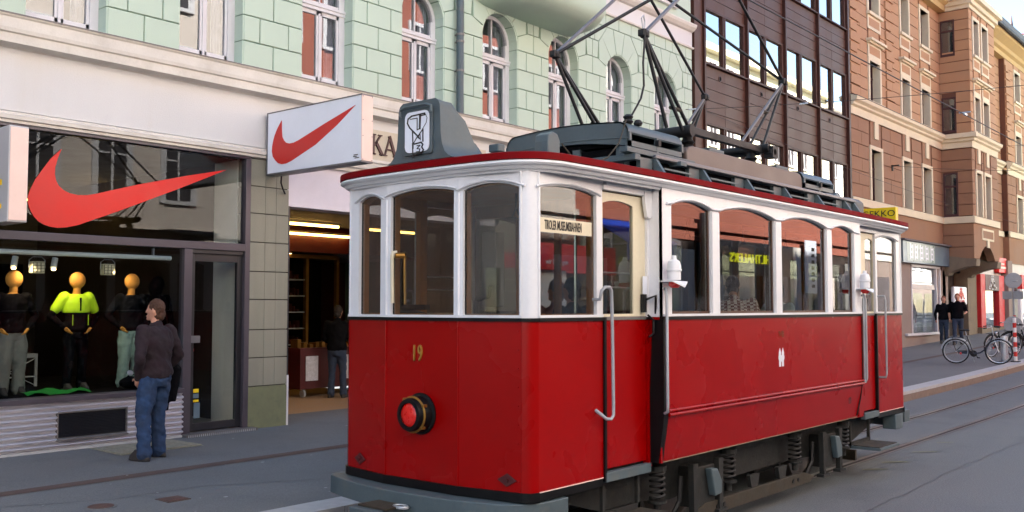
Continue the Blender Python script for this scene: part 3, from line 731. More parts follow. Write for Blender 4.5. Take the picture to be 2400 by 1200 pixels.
# passage
px0, px1 = 8.46, 12.9
P('passage_floor', MB().box(px0-.03, px1, YF+.0, 19, .1, .245), 'tan_floor', gb)
P('passage_ceiling', MB().box(px0, px1+3, YF+.35, 15.5, 3.52, 3.6), 'ceiling_grey', gb)
P('passage_ceiling', MB().prism([(15.5, 3.52), (15.5, 3.0), (19, 3.0), (19, 3.1), (15.6, 3.6)], px0, px1+3, 'x'), 'dark_red', gb)
P('passage_wall', MB().box(px0-.05, px0, YF+.5, 16, .2, 3.6), 'wall_tan', gb)
P('passage_wall', MB().box(px0, px1+3, 18.8, 19, .2, 3.6), 'dark_red', gb)
P('pillar', MB().box(12.9, 13.55, YF+.02, YF+.5, .2, 4.0), 'pillar_stone', gb)
for y, z, a, b in ((12.3, 3.46, 9.0, 10.0), (13.2, 3.30, 9.4, 11.0), (13.2, 3.30, 11.4, 13.0), (14.6, 3.46, 10.2, 12.0), (15.4, 3.34, 10.8, 13.2)):
    t_ = thing('tube_lamp', ((a+b)/2, y, z), {12.3: 'short glowing tube lamp on the passage ceiling nearest the street', 14.6: 'glowing tube lamp deeper in the passage under the grey ceiling', 15.4: 'long glowing tube lamp at the dark red end of the passage ceiling'}.get(y, 'bright yellow tube lamp above the passage entrance beside the pillar' if a < 10 else 'bright yellow tube lamp in the passage seen behind the tram front'), 'lamp', 'tube lamps in the passage')
    P('tube', MB().tube([(a, y, z), (b, y, z)], .022, 8), 'tube_light', t_); P('holder', MB().box(a-.02, b+.02, y-.04, y+.04, z+.022, z+.06), 'spot_body', t_)
for i, (x, y) in enumerate(((10.9, 16.2), (12.0, 16.0))):
    t_ = thing('ceiling_spot', (x, y, 3.0), ('left' if i == 0 else 'right')+' round downlight in the dark red passage ceiling', 'lamp', 'round passage downlights')
    P('trim', MB().lathe([(.13, 0), (.13, -.02), (.1, -.02)], (x, y, 3.0), (0, 0, 1), 16), 'brass', t_); P('bulb', MB().lathe([(.1, -.015), (.1, -.022)], (x, y, 3.0), (0, 0, 1), 16), 'spot_glow', t_)
# glazed cabinets at the back of the passage
cab = thing('glass_cabinet', (11.3, 16.0, .25), 'dark tall glazed shelving cabinets at the back of the passage', 'cabinet')
cm = MB()
for x in (10.2, 10.78, 11.08, 11.75, 12.5, 13.3): cm.box(x-.03, x+.03, 15.95, 16.05, .3, 2.95)
cm.box(10.2, 13.3, 15.95, 16.5, .25, .42); cm.box(10.2, 13.3, 15.95, 16.5, 2.9, 2.98)
P('frame', cm, 'brass', cab); P('back', MB().box(10.2, 13.3, 16.5, 16.52, .4, 2.95), 'void', cab)
for k in range(6): P('shelf', MB().box(11.78, 12.48, 16.0, 16.45, .8+k*.33, .82+k*.33), 'white_frame', cab)
ws = MB()
for k in range(6):
    for j in range(7): ws.box(11.82+j*.09, 11.82+j*.09+random.uniform(.03, .07), 16.1, 16.25, .82+k*.33, .82+k*.33+random.uniform(.05, .18))
o = P('goods', ws, 'dark_red', cab); o['kind'] = 'stuff'
P('pane', MB().box(10.2, 13.3, 15.96, 15.965, .42, 2.9), 'shop_glass', cab)
ct = thing('sales_cart', (12.0, 14.3, .25), 'dark red sales counter on castors with posters on its front', 'counter')
P('body', MB().box(11.1, 12.9, 14.35, 15.0, .4, 1.15), 'dark_red', ct, bev=.01)
P('poster', MB().box(11.22, 11.5, 14.335, 14.348, .55, 1.0), 'poster', ct); P('poster', MB().box(12.05, 12.3, 14.335, 14.348, .55, 1.0), 'poster', ct)
for x in (11.2, 12.8): P('castor', MB().lathe([(.07, -.02), (.07, .02)], (x, 14.4, .32), (1, 0, 0), 12), 'silver', ct)
wr = MB()
for j in range(12): wr.box(11.15+j*.14, 11.23+j*.14, 14.5, 14.7, 1.15, 1.15+random.uniform(.05, .16))
o = P('goods', wr, 'brass', ct); o['kind'] = 'stuff'

# red tick shop signs -----------------------------------------------------------
ps = thing('projecting_sign', (8.09, YF, 4.1), 'white lightbox sign with a red tick emblem projecting over the pavement', 'sign')
P('face', MB().box(8.006, 8.02, 9.185, 11.12, 3.735, 4.565), 'sign_white', ps)
P('frame', MB().box(8.0, 8.19, 9.17, 11.14, 3.715, 3.735).box(8.0, 8.19, 9.17, 11.14, 4.565, 4.58).box(8.0, 8.19, 11.12, 11.14, 3.735, 4.565), 'sign_edge', ps)
P('back_face', MB().box(8.17, 8.184, 9.185, 11.12, 3.735, 4.565), 'sign_white', ps)
P('end_panel', MB().box(8.004, 8.186, 9.168, 9.184, 3.737, 4.563), 'sign_pink', ps, bev=.003)
rv = MB()
for z in (3.75, 4.05, 4.25, 4.55):
    for x in (8.02, 8.17): rv.ball((x, 9.166, z), .006, 6, 4)
o = P('rivets', rv, 'sign_edge', ps); o['kind'] = 'stuff'
SW2 = [(10.81, 4.442), (10.87, 4.38), (10.921, 4.32), (10.965, 4.25), (10.995, 4.181), (11.015, 4.11), (11.021, 4.037), (11.0, 3.965), (10.941, 3.905), (10.88, 3.862), (10.80, 3.84), (10.71, 3.84), (10.60, 3.862), (10.072, 4.034+.0), (9.644, 4.241), (9.292, 4.448), (9.901, 4.284), (10.432, 4.13), (10.54, 4.107), (10.634, 4.105), (10.71, 4.125), (10.757, 4.162), (10.79, 4.21), (10.80, 4.26), (10.806, 4.33)]
P('emblem', MB().prism(SW2, 8.000, 8.0055, 'x'), 'emblem_sign', ps)
P('maker_mark', MB().box(8.0, 8.005, 9.26, 9.33, 3.79, 3.80).box(8.0, 8.005, 9.24, 9.32, 3.81, 3.82).box(8.0, 8.005, 9.22, 9.30, 3.77, 3.78), 'dark_text', ps)
P('bracket', MB().box(8.05, 8.14, 11.14, YF+.0, 3.8, 4.5), 'sign_edge', ps)
P('cable', MB().tube([(8.15, 11.0, 3.71), (8.16, 11.02, 3.62), (8.25, 11.1, 3.55), (8.36, 11.19, 3.5)], .012, 6), 'dark_iron', ps)
p2 = thing('projecting_sign', (4.47, YF, 3.3), 'pale pinkish lightbox sign cut off at the left edge of the photo', 'sign')
P('body', MB().box(4.365, 4.57, 10.6, 11.15, 2.80, 3.83), 'sign_grey', p2, bev=.01)
P('end_panel', MB().box(4.375, 4.56, 10.588, 10.60, 2.82, 3.81), 'sign_pink', p2, bev=.003)
P('bracket', MB().box(4.42, 4.52, 11.15, YF+.0, 3.0, 3.6), 'sign_edge', p2)
P('yellow_lettering', MB().box(4.355, 4.364, 10.75, 10.82, 3.2, 3.26).box(4.355, 4.364, 10.75, 10.82, 2.95, 3.0), 'yellow_sign', p2)
# downpipe between the arched windows
dp = thing('downpipe', (11.86, YF-.1, 5.1), 'grey metal downpipe running down the green facade between arched windows', 'downpipe')
P('pipe', MB().tube([(11.86, YF-.1, 5.16), (11.86, YF-.1, 9.4)], .062, 14), 'grey_blue_light', dp, smooth=40)
for z in (5.9, 6.40, 6.52, 7.9): P('clamp', MB().tube([(11.86, YF-.1, z-.018), (11.86, YF-.1, z+.018)], .07, 14).box(11.83, 11.89, YF-.06, YF+.0, z-.01, z+.01), 'zinc', dp)
# rest of the ground floor, seen only through the tram windows ------------------
for a, b in ((13.55, 16.6), (17.2, 19.9)):
    P('shop_front', MB().box(a, b, YF+.02, YF+.1, 3.3, 3.9).box(a, a+.08, YF+.02, YF+.1, .2, 3.3).box(b-.08, b, YF+.02, YF+.1, .2, 3.3).box(a, b, YF+.02, YF+.1, .2, .5), 'white_plaster', gb)
    P('pane', MB().box(a+.08, b-.08, YF+.06, YF+.07, .5, 3.3), 'shop_glass', gb)
    P('shop_interior', MB().box(a, b, YF+2.5, YF+2.6, .2, 3.9), 'wall_tan', gb)
P('pillar', MB().box(16.6, 17.2, YF, YF+.5, .2, 4), 'pillar_stone', gb)
P('shop_ceiling', MB().box(13.2, XE, YF+.1, YF+2.5, 3.9, 3.95), 'ceiling_grey', gb)
pillar_j = MB()
for z in (1.0, 1.5, 2.0, 2.5, 3.0, 3.5): pillar_j.box(12.9, 17.2, YF+.015, YF+.03, z, z+.015)
P('red_fascia', MB().box(13.6, 16.5, YF-.12, YF+.0, 2.55, 3.1), 'shop_red', gb)
ad = thing('display_stand', (10.4, 8.3, .22), 'white panel under a red banner standing behind the tram, seen through its side window', 'display stand')
P('panel', MB().box(10.05, 11.1, 8.3, 8.36, .35, 2.42), 'sign_white', ad); P('banner', MB().box(9.35, 11.15, 8.2, 8.3, 2.42, 2.62), 'awning_red', ad); P('post', MB().box(9.4, 9.46, 8.22, 8.28, .22, 2.42), 'silver', ad); P('foot', MB().box(9.3, 11.2, 8.15, 8.45, .22, .35), 'silver', ad)
text('lettering', 'wir bewegen', .1, 'sign_white', ad, (10.75, 8.195, 2.53), '-y', 1.0, .002)

# ---------------------------------------------------------------- brown metal clad building
bb = thing('brown_building', (24.8, YF, .2), 'dark brown metal clad office building with ribbon windows behind the pantograph', 'building')
BX0, BX1 = 19.95, 29.75
fx = [20.45, 22.72, 25.02, 27.32, 29.6]
P('core', MB().box(BX0, BX1, YF+.24, YF+9, .1, 17), 'brown_joint', bb)
cols = list(zip(fx[:-1], fx[1:]))
P('fin', MB().box(BX0+.06, 20.40, YF-.02, YF+.24, 3.9, 17), 'brown_panel', bb)
for x in fx: P('fin', MB().box(x-.04, x+.04, YF-.07, YF+.24, 3.9, 17), 'brown_fin', bb, bev=.004)
P('fin', MB().box(29.68, BX1+.02, YF-.04, YF+.24, 3.9, 17), 'brown_fin', bb)
def bwin(a, b, z0, z1, k):
    y = YF-.01; f = MB(); m_ = (a+b)/2-.02
    f.box(a, b, y, y+.15, z0, z0+.05); f.box(a, b, y, y+.15, z1-.06, z1)
    for xa, xb in ((a, a+.05), (m_-.12, m_-.07), (m_-.03, m_+.04), (b-.12, b-.0)): f.box(xa, xb, y, y+.15, z0+.05, z1-.06)
    w = P('window', f, 'brown_fin', bb, bev=.004)
    for xa, xb in ((a+.05, m_-.12), (m_+.04, b-.12)):
        P('pane', MB().box(xa, xb, y+.06, y+.07, z0+.05, z1-.06), 'mirror_glass', w)
        hb = random.choice([0, 0, .25, .5, .9])
        if hb: P('blind', MB().box(xa+.01, xb-.01, y+.10, y+.11, z1-.06-(z1-z0-.1)*hb, z1-.06), 'curtain', w)
    P('sill', MB().box(a, b, YF-.06, YF+.08, z0-.03, z0), 'brown_fin', w)
    P('room', MB().box(a, b, y+.16, y+.17, z0, z1), 'room_dark', w)
pm = {}
for ci, (a, b) in enumerate(cols):
    a += .045; b -= .045
    for fl in range(4):
        zs_ = 4.95+2.8*fl
        bwin(a, b, zs_, zs_+1.38, ci)
        # spandrel boards above the window, up to the next sill
        z = zs_+1.38; i = 0
        while z < zs_+2.79:
            h = min(.278, zs_+2.77-z)
            if h > .05:
                for q, (xa, xb) in enumerate(((a, (a+b)/2), ((a+b)/2, b))):
                    key = (round(xb-xa, 2), round(h, 2))
                    if key not in pm: pm[key] = MB().add([(0, .0, 0), (key[0]-.003, .0, 0), (key[0]-.003, .0, h-.014), (0, .0, h-.014), (0, .04, -.004), (key[0], .04, -.004), (key[0], .04, h-.002), (0, .04, h-.002)], [(0, 1, 2, 3), (0, 4, 5, 1), (1, 5, 6, 2), (2, 6, 7, 3), (3, 7, 4, 0)]).mesh('panel', 'brown_panel')
                    put('panel', pm[key], bb, (xa, YF+.02+random.uniform(-.002, .002), z))
            z += .278
    if ci < 4:
        P('vent_hole', MB().lathe([(.075, 0), (.075, .02), (.055, .02), (.055, .0)], ((a+b)/2-.28+.02, YF+.03, 7.5), (0, -1, 0), 16), 'brown_fin', bb)
        P('vent_hole_dark', MB().lathe([(.05, 0), (.05, .012)], ((a+b)/2-.28+.02, YF+.025, 7.5), (0, -1, 0), 14), 'void', bb)
P('canopy', MB().box(BX0, BX1, YF-.9, YF+.2, 3.7, 3.95), 'brown_fin', bb)
P('shop_front', MB().box(BX0, BX1, YF+.0, YF+.05, 3.2, 3.7).box(BX0, BX0+.5, YF, YF+.05, .2, 3.2).box(24.6, 25.2, YF, YF+.05, .2, 3.2).box(29.2, BX1, YF, YF+.05, .2, 3.2), 'stone_base', bb)
P('pane', MB().box(BX0+.5, 29.2, YF+.1, YF+.11, .3, 3.2), 'window_glass', bb)
P('shop_interior', MB().box(BX0, BX1, YF+.2, YF+.22, .2, 3.7), 'room_dark', bb)

# ---------------------------------------------------------------- orange corner building
ob = thing('orange_building', (41, YF, .3), 'orange brown stucco apartment building with cream window surrounds and an oriel', 'building')
OX0, OX1 = 29.8, 52.6
wins = [(31.56, 32.5), (34.72, 35.55), (36.9, 37.85)]
rwins = [(50.0, 51.0)]
LV = [(5.38, 7.05), (8.62, 9.98), (11.6, 13.0)]
def owall(x0, x1, y, xs, z0, z1, m_, step):
    mb = MB(); wall_open(mb, x0, x1, z0, z1, [(a, b, max(z0, lo), min(hi, z1), min(hi, z1)) for a, b in xs for lo, hi in LV if lo < z1 and hi > z0][:0] or [], y+.03, y+.35)
    return mb
def facade(x0, x1, y, xs, tag_, deep=.35):
    """grooved stucco storeys with windows. xs list of openings"""
    for (z0, z1, m_, st_) in ((5.38, 7.98, 'orange_low', .43), (8.56, 13.35, 'orange_stucco', .40)):
        lv = [l for l in LV if z0-.1 <= l[0] < z1]
        # backing
        for a, b in zip([x0]+[q[1] for q in xs], [q[0] for q in xs]+[x1]): P('wall', MB().box(a, b, y+.03, y+deep, z0, z1), 'orange_joint', ob)
        for q in xs:
            cuts = [z0]+[v for l in lv for v in l]+[z1]
            for a, b in zip(cuts[::2], cuts[1::2]):
                if b-a > .02: P('wall', MB().box(q[0], q[1], y+.0, y+deep, a, b), m_, ob)
        z = z0; r = 0
        while z < z1-.03:
            h = min(st_, z1-z)
            edges = [x0]+[v for q in xs for v in (q[0]-.14, q[1]+.14)]+[x1]
            for a, b in zip(edges[::2], edges[1::2]):
                if b-a < .1: continue
                segs = [(a, b)] if b-a < 1.5 else [(a, a+(b-a)*(.42 if r % 2 else .6)), (a+(b-a)*(.42 if r % 2 else .6), b)]
                for s0, s1 in segs:
                    P('course', MB().prism([(s0+.006, z+.004), (s1-.006, z+.004), (s1-.006, z+h-.022), (s0+.006, z+h-.022)], y+random.uniform(-.002, .003), y+.05), m_, ob)
            z += st_; r += 1
def owin(a, b, y, z0, z1, trim=True, top=False, key=True):
    w = P('window', MB().box(a+.0, a+.05, y+.22, y+.30, z0, z1).box(b-.05, b, y+.22, y+.30, z0, z1).box(a, b, y+.22, y+.30, z0, z0+.06).box(a, b, y+.22, y+.30, z1-.05, z1).box((a+b)/2-.03, (a+b)/2+.03, y+.22, y+.30, z0, z1).box(a, b, y+.21, y+.30, z0+(z1-z0)*.66, z0+(z1-z0)*.66+.05), 'maroon_frame', ob)
    P('pane', MB().box(a+.04, b-.04, y+.26, y+.27, z0+.05, z1-.04), 'window_glass', w)
    P('room', MB().box(a, b, y+.33, y+.34, z0, z1), 'room_dark', w)
    P('curtain', MB().box(a+.03, b-.03, y+.31, y+.315, z0, z0+(z1-z0)*.6), 'curtain', w)
    t = .13
    if trim:
        s_ = MB().box(a-t, a, y-.035, y+.22, z0, z1).box(b, b+t, y-.035, y+.22, z0, z1).box(a-t, b+t, y-.037, y+.22, z1, z1+t)
        P('surround', s_, 'ivory_trim', w, bev=.006)
        P('reveal', MB().box(b-.012, b-.002, y-.02, y+.22, z0+.002, z1-.002), 'ivory_trim', w)
        if z0 > 6:
            P('sill', MB().box(a-t-.05, b+t+.05, y-.12, y+.1, z0-.1, z0), 'ivory_trim', w, bev=.01)
            if z0 > 9: 
                P('apron', MB().box(a-t, b+t, y-.03, y+.0, z0-.55, z0-.1), 'ivory_trim', w); P('apron_panel', MB().box(a-.02, b+.02, y-.034, y-.03, z0-.45, z0-.18), 'orange_stucco', w)
            if not top:
                P('hood', MB().box(a-t, b+t, y-.03, y, z1+t, z1+.62), 'ivory_trim', w); P('hood_panel', MB().box(a-.02, b+.02, y-.034, y-.03, z1+t+.1, z1+.5), 'orange_stucco', w)
                P('hood_cornice', MB().box(a-t-.12, b+t+.12, y-.2, y, z1+.62, z1+.70).box(a-t-.06, b+t+.06, y-.12, y, z1+.56, z1+.62), 'ivory_trim', w)
        elif key:
            c = (a+b)/2; P('drop', MB().box(c-.17, c+.17, y-.05, y, 7.42, 7.99), 'ivory_trim', w, bev=.008)
def band(x0, x1, y, low=True):
    P('cornice', MB().prism([(y+.02, 7.98), (y-.03, 7.98), (y-.04, 8.22), (y-.12, 8.27), (y-.13, 8.33), (y-.22, 8.40), (y-.24, 8.50), (y+.02, 8.58)], x0, x1, 'x'), 'ivory_trim', ob)
    P('cornice_cap', MB().prism([(y-.25, 8.505), (y-.25, 8.52), (y+.02, 8.60), (y+.02, 8.585)], x0, x1, 'x'), 'slate', ob)
    P('string_course', MB().prism([(y+.02, 5.10), (y-.06, 5.10), (y-.06, 5.34), (y+.02, 5.38)], x0, x1, 'x'), 'ivory_trim', ob)
facade(OX0, 39.2, YF, wins, '')
for a, b in wins:
    for i, (z0, z1) in enumerate(LV): owin(a, b, YF, z0, z1, top=(i == 2))
band(OX0, 39.2, YF)
P('lower_wall', MB().box(OX0, 39.2, YF, YF+.35, 3.9, 5.1), 'orange_low', ob)
# raised quoins
qm = MB().box(0, .82, 0, .05, 0, .27).mesh('quoin', 'orange_stucco'); qm2 = MB().box(0, .55, 0, .05, 0, .27).mesh('quoin', 'orange_stucco')
z = 8.62; i = 0
while z < 13:
    for x in (29.84, 33.1): put('quoin', qm if i % 2 else qm2, ob, (x, YF-.05, z))
    z += .345; i += 1
# oriel: left cheek and front
oy = 10.1; ox0, ox1 = 39.2, 42.9
def cheek():
    for (z0, z1, m_, st_) in ((3.75, 5.1, 'orange_low', .45), (5.38, 7.98, 'orange_low', .43), (8.56, 13.35, 'orange_stucco', .40)):
        P('wall', MB().box(ox0+.03, ox0+.3, oy+.05, YF+.03, z0, z1), 'orange_joint', ob)
        z = z0
        while z < z1-.03:
            h = min(st_, z1-z)
            hit = [l for l in LV if l[0] < z+h*.5 < l[1]]
            for ya, yb in (((oy+.0, 10.62), (11.15, YF)) if hit else ((oy, YF),)):
                P('course', MB().box(ox0+random.uniform(0, .003), ox0+.05, ya+.0, yb, z+.004, z+h-.022), m_, ob)
            z += st_
    for z0, z1 in LV:
        w = P('window', MB().box(ox0-.01, ox0+.06, 10.62, 10.68, z0, z1).box(ox0-.01, ox0+.06, 11.09, 11.15, z0, z1).box(ox0-.012, ox0+.06, 10.62, 11.15, z0-.02, z0+.08).box(ox0-.012, ox0+.06, 10.62, 11.15, z1-.06, z1).box(ox0-.01, ox0+.06, 10.68, 11.09, z0+(z1-z0)*.66, z0+(z1-z0)*.66+.08), 'maroon_frame', ob)
        P('pane', MB().box(ox0+.010, ox0+.013, 10.68, 11.09, z0, z1), 'window_glass', w); P('curtain', MB().box(ox0+.022, ox0+.025, 10.68, 11.09, z0, z1), 'cloth_grey', w)
        P('room', MB().box(ox0+.08, ox0+.085, 10.66, 11.1, z0, z1), 'room_dark', w)
cheek()
fw = [(39.75, 40.45), (40.95, 41.75)]
facade(ox0+.052, ox1, oy, fw, '', deep=.3)
for a, b in fw:
    for i, (z0, z1) in enumerate(LV): owin(a, b, oy, z0, z1, top=(i == 2), key=True)
band(ox0-.0, ox1, oy); P('lower_wall', wall_open(MB(), ox0+.052, ox1, 3.75, 5.1, [(39.95, 42.2, 3.75, 3.76, 4.3)], oy, oy+.3), 'orange_low', ob)
for zz_, m2 in (((7.98, 8.58), 'ivory_trim'), ((5.1, 5.36), 'ivory_trim')):
    if zz_[0] > 6: P('cornice', MB().prism([(ox0+.02, 7.98), (ox0-.03, 7.98), (ox0-.04, 8.22), (ox0-.12, 8.27), (ox0-.13, 8.33), (ox0-.22, 8.40), (ox0-.24, 8.50), (ox0+.02, 8.58)], 0, 1, 'y') if 0 else MB().box(ox0-.04, ox0+.02, oy-.04, YF, 7.98, 8.22).box(ox0-.13, ox0+.02, oy-.13, YF, 8.22, 8.34).box(ox0-.24, ox0+.02, oy-.24, YF, 8.34, 8.52), 'ivory_trim', ob, bev=.01)
    else: P('string_course', MB().box(ox0-.06, ox0+.02, oy-.06, YF, 5.1, 5.35), 'ivory_trim', ob)
P('oriel_cornice', MB().box(ox0-.05, ox1, oy-.05, YF, 13.35, 13.5).box(ox0-.15, ox1+.1, oy-.15, YF, 13.5, 13.68).box(ox0-.3, ox1+.2, oy-.3, YF, 13.68, 13.9), 'ivory_trim', ob, bev=.01)
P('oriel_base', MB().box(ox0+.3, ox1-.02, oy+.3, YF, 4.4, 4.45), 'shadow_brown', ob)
P('oriel_side', MB().box(ox1-.3, ox1, oy+.3, YF, 3.75, 13.35), 'orange_stucco', ob)
# front plaque and arch below the oriel
P('plaque', MB().box(40.3, 42.0, oy-.03, oy, 4.5, 4.95), 'ivory_trim', ob); P('plaque_panel', MB().box(40.4, 41.9, oy-.034, oy-.03, 4.58, 4.87), 'orange_low', ob); P('drop', MB().box(40.95, 41.25, oy-.05, oy, 4.22, 4.5), 'ivory_trim', ob)
def corbel(x0, x1):
    pts_ = [(YF, 3.1), (YF-.15, 3.12), (YF-.22, 3.22), (YF-.5, 3.34), (YF-.8, 3.42), (oy-.05, 3.46), (oy-.08, 3.72), (YF, 3.9)]
    P('corbel', MB().prism(pts_, x0, x1, 'x'), 'stone_brown', ob, bev=.02)
corbel(39.2, 39.75); corbel(42.3, 42.85)
P('oriel_back', MB().box(39.7, 42.8, YF+.25, YF+.3, 3.3, 4.45), 'void', ob)
P('wall_block', MB().box(38.9, 39.3, YF-.02, YF+.3, .2, 3.9), 'stone_base', ob)
# right wing
facade(ox1, 48.3, YF, [(45.2, 46.1)], ''); band(ox1, 48.3, YF)
facade(48.3, OX1, YF-.25, rwins, '', deep=.6); band(48.3, OX1, YF-.25)
for i, (z0, z1) in enumerate(LV):
    owin(45.2, 46.1, YF, z0, z1, top=(i == 2)); owin(50.0, 51.0, YF-.25, z0, z1, top=(i == 2))
P('lower_wall', MB().box(ox1, 48.3, YF, YF+.35, 3.9, 5.1).box(48.3, OX1, YF-.25, YF+.35, 3.9, 5.1), 'orange_low', ob)
z = 8.62; i = 0
while z < 13:
    put('quoin', qm if i % 2 else qm2, ob, (48.3, YF-.3, z)); z += .345; i += 1
# main cornice, gutter, roof
P('main_cornice', MB().prism([(YF+.3, 13.35), (YF-.26, 13.35), (YF-.28, 13.55), (YF-.4, 13.62), (YF-.45, 13.75), (YF-.75, 13.95), (YF-.8, 14.12), (YF+.3, 14.2)], OX0, 54.6, 'x'), 'ochre', ob)
P('frieze', MB().box(OX0, OX1, YF-.27, YF, 12.75+.3, 13.35), 'ochre', ob) if 0 else None
P('gutter', MB().tube([(OX0, YF-.88, 14.12), (54.6, YF-.88, 14.12)], .1, 10), 'dark_iron', ob)
P('roof', MB().prism([(YF-.8, 14.15), (YF+8, 14.2), (YF+8, 16.4), (YF+3.5, 16.6)], OX0, 54.6, 'x'), 'slate', ob)
P('snow_guard', MB().box(44.5, 54.4, YF-.55, YF-.5, 14.3, 14.9), 'roof_grey', ob)
P('end_wall', MB().box(OX0, OX0+.3, YF+.36, YF+8, 3.9, 14.1), 'orange_low', ob)
P('end_wall', MB().box(OX1-.3, OX1, YF+.36, YF+8, .2, 14.1), 'orange_stucco', ob)
P('back_wall', MB().box(OX0, OX1, YF+8, YF+8.3, .2, 14.1), 'orange_low', ob)
# ground floor of the orange building
P('shop_wall', MB().box(33.0, 35.2, YF-.02, YF+.3, .2, 3.45).box(38.6, 39.6, YF-.02, YF+.3, .2, 3.3).box(35.2, 38.6, YF-.02, YF+.3, .2, .98).box(29.8, 33.0, YF-.02, YF+.3, .2, 3.45).box(29.8, 38.9, YF+.02, YF+.3, 3.4, 3.95), 'stone_base', ob)
shf = P('shop_window', MB().box(35.2, 35.28, YF-.05, YF+.1, .98, 3.4).box(38.05, 38.12, YF-.05, YF+.1, .98, 3.4).box(38.5, 38.58, YF-.05, YF+.1, .98, 3.4).box(35.2, 38.58, YF-.05, YF+.1, 3.34, 3.42).box(34.5, 38.2, YF-.12, YF, .9, .98), 'white_frame', ob)
P('pane', MB().box(35.28, 38.05, YF+.04, YF+.05, .98, 3.34), 'window_glass', shf); P('side_panel', MB().box(38.12, 38.5, YF+.02, YF+.05, .98, 3.34), 'stone_base', shf)
P('display', MB().box(35.2, 38.6, YF+.25, YF+.28, .98, 3.4), 'teal_glass', shf)
for x in (35.5, 36.0, 37.1): P('display_item', MB().box(x, x+.3, YF+.15, YF+.2, 1.0, 2.2), 'sign_white', shf)
P('awning_blind', MB().prism([(YF+.1, 3.0), (YF-.0, 2.55), (YF+.02, 2.55), (YF+.12, 3.0)], 35.3, 38.0, 'x'), 'cream_ledge', shf)
fsg = thing('fascia_sign', (36, YF, 3.8), 'long blue grey shop fascia sign with pale stepped lettering beside the yellow sign', 'sign')
P('board', MB().box(33.9, 39.55, YF-.2, YF-.0, 3.45, 4.2), 'blue_grey_sign', fsg)
P('cap', MB().box(33.8, 39.65, YF-.3, YF, 4.2, 4.26), 'slate', fsg)
lt = MB()
for x in (34.6, 35.1, 35.7, 36.3, 36.9): 
    lt.box(x, x+.08, YF-.21, YF-.2, 3.56, 4.12); lt.box(x+.25, x+.33, YF-.21, YF-.2, 3.6, 4.08)
    for z in (3.62, 3.8, 3.98): lt.box(x+.08, x+.25, YF-.21, YF-.2, z, z+.06)
P('reflection_board', MB().box(34.3, 37.4, YF-.205, YF-.2, 3.5, 4.15), 'teal_glass', fsg); P('lettering', lt, 'sign_white', fsg)
# entrance niche and red sports shop
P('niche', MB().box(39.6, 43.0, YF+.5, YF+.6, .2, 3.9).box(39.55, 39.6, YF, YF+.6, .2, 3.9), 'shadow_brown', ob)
P('pier', MB().box(42.3, 43.6, YF-.02, YF+.55, .2, 3.6), 'stone_brown', ob); P('pier', MB().box(47.8, 48.6, YF-.28, YF+.3, .2, 4.0), 'stone_base', ob)
ks = thing('box_sign', (41.3, YF, 2.4), 'small rounded white sign with red emblem of two seated figures in the dark entrance', 'sign')
P('body', MB().box(40.5, 42.25, YF-.0, YF+.15, 2.0, 2.72), 'sign_white', ks, bev=.05)
def figures(x, z, s, y, par, m_, k=1.0, dy=0):
    """emblem of two figures sitting back to back, drawn with flat strokes"""
    for q in (-1, 1):
        mb = MB(); u = lambda a, b: (x+q*a*s, z+b*s)
        for a, b, w in (((.07, .04), (.17, .56), .20), ((.08, .07), (.46, .40), .15), ((.46, .40), (.74, .02), .12), ((.18, .52), (.46, .34), .09), ((.70, .03), (.92, .02), .09)): mb.stroke([u(*a), u(*b)], w*k*s, y-dy, y+.01-dy)
        c = u(.17, .76); r = .105*s*(1+(k-1)*.5); mb.prism([(c[0]+r*math.cos(t*.6283), c[1]+r*math.sin(t*.6283)) for t in range(10)], y-dy, y+.01-dy); P('emblem', mb, m_, par)
figures(41.4, 2.24, .5, YF-.016, ks, 'emblem_red')
text('lettering', 'DI KAPPA', .14, 'shop_red', ks, (41.45, YF-.01, 2.13), '-y', 1.4)
kp = thing('storefront', (45.5, YF, 2), 'bright red framed sports shop window with white outlined emblem at the top', 'storefront')
P('frame', MB().box(43.75, 44.45, YF-.15, YF+.1, 1.05, 3.3).box(46.7, 47.6, YF-.15, YF+.1, 1.05, 3.3), 'shop_red', kp); P('header', MB().box(44.45, 46.7, YF-.16, YF+.1, 2.62, 3.3), 'dark_red', kp)
P('pane', MB().box(44.45, 46.7, YF-.02, YF-.01, 1.05, 2.62), 'window_glass', kp); P('display', MB().box(44.45, 46.7, YF+.2, YF+.22, 1.05, 2.62), 'teal_glass', kp)
def fig_outline(x, z, s, y, par, m_): figures(x, z, s, y, par, m_, 1.5); figures(x, z, s, y, par, 'dark_red', .8, .004)
fig_outline(45.6, 2.72, .62, YF-.17, kp, 'sign_white')
P('sill', MB().box(43.6, 47.8, YF-.2, YF+.1, .2, 1.03), 'stone_brown', kp)
k3 = thing('red_sign', (47.2, YF, 3.8), 'small square red wall sign above the red sports shop window', 'sign'); P('body', MB().box(46.6, 47.95, YF-.2, YF+.0, 3.42, 4.1), 'emblem_red', k3, bev=.03); P('lettering', MB().box(46.75, 47.8, YF-.21, YF-.2, 3.62, 3.7).box(46.75, 47.5, YF-.21, YF-.2, 3.8, 3.86), 'sign_pink', k3)
k4 = thing('storefront', (51, YF-.25, 2), 'red shop panel with white figure emblem behind the round road sign', 'storefront'); P('frame', MB().box(49.8, 52.4, YF-.4, YF-.2, 2.75, 3.4), 'shop_red', k4); fig_outline(51.1, 2.82, .62, YF-.42, k4, 'sign_white'); P('pane', MB().box(50.2, 52.4, YF-.3, YF-.29, .8, 2.75), 'window_glass', k4); P('post', MB().box(49.8, 50.2, YF-.32, YF-.2, .5, 2.75).box(49.8, 52.4, YF-.32, YF-.2, .3, .8), 'white_plaster', k4)
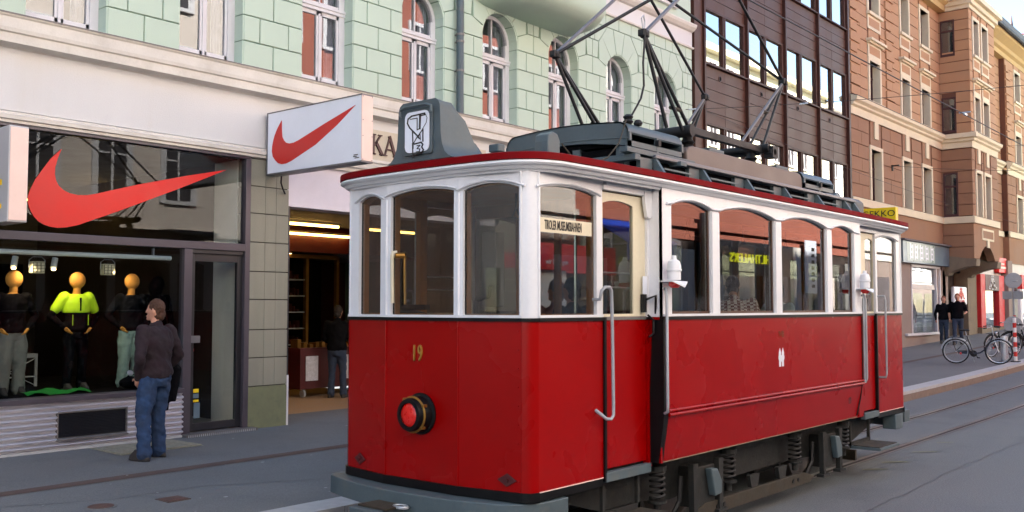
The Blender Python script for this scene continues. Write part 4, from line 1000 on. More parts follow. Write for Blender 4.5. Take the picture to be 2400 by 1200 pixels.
P('ground_wall', MB().box(48.6, OX1, YF-.2, YF+.3, 3.4, 3.9).box(43.0, 48.6, YF+.02, YF+.3, 3.3, 3.95).box(43, OX1, YF+.3, YF+.4, .2, 3.9), 'pale_white', ob)
# yellow signs
ys = thing('projecting_sign', (30, YF, 4.7), 'yellow projecting sign with dark capital letters above the tram roof', 'sign')
P('body', MB().box(30.0, 30.22, 9.93, 11.15, 4.42, 4.95), 'yellow_sign', ys, bev=.01)
text('lettering', 'GEKKO', .27, 'dark_text', ys, (29.995, 10.45, 4.76), '-x', 1.12)
P('bracket', MB().box(30.05, 30.15, 11.15, YF, 4.5, 4.9), 'sign_edge', ys)
y2 = thing('projecting_sign', (30.1, YF, 3.8), 'narrow upright yellow sign with a dark arc just behind the tram end', 'sign')
P('body', MB().box(30.02, 30.2, 9.86, 10.05, 3.3, 4.2), 'yellow_sign', y2, bev=.01)
P('bracket', MB().box(30.05, 30.15, 10.05, YF, 3.7, 3.76), 'sign_edge', y2)
P('arc', MB().tube([(30.01, 9.93+.05*math.cos(a), 3.75+.15*math.sin(a)) for a in [(-1.3+i*.26) for i in range(11)]], .012, 6), 'dark_text', y2)
# white building at the far end
fb = thing('white_building', (60, YF-.1, .4), 'pale lilac white old building beyond the orange one at the right edge', 'building')
P('wall', MB().box(OX1+.05, 95, YF-.15, YF+9, .2, 15.4), 'lilac_white', fb)
for z in (4.8, 8.3, 11.8, 15.1): P('string_course', MB().box(OX1+.05, 95, YF-.4, YF-.15, z, z+.3), 'lilac_white', fb, bev=.03)
for i in range(12):
    for z in (5.6, 9.1, 12.5):
        x = 53.6+i*2.4; w = P('window', MB().box(x, x+1.0, YF-.2, YF-.16, z, z+1.9), 'room_dark', fb); P('surround', MB().box(x-.15, x, YF-.25, YF-.15, z, z+1.9).box(x+1.0, x+1.15, YF-.25, YF-.15, z, z+1.9).box(x-.15, x+1.15, YF-.27, YF-.15, z+1.9, z+2.1), 'lilac_white', w)
P('roof', MB().prism([(YF-.5, 15.42), (YF+9, 15.42), (YF+9, 15.9), (YF+4, 16.2)], OX1+.05, 95, 'x'), 'terracotta', fb)
tw = thing('spire', (66.5, 14.6, 16), 'dark red pointed spire rising behind the last roofs', 'spire')
P('roof', MB().lathe([(.75, 0), (.45, 1.2), (.1, 3.6), (.02, 4.3)], (66.5, 14.6, 16), (0, 0, 1), 8), 'dark_red', tw)
P('turret', MB().box(66.0, 67.0, 14.1, 15.1, 12, 16), 'lilac_white', tw)

# ---------------------------------------------------------------- opposite side of the street (seen in reflections, sunlit)
def opp(name, x0, x1, h, m_, label, wsp=2.3, ww=1.05, z0=5.4, fl=3.3, roof='slate', ground='stone_base'):
    o = thing(name, ((x0+x1)/2, -6.5, .1), label, 'building'); Y = -6.5
    P('wall', MB().box(x0, x1, Y-9, Y, 3.9, h), m_, o); P('ground_floor', MB().box(x0, x1, Y-9, Y-.05, .1, 3.9), ground, o)
    P('cornice', MB().box(x0, x1, Y, Y+.5, h-.4, h).box(x0, x1, Y, Y+.12, 4.25, 4.4), m_, o)
    P('roof', MB().prism([(Y+.5, h), (Y-9, h), (Y-5, h+2.6)], x0, x1, 'x'), roof, o)
    wm = MB().box(-ww/2, ww/2, 0, .02, 0, 1.9).mesh('window', 'room_dark')
    fm = MB().box(-ww/2-.14, -ww/2, 0, .08, -.1, 2.05).box(ww/2, ww/2+.14, 0, .08, -.1, 2.05).box(-ww/2, ww/2, 0, .08, 1.9, 2.05).box(-ww/2, ww/2, 0, .12, -.12, 0).box(-.04, .04, .02, .05, 0, 1.9).box(-ww/2, -ww/2+.07, .02, .05, 0, 1.9).box(ww/2-.07, ww/2, .02, .05, 0, 1.9).box(-ww/2, ww/2, .02, .05, 1.3, 1.36).mesh('surround', 'white_frame')
    n = int((x1-x0-.8)//wsp); off = (x1-x0-(n-1)*wsp)/2
    z = z0
    while z+2.2 < h-.5:
        for i in range(n):
            w = put('window', wm, o, (x0+off+i*wsp, Y+.005, z)); put('surround', fm, w, (x0+off+i*wsp, Y+.005, z))
        z += fl
    sx = x0+.6
    while sx+2.6 < x1: 
        P('shop_window', MB().box(sx, sx+2.6, Y-.05, Y+.03, .7, 3.2), 'window_glass', o); sx += 3.2
    return o
opp('pink_building', -40, -6, 15.5, 'pink_stucco', 'pink stucco town house across the street at the far left')
opp('pink_building', -6, 20, 16, 'pink_stucco', 'pink stucco town house with white windows across the street behind the camera')
opp('terracotta_building', 20, 40, 17, 'terracotta', 'terracotta house with white windows across the street', ground='shadow_brown')
opp('white_building', 40, 50, 16.5, 'pale_white', 'white house across the street with a flat attic')
opp('yellow_building', 50, 72, 18.2, 'pale_yellow', 'pale yellow house across the street')
opp('white_building', 72, 110, 17.6, 'pale_white', 'last white house across the street far down the road')
for nm_, x0, x1, m_, lb in (('cream_building', -34, -6.1, 'cream_stucco', 'cream town house left of the green one, outside the photo'), ('grey_building', -64, -34, 'pale_white', 'grey white town house further left, outside the photo')):
    o = thing(nm_, ((x0+x1)/2, YF, .2), lb, 'building'); P('wall', MB().box(x0, x1, YF, YF+9, .1, 16), m_, o); P('roof', MB().prism([(YF-.5, 16), (YF+9, 16), (YF+5, 18.8)], x0, x1, 'x'), 'slate', o)
    wm = MB().box(-.5, .5, -.02, 0, 0, 1.9).mesh('window', 'window_glass'); fm = MB().box(-.64, -.5, -.08, 0, -.1, 2.05).box(.5, .64, -.08, 0, -.1, 2.05).box(-.5, .5, -.08, 0, 1.9, 2.05).box(-.5, .5, -.12, 0, -.12, 0).mesh('surround', 'white_frame')
    for z in (1.0, 5.2, 8.6, 12.0):
        for i in range(int((x1-x0-1)/2.6)):
            w = put('window', wm, o, (x0+1.6+i*2.6, YF-.005, z)); put('surround', fm, w, (x0+1.6+i*2.6, YF-.005, z))
osn = thing('fascia_sign', (14, -6.4, 3.6), 'dark shop fascia with yellow lettering across the street', 'sign')
P('board', MB().box(26.8, 32.2, -6.5, -6.3, 2.95, 4.0), 'black_frame', osn)
vb = thing('hanging_sign', (26, -6.4, 3.4), 'tall dark sign with stacked yellow letters across the street', 'sign'); P('board', MB().box(25.6, 26.3, -6.3, -6.2, 2.2, 4.7), 'black_frame', vb)
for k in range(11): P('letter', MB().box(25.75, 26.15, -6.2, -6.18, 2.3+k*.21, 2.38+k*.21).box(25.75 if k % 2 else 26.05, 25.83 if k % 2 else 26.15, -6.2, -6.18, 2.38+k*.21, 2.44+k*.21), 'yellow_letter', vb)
wb = thing('banner', (33.8, -6.3, 3.4), 'white hanging banner with dark marks across the street', 'banner'); P('cloth', MB().box(33.2, 34.2, -6.3, -6.27, 2.4, 4.3), 'sign_white', wb)
for k in range(7): P('mark', MB().box(33.75, 34.0, -6.27, -6.26, 2.6+k*.22, 2.72+k*.22), 'dark_text', wb)
for nth_, (x0_, x1_, z0_, z1_, mm_) in zip(('first', 'second', 'third', 'fourth', 'fifth', 'sixth'), ((19, 21.2, .3, 3.2, 'pale_white'), (24.2, 25.4, .3, 3.6, 'pale_white'), (26.6, 27.2, .3, 2.9, 'pale_white'), (32.4, 33.0, .3, 4.0, 'pale_white'), (34.5, 36.0, .3, 3.0, 'pink_stucco'), (37.5, 38.2, .3, 3.6, 'pale_white'))):
    pw = thing('shop_pilaster', ((x0_+x1_)/2, -6.4, .1), f'shop pilaster across the street reflected in the tram, {nth_} from the left', 'pilaster', 'pale pilasters across the street'); P('shaft', MB().box(x0_, x1_, -6.5, -6.35, z0_, z1_), mm_, pw)
for aw, (x0, x1, mm, lb) in enumerate(((20.6, 22.6, 'awning_blue', 'blue shop awning across the street'), (-3.5, 0.5, 'awning_red', 'red shop awning across the street'), (6, 12, 'blue_grey_sign', 'grey shop awning across the street'))):
    a_ = thing('awning', ((x0+x1)/2, -6.4, 3), lb, 'awning'); P('cloth', MB().prism([(-6.5, 4.3), (-5.3, 3.6), (-5.3, 3.1), (-5.33, 3.1), (-5.33, 3.56), (-6.5, 4.25)], x0, x1, 'x'), mm, a_); P('frame', MB().box(x0, x0+.04, -6.5, -5.3, 3.5, 3.54).box(x1-.04, x1, -6.5, -5.3, 3.5, 3.54), 'sign_edge', a_)

# ---------------------------------------------------------------- the old tram
tram = thing('tram', (8.7, 5, 0), 'vintage red and white tram numbered 19 with a pantograph on its grey roof', 'tram')
YC = 4.995; XM = 8.735               # centre line, mid length
YN, YSN = 4.05, 3.93                 # platform side, saloon side (street side)
def mir(x, y, z, mx, my): return (2*XM-x if mx else x, 2*YC-y if my else y, z)
ZW = 1.825; ZT = 2.835; ZR = .668     # waist, top of side, lower edge
FV = [(5.103, 4.05), (5.06, 4.062), (5.032, 4.088), (5.019, 4.127), (4.935, 4.63), (4.93, 5.36), (5.009, 5.863), (5.022, 5.902), (5.05, 5.928), (5.103, 5.94)]
SX0, SX1 = 6.50, 10.68               # saloon
def ffac(a, b, my=False):
    """frame of a front facet from a to b: u along, d inward, z up"""
    A = Vector((*a, 0)); B = Vector((*b, 0)); t = (B-A).normalized(); nrm = Vector((-t.y, t.x, 0))
    if nrm.x < 0: nrm = -nrm
    return t, nrm, (B-A).length
class TB(MB): pass
def end_tf(mx, base):
    def f(x, y, z):
        q = base(x, y, z); return mir(q[0], q[1], q[2], mx, False)
    return f
def facet_tf(a, b, mx):
    t, nr, L = ffac(a, b); A = Vector((*a, 0))
    return end_tf(mx, lambda u, d, z: tuple(A+t*u+nr*d+Vector((0, 0, z)))), L
FW = [((4.127, 4.63), (4.147, 4.591), 2.714, 2.755), ((4.63, 5.36), (4.674, 5.314), 2.722, 2.757), ((5.36, 5.863), (5.439, 5.736), 2.712, 2.75)]
facets = [((5.019, 4.127), (4.935, 4.63)), ((4.935, 4.63), (4.93, 5.36)), ((4.93, 5.36), (5.009, 5.863))]
for mx in (False, True):
    for (a, b), (yy, (w0, w1), zs_, zp) in zip(facets, FW):
        tf, L = facet_tf(a, b, mx); sc = L/(b[1]-a[1]); u0, u1 = (w0-a[1])*sc, (w1-a[1])*sc
        mb = MB(tf); wall_open(mb, 0, L, ZW, ZT, [(u0, u1, 1.845, zs_, zp)], 0, .03); P('end_frame', mb, 'white_paint', tram)
        mb = MB(tf); wall_open(mb, .002, L-.002, ZW, ZT, [(u0+.012, u1-.012, 1.855, zs_-.012, zp-.012)], .032, .085); P('window_lining', mb, 'wood', tram)
        P('window_seal', MB(tf).box(u0, u0+.009, .024, .034, 1.85, zs_).box(u1-.009, u1, .024, .034, 1.85, zs_), 'black_trim', tram)
        P('pane', MB(tf).prism([(u0, 1.845), (u1, 1.845)]+arc(u0, u1, zs_, zp)[::-1], .026, .030), 'tram_glass', tram)
        P('arch_bead', MB(tf).tube([(u0-.05, -.008, zs_+.004)]+[(u, -.008, z+.016) for u, z in arc(u0-.012, u1+.012, zs_, zp)]+[(u1+.05, -.008, zs_+.004)], .010, 6), 'white_paint', tram, smooth=60)
        P('sill_strip', MB(tf).box(-.004, L+.004, -.014, 0, 1.828, 1.846), 'white_paint', tram)
        P('waist_rail', MB(tf).box(-.004, L+.004, -.014, .03, 1.803, 1.826), 'black_trim', tram)
        P('end_panel', MB(tf).box(.0015, L-.0015, 0, .05, ZR, 1.803), 'red_paint', tram)
        P('lower_rail', MB(tf).box(-.004, L+.004, -.016, .03, ZR-.062, ZR), 'black_trim', tram)
    # cover strips with rivets
    for i, (x, y) in enumerate(((4.935, 4.63), (4.93, 5.36))):
        q = [mir(x-.003, y, z, mx, False) for z in (ZR, 1.80)]; P('cover_strip', MB().tube(q, .006, 6), 'red_paint', tram)
        q = [mir(x+.001, y, z, mx, False) for z in (1.83, 2.70)]; P('cover_strip', MB().tube(q, .012, 8), 'white_paint', tram)
    rv = MB()
    for z in [ZR+.07+i*.125 for i in range(18)]:
        if abs(z-1.81) > .03:
            for my in (0, 1): rv.ball(mir(5.014, 4.152 if z < 1.8 else 4.135, z, mx, my), .0055, 6, 4)
    o = P('rivets', rv, 'white_paint' if 0 else 'red_paint', tram); o['kind'] = 'stuff'
    for my in (False, True):
        cpts = [(5.103, 4.05), (5.06, 4.062), (5.032, 4.088), (5.019, 4.127)]
        for z0, z1, m_, o_ in ((ZW, ZT, 'white_paint', 0), (ZR, 1.803, 'red_paint', 0), (1.803, 1.826, 'black_trim', .013), (ZR-.062, ZR, 'black_trim', .015)):
            cen = Vector((5.15, 4.2)); pin = [Vector(p)+(cen-Vector(p)).normalized()*.05 for p in cpts]; pout = [Vector(p)-(cen-Vector(p)).normalized()*o_ for p in cpts]
            mb = MB(lambda x, y, z: mir(x, y, z, mx, my)); mb.prism([tuple(p) for p in pout]+[tuple(p) for p in reversed(pin)], z0, z1, 'z'); P('corner_panel', mb, m_, tram, smooth=35)
        mb = MB(lambda x, y, z: mir(x, y, z, mx, my)); mb.tube([(5.012, 4.128, 1.83), (5.012, 4.128, ZT)], .008, 6); mb.tube([(5.105, 4.047, 1.83), (5.105, 4.047, ZT)], .008, 6); P('cover_strip', mb, 'white_paint', tram)
        # platform side: window, door
        def tf(u, d, z): return mir(u, YN+d, z, mx, my)
        if not mx: WA, DA, XE_ = (5.125, 5.785), (5.873, 6.447), SX0
        else: WA, DA, XE_ = (5.26, 5.93), (6.0, 6.42), 2*XM-SX1
        mb = MB(tf); wall_open(mb, 5.104, DA[0]-.015, ZW, ZT, [(WA[0], WA[1], 1.845, 2.712, 2.745)], 0, .03); mb.box(DA[0]-.015, DA[1]+.02, 0, .03, 2.765, ZT); mb.box(DA[1]+.02, XE_+.02, 0, .03, ZW, ZT); P('side_frame', mb, 'white_paint', tram)
        mb = MB(tf); wall_open(mb, 5.13, DA[0]-.02, ZW, ZT, [(WA[0]+.012, WA[1]-.012, 1.855, 2.70, 2.733)], .032, .085); P('window_lining', mb, 'wood', tram)
        P('pane', MB(tf).prism([(WA[0], 1.845), (WA[1], 1.845)]+arc(*WA, 2.712, 2.745)[::-1], .026, .030), 'tram_glass', tram)
        P('arch_bead', MB(tf).tube([(WA[0]-.05, -.008, 2.714)]+[(u, -.008, z+.014) for u, z in arc(WA[0]-.01, WA[1]+.01, 2.712, 2.745)]+[(WA[1]+.04, -.008, 2.714)], .009, 6), 'white_paint', tram, smooth=60)
        P('sill_strip', MB(tf).box(5.104, DA[0]-.02, -.014, 0, 1.828, 1.846), 'white_paint', tram)
        P('waist_rail', MB(tf).box(5.104, DA[0]-.015, -.014, .03, 1.803, 1.826).box(DA[0]-.015, DA[0]+.012, -.016, .03, ZR-.03, 1.826).box(DA[1]+.022, XE_, -.012, .03, 1.803, 1.826), 'black_trim', tram)
        P('side_panel', MB(tf).box(5.104, DA[0]-.015, 0, .05, ZR, 1.803).box(5.11, XE_+.02, .03, .05, ZR+.01, ZR+.02), 'red_paint', tram)
        P('side_panel', MB(tf).box(DA[1]+.02, XE_+.02, 0, .05, ZR, 1.803), 'red_paint', tram)
        P('lower_rail', MB(tf).box(5.104, DA[0]-.02, .0, .03, ZR-.06, ZR-.006), 'black_trim', tram); P('edge_strip', MB(tf).box(5.11, DA[0]-.02, -.006, 0, ZR-.004, ZR+.002), 'sign_pink', tram)
        dr = MB(tf); d0, d1 = DA
        wall_open(dr, d0+.012, d1+.018, 1.83, 2.755, [(d0+.015, d1-.15, 1.85, 2.672, 2.70)], .018, .05)
        dd = P('door', dr, 'cream_paint', tram)
        P('lower_panel', MB(tf).box(d0+.014, d1+.016, .018, .05, .72, 1.81), 'red_paint', dd); P('pane', MB(tf).prism([(d0+.01, 1.85), (d1-.15, 1.85)]+arc(d0+.01, d1-.15, 2.672, 2.70)[::-1], .03, .034), 'tram_glass', dd)
        P('waist_rail', MB(tf).box(d0+.014, d1+.016, .008, .03, 1.805, 1.83), 'zinc', dd)
        P('guard_rail', MB(tf).tube([(d0, .07, 2.05), (d1-.1, .07, 2.05)], .007, 6).tube([(d0, .07, 2.16), (d1-.1, .07, 2.16)], .007, 6), 'silver', dd)
        P('sill_plate', MB(tf).box(d0+.0, d1+.03, -.02, .03, .63, .70), 'grey_blue_light', tram, bev=.004)
        P('lock', MB(tf).box(d1-.06, d1-.02, -.02, .01, 1.86, 2.0).tube([(d1-.04, -.03, 1.96), (d1+.03, -.07, 1.99), (d1+.06, -.05, 1.85)], .01, 6).tube([(d1-.02, -.03, 1.84), (d1+.03, -.05, 1.80), (d1+.03, -.05, 1.70), (d1-.02, -.04, 1.67)], .008, 6), 'dark_iron', dd)
        P('header', MB(tf).box(DA[0]-.02, XE_, -.02, .0, 2.765, 2.80).box(DA[0]-.0, XE_, -.03, 0, 2.80, ZT).prism([(XE_-.10, 2.80), (XE_-.10, 2.72), (XE_-.07, 2.60), (XE_-.02, 2.59), (XE_-.0, 2.62), (XE_, 2.80)], -.03, 0), 'white_paint', tram, bev=.003)
        P('notice', MB(tf).box(XE_-.10, XE_-.04, -.003, 0, 2.0, 2.14), 'sign_white', tram)
        # grab rails
        if not mx:
            hr = MB(tf).tube([(5.735, .0, 1.955), (5.735, -.06, 1.955), (5.74, -.075, 2.02), (5.775, -.08, 2.045), (5.83, -.08, 2.045), (5.853, -.08, 2.02), (5.86, -.08, 1.9), (5.873, -.08, 1.18), (5.872, -.08, 1.12), (5.84, -.08, 1.095), (5.79, -.075, 1.10), (5.765, -.05, 1.13), (5.762, -.0, 1.16)], .0125, 8)
            P('grab_rail', hr, 'handle_grey', tram, smooth=60)
            P('grab_rail', MB(tf).tube([(6.52, -.12, 2.045), (6.50, -.15, 2.045), (6.485, -.165, 2.02), (6.485, -.165, 1.15), (6.485, -.165, 1.10), (6.50, -.13, 1.085)], .0125, 8), 'handle_grey', tram, smooth=60)
        else:
            for xx, yy in ((5.93, -.08), (XE_-.03, -.15)): P('grab_rail', MB(tf).tube([(xx, 0, 2.03), (xx, yy, 2.03), (xx, yy-.01, 1.98), (xx, yy-.01, 1.12), (xx, yy, 1.08), (xx, 0, 1.08)], .0125, 8), 'handle_grey', tram, smooth=60)
# saloon sides
SWN = [(6.637, 7.275), (7.417, 8.50), (8.648, 9.72), (9.846, 10.47)]
for my in (False, True):
    def tf(u, d, z): return mir(u, YSN+d, z, False, my)
    mb = MB(tf); wall_open(mb, SX0, SX1, ZW, ZT, [(a, b, 1.847, 2.708, 2.708+(.045 if b-a < .8 else .06)) for a, b in SWN], 0, .03); P('saloon_frame', mb, 'white_paint', tram)
    mb = MB(tf); wall_open(mb, SX0+.02, SX1-.02, ZW, ZT, [(a+.012, b-.012, 1.857, 2.695, 2.70+(.033 if b-a < .8 else .048)) for a, b in SWN], .032, .09); P('window_lining', mb, 'wood_dark', tram)
    bead = [(SX0+.06, -.008, 2.712)]
    for a, b in SWN:
        zp = 2.708+(.045 if b-a < .8 else .06)
        P('pane', MB(tf).prism([(a, 1.847), (b, 1.847)]+arc(a, b, 2.708, zp)[::-1], .026, .030), 'tram_glass', tram)
        P('pane_frame', MB(tf).box(b-.02, b, .018, .03, 1.85, 2.71).box(a, a+.02, .018, .03, 1.85, 2.71).box(a, b, .018, .03, 1.847, 1.868), 'wood_dark', tram)
        bead += [(u, -.009, z+.014) for u, z in arc(a-.0, b+.0, 2.706, zp)]
        mull = P('window_post', MB(tf).box(b+.008, b+.135 if b < 10 else b+.06, -.012, 0, 1.847, 2.70), 'white_paint', tram, bev=.004)
    bead += [(SX1-.04, -.008, 2.712)]
    P('arch_bead', MB(tf).tube(bead, .011, 6), 'white_paint', tram, smooth=60)
    P('sill_strip', MB(tf).box(SX0, SX1, -.016, 0, 1.829, 1.848), 'white_paint', tram)
    P('waist_rail', MB(tf).box(SX0, SX1, -.012, .03, 1.803, 1.828), 'black_trim', tram)
    # side panel with tumblehome skirt
    prof = [(0, 1.803), (0, 1.16), (0.0, 1.08), (.012, .98), (.035, .84), (.055, .70), (.075, .70), (.06, .9), (.04, 1.08), (.04, 1.803)]
    mb = MB(tf); n = len(prof); xs = [SX0+.055, SX1-.0]
    mb.add([(x, d, z) for x in xs for d, z in prof], [(i, (i+1) % n, n+(i+1) % n, n+i) for i in range(n)]+[tuple(range(n)), tuple(reversed(range(n, 2*n)))]); P('saloon_panel', mb, 'red_paint', tram, smooth=30)
    mb = MB(tf); mb.add([(x, d-.008*(k), z) for x in (SX0-.005, SX0+.062) for d, z in prof[:6]+[(prof[5][0]+.1, .70), (.1, 1.803)] for k in (1,)], [(i, (i+1) % 8, 8+(i+1) % 8, 8+i) for i in range(8)]+[tuple(range(8)), tuple(reversed(range(8, 16)))]); P('edge_trim', mb, 'black_trim', tram)
    P('edge_trim', MB(tf).tube([(SX1, -.004, 1.80), (SX1, -.004, 1.10), (SX1-.02, .02, .9), (SX1-.06, .045, .72)], .008, 6), 'black_trim', tram)
    P('rub_rail', MB(tf).tube([(SX0+.06, -.008, 1.098), (SX1+.02, -.008, 1.098)], .013, 8), 'red_paint', tram, smooth=60); P('rub_rail', MB(tf).tube([(SX0+.06, -.012, 1.066), (SX1+.02, -.012, 1.066)], .016, 8), 'red_paint', tram, smooth=60)
    P('pipe', MB(tf).tube([(SX1+.02, -.02, 2.12), (SX1+.02, -.02, 1.07)], .012, 6), 'silver', tram)
    P('edge_strip', MB(tf).box(SX0+.06, SX1-.05, .045, .056, .696, .703), 'stone_brown', tram)
    for x in (SX0, SX1-.03):
        P('saloon_return', MB(tf).box(x, x+.03, 0.001, .12, ZW, ZT), 'white_paint', tram); P('saloon_return', MB(tf).box(x+.002, x+.028, .03, .12, .70, ZW), 'red_paint', tram)
    # signal lamps in white cups
    if not my:
        for xx in (6.545, 10.60):
            l = MB(tf); l.lathe([(.0, .10), (.018, .10), (.022, .07), (.045, .055), (.055, .02), (.055, -.005), (.06, -.008), (.06, -.02), (.052, -.022), (.052, -.09), (.01, -.09)], (xx, -.075, 2.20), (0, 0, 1), 16)
            P('side_lamp', l, 'white_paint', tram, smooth=40)
            P('lamp_tray', MB(tf).prism([(-.075, 0), (-.145, .0), (-.16, .03), (-.15, .04), (-.075, .015), (0, .015), (0, 0)], xx-.10, xx+.10, 'x') if 0 else MB(tf).add([(xx-.10, 0, 2.105), (xx-.10, -.12, 2.105), (xx, -.17, 2.065), (xx+.11, -.13, 2.10), (xx+.11, 0, 2.105), (xx-.10, 0, 2.095), (xx-.10, -.12, 2.095), (xx, -.17, 2.05), (xx+.11, -.13, 2.09), (xx+.11, 0, 2.095)], [(0, 1, 2, 3, 4), (9, 8, 7, 6, 5), (0, 5, 6, 1), (1, 6, 7, 2), (2, 7, 8, 3), (3, 8, 9, 4)]), 'white_paint', tram)
            P('lamp_lens', MB(tf).lathe([(.045, 0), (.05, -.03), (.03, -.05)], (xx, -.08, 2.10), (0, 0, 1), 14), 'lens_red', tram)
# city arms and numbers on the side
cr = MB(); 
for q in (-1, 1): cr.prism([(8.615+q*.012, 1.345), (8.615+q*.05, 1.345), (8.615+q*.05, 1.40), (8.615+q*.062, 1.42), (8.615+q*.062, 1.44), (8.615+q*.055, 1.45), (8.615+q*.055, 1.475), (8.615+q*.032, 1.52), (8.615+q*.010, 1.475), (8.615+q*.010, 1.40)], YSN-.003, YSN)
cr.box(8.60, 8.63, YSN-.003, YSN, 1.39, 1.45)
P('city_arms', cr, 'sign_white', tram)
text('lettering', 'IVB', .085, 'gold_dim', tram, (8.62, YSN-.002, 1.645), '-y', 1.0, .002)
text('lettering', '19', .10, 'dark_red', tram, (10.31, YSN+.003, .90), '-y', .8, .002)
for i, (ch, yy) in enumerate((('1', 5.055), ('9', 4.995))):
    text('number', ch, .17, 'dark_iron', tram, (4.9305, yy+.006, 1.563), '-x', .62, .004); text('number', ch, .165, 'gold_paint', tram, (4.926, yy, 1.565), '-x', .6, .006)
# headlamp
hl = P('headlamp', MB().lathe([(.148, .0), (.148, -.012), (.128, -.018), (.125, -.075), (.118, -.085), (.118, -.115), (.112, -.13), (.086, -.134), (.082, -.12)], (4.93, 4.985, 1.14), (1, 0, 0), 36), 'black_trim', tram, smooth=35)
P('rim', MB().lathe([(.126, -.08), (.131, -.083), (.131, -.090), (.125, -.094), (.118, -.094)], (4.93, 4.985, 1.14), (1, 0, 0), 36), 'brass', hl, smooth=35)
P('lens', MB().lathe([(.084, -.118), (.080, -.123), (.05, -.130), (.0, -.133)], (4.93, 4.985, 1.14), (1, 0, 0), 32), 'lens_red', hl, smooth=60)
for a in (.9, 2.6, 3.9): P('clip', MB().cbox((4.85, 4.985+.13*math.cos(a), 1.14+.13*math.sin(a)), (.04, .022, .022)), 'brass', hl, bev=.004)
hb = P('headlamp', MB().lathe([(.15, .0), (.148, .075), (.135, .12), (.1, .135)], (12.54, 5.0, 1.14), (1, 0, 0), 28), 'black_trim', tram, smooth=35)
for fi, yy in ((0, 4.235), (2, 5.69)):
    a_, b_ = facets[fi]; tf, L = facet_tf(a_, b_, False); u = (yy-a_[1])*L/(b_[1]-a_[1])
    P('diamond_plate', MB(tf).prism([(u-.075, .745), (u, .79), (u+.075, .745), (u, .70)], -.012, .0), 'dark_red', tram, bev=.003); P('bolt', MB(tf).lathe([(.016, 0), (.016, -.014)], (u, -.012, .745), (0, 1, 0), 8), 'dark_red', tram)
# name board in the side window
nb = P('name_board', MB().box(5.127, 5.745, YN+.016, YN+.022, 2.413, 2.513), 'cream_paint', tram); nt_ = text('lettering', 'TIROLER MUSEUMSBAHNEN', .092, 'dark_text', nb, (5.405, YN+.0145, 2.462), '-y', 10.43, .001, .0012)
# windscreen wiper / heater rod
wp = P('wiper', MB().tube([(4.90, 5.26, 1.93), (4.895, 5.262, 2.27)], .014, 8).tube([(4.895, 5.262, 2.27), (4.90, 5.25, 2.30), (4.92, 5.235, 2.30)], .018, 8), 'cream_paint', tram, smooth=60); P('rod', MB().tube([(4.97, 5.20, 1.92), (4.965, 5.20, 2.28)], .012, 8).tube([(4.90, 5.235, 2.28), (4.96, 5.20, 2.28)], .022, 10), 'brass', wp, smooth=60)
# eaves: cream moulding and red roof edge swept round the outline
def outline(o, nx=12):
    """closed roof outline, offset o outward"""
    pts = []
    base = [(4.842, 4.9), (4.846, 4.62), (4.862, 4.4), (4.895, 4.2), (4.935, 4.10), (5.0, 4.01), (5.085, 3.95), (5.21, 3.91), (5.6, 3.89), (6.3, 3.87), (XM, 3.865)]
    q = [(x, y) for x, y in base]
    q = q+[(2*XM-x, y) for x, y in reversed(q[:-1])]
    far = [(x, 2*YC-y) for x, y in reversed(q)]
    pts = q+[p for p in far if p != q[-1] and p != q[0]]
    # de-duplicate near points
    out = []
    for p in pts:
        if not out or (Vector(p)-Vector(out[-1])).length > .02: out.append(p)
    n = len(out); res = []
    for i, p in enumerate(out):
        a = Vector(out[i-1]); b = Vector(out[(i+1) % n]); t = (b-a).normalized(); nn = Vector((t.y, -t.x))
        if nn.dot(Vector(p)-Vector((XM, YC))) < 0 and abs(Vector(p).y-YC) > .5: nn = -nn
        if abs(p[1]-YC) <= .5: nn = Vector((-1 if p[0] < XM else 1, 0))
        res.append((p[0]+nn.x*o, p[1]+nn.y*o))
    return res
def sweep_out(prof, m_, nm):
    mb = MB(); rings = [[(x, y, z) for x, y in outline(o)] for o, z in prof]; n = len(rings[0])
    vs = [v for r in rings for v in r]; k = len(prof)
    mb.add(vs, [(i*n+j, i*n+(j+1) % n, ((i+1) % k)*n+(j+1) % n, ((i+1) % k)*n+j) for i in range(k) for j in range(n)]); return P(nm, mb, m_, tram, smooth=28)
sweep_out([(-.10, 2.815), (-.075, 2.815), (-.07, 2.828), (-.048, 2.832), (-.036, 2.845), (-.032, 2.852), (-.012, 2.857), (0.0, 2.870), (-.001, 2.882), (-.014, 2.8895), (-.10, 2.8895)], 'white_paint', 'eaves_moulding')
sweep_out([(-.012, 2.890), (.003, 2.892), (.001, 2.936), (-.012, 2.942), (-.10, 2.944), (-.10, 2.890)], 'red_roof_edge', 'roof_edge')
ol = outline(-.02); mb = MB(); n = len(ol)
rings = [(1, 2.938), (.93, 2.946), (.8, 2.97), (.6, 3.0), (.3, 3.02), (.001, 3.03)]
vs = [(XM+(x-XM)*(1-(1-s)*.25) if s > .01 else XM+(x-XM)*.7, YC+(y-YC)*s, z) for s, z in rings for x, y in ol]
mb.add(vs, [(i*n+j, i*n+(j+1) % n, (i+1)*n+(j+1) % n, (i+1)*n+j) for i in range(len(rings)-1) for j in range(n)]); P('roof', mb, 'roof_grey', tram, smooth=60)
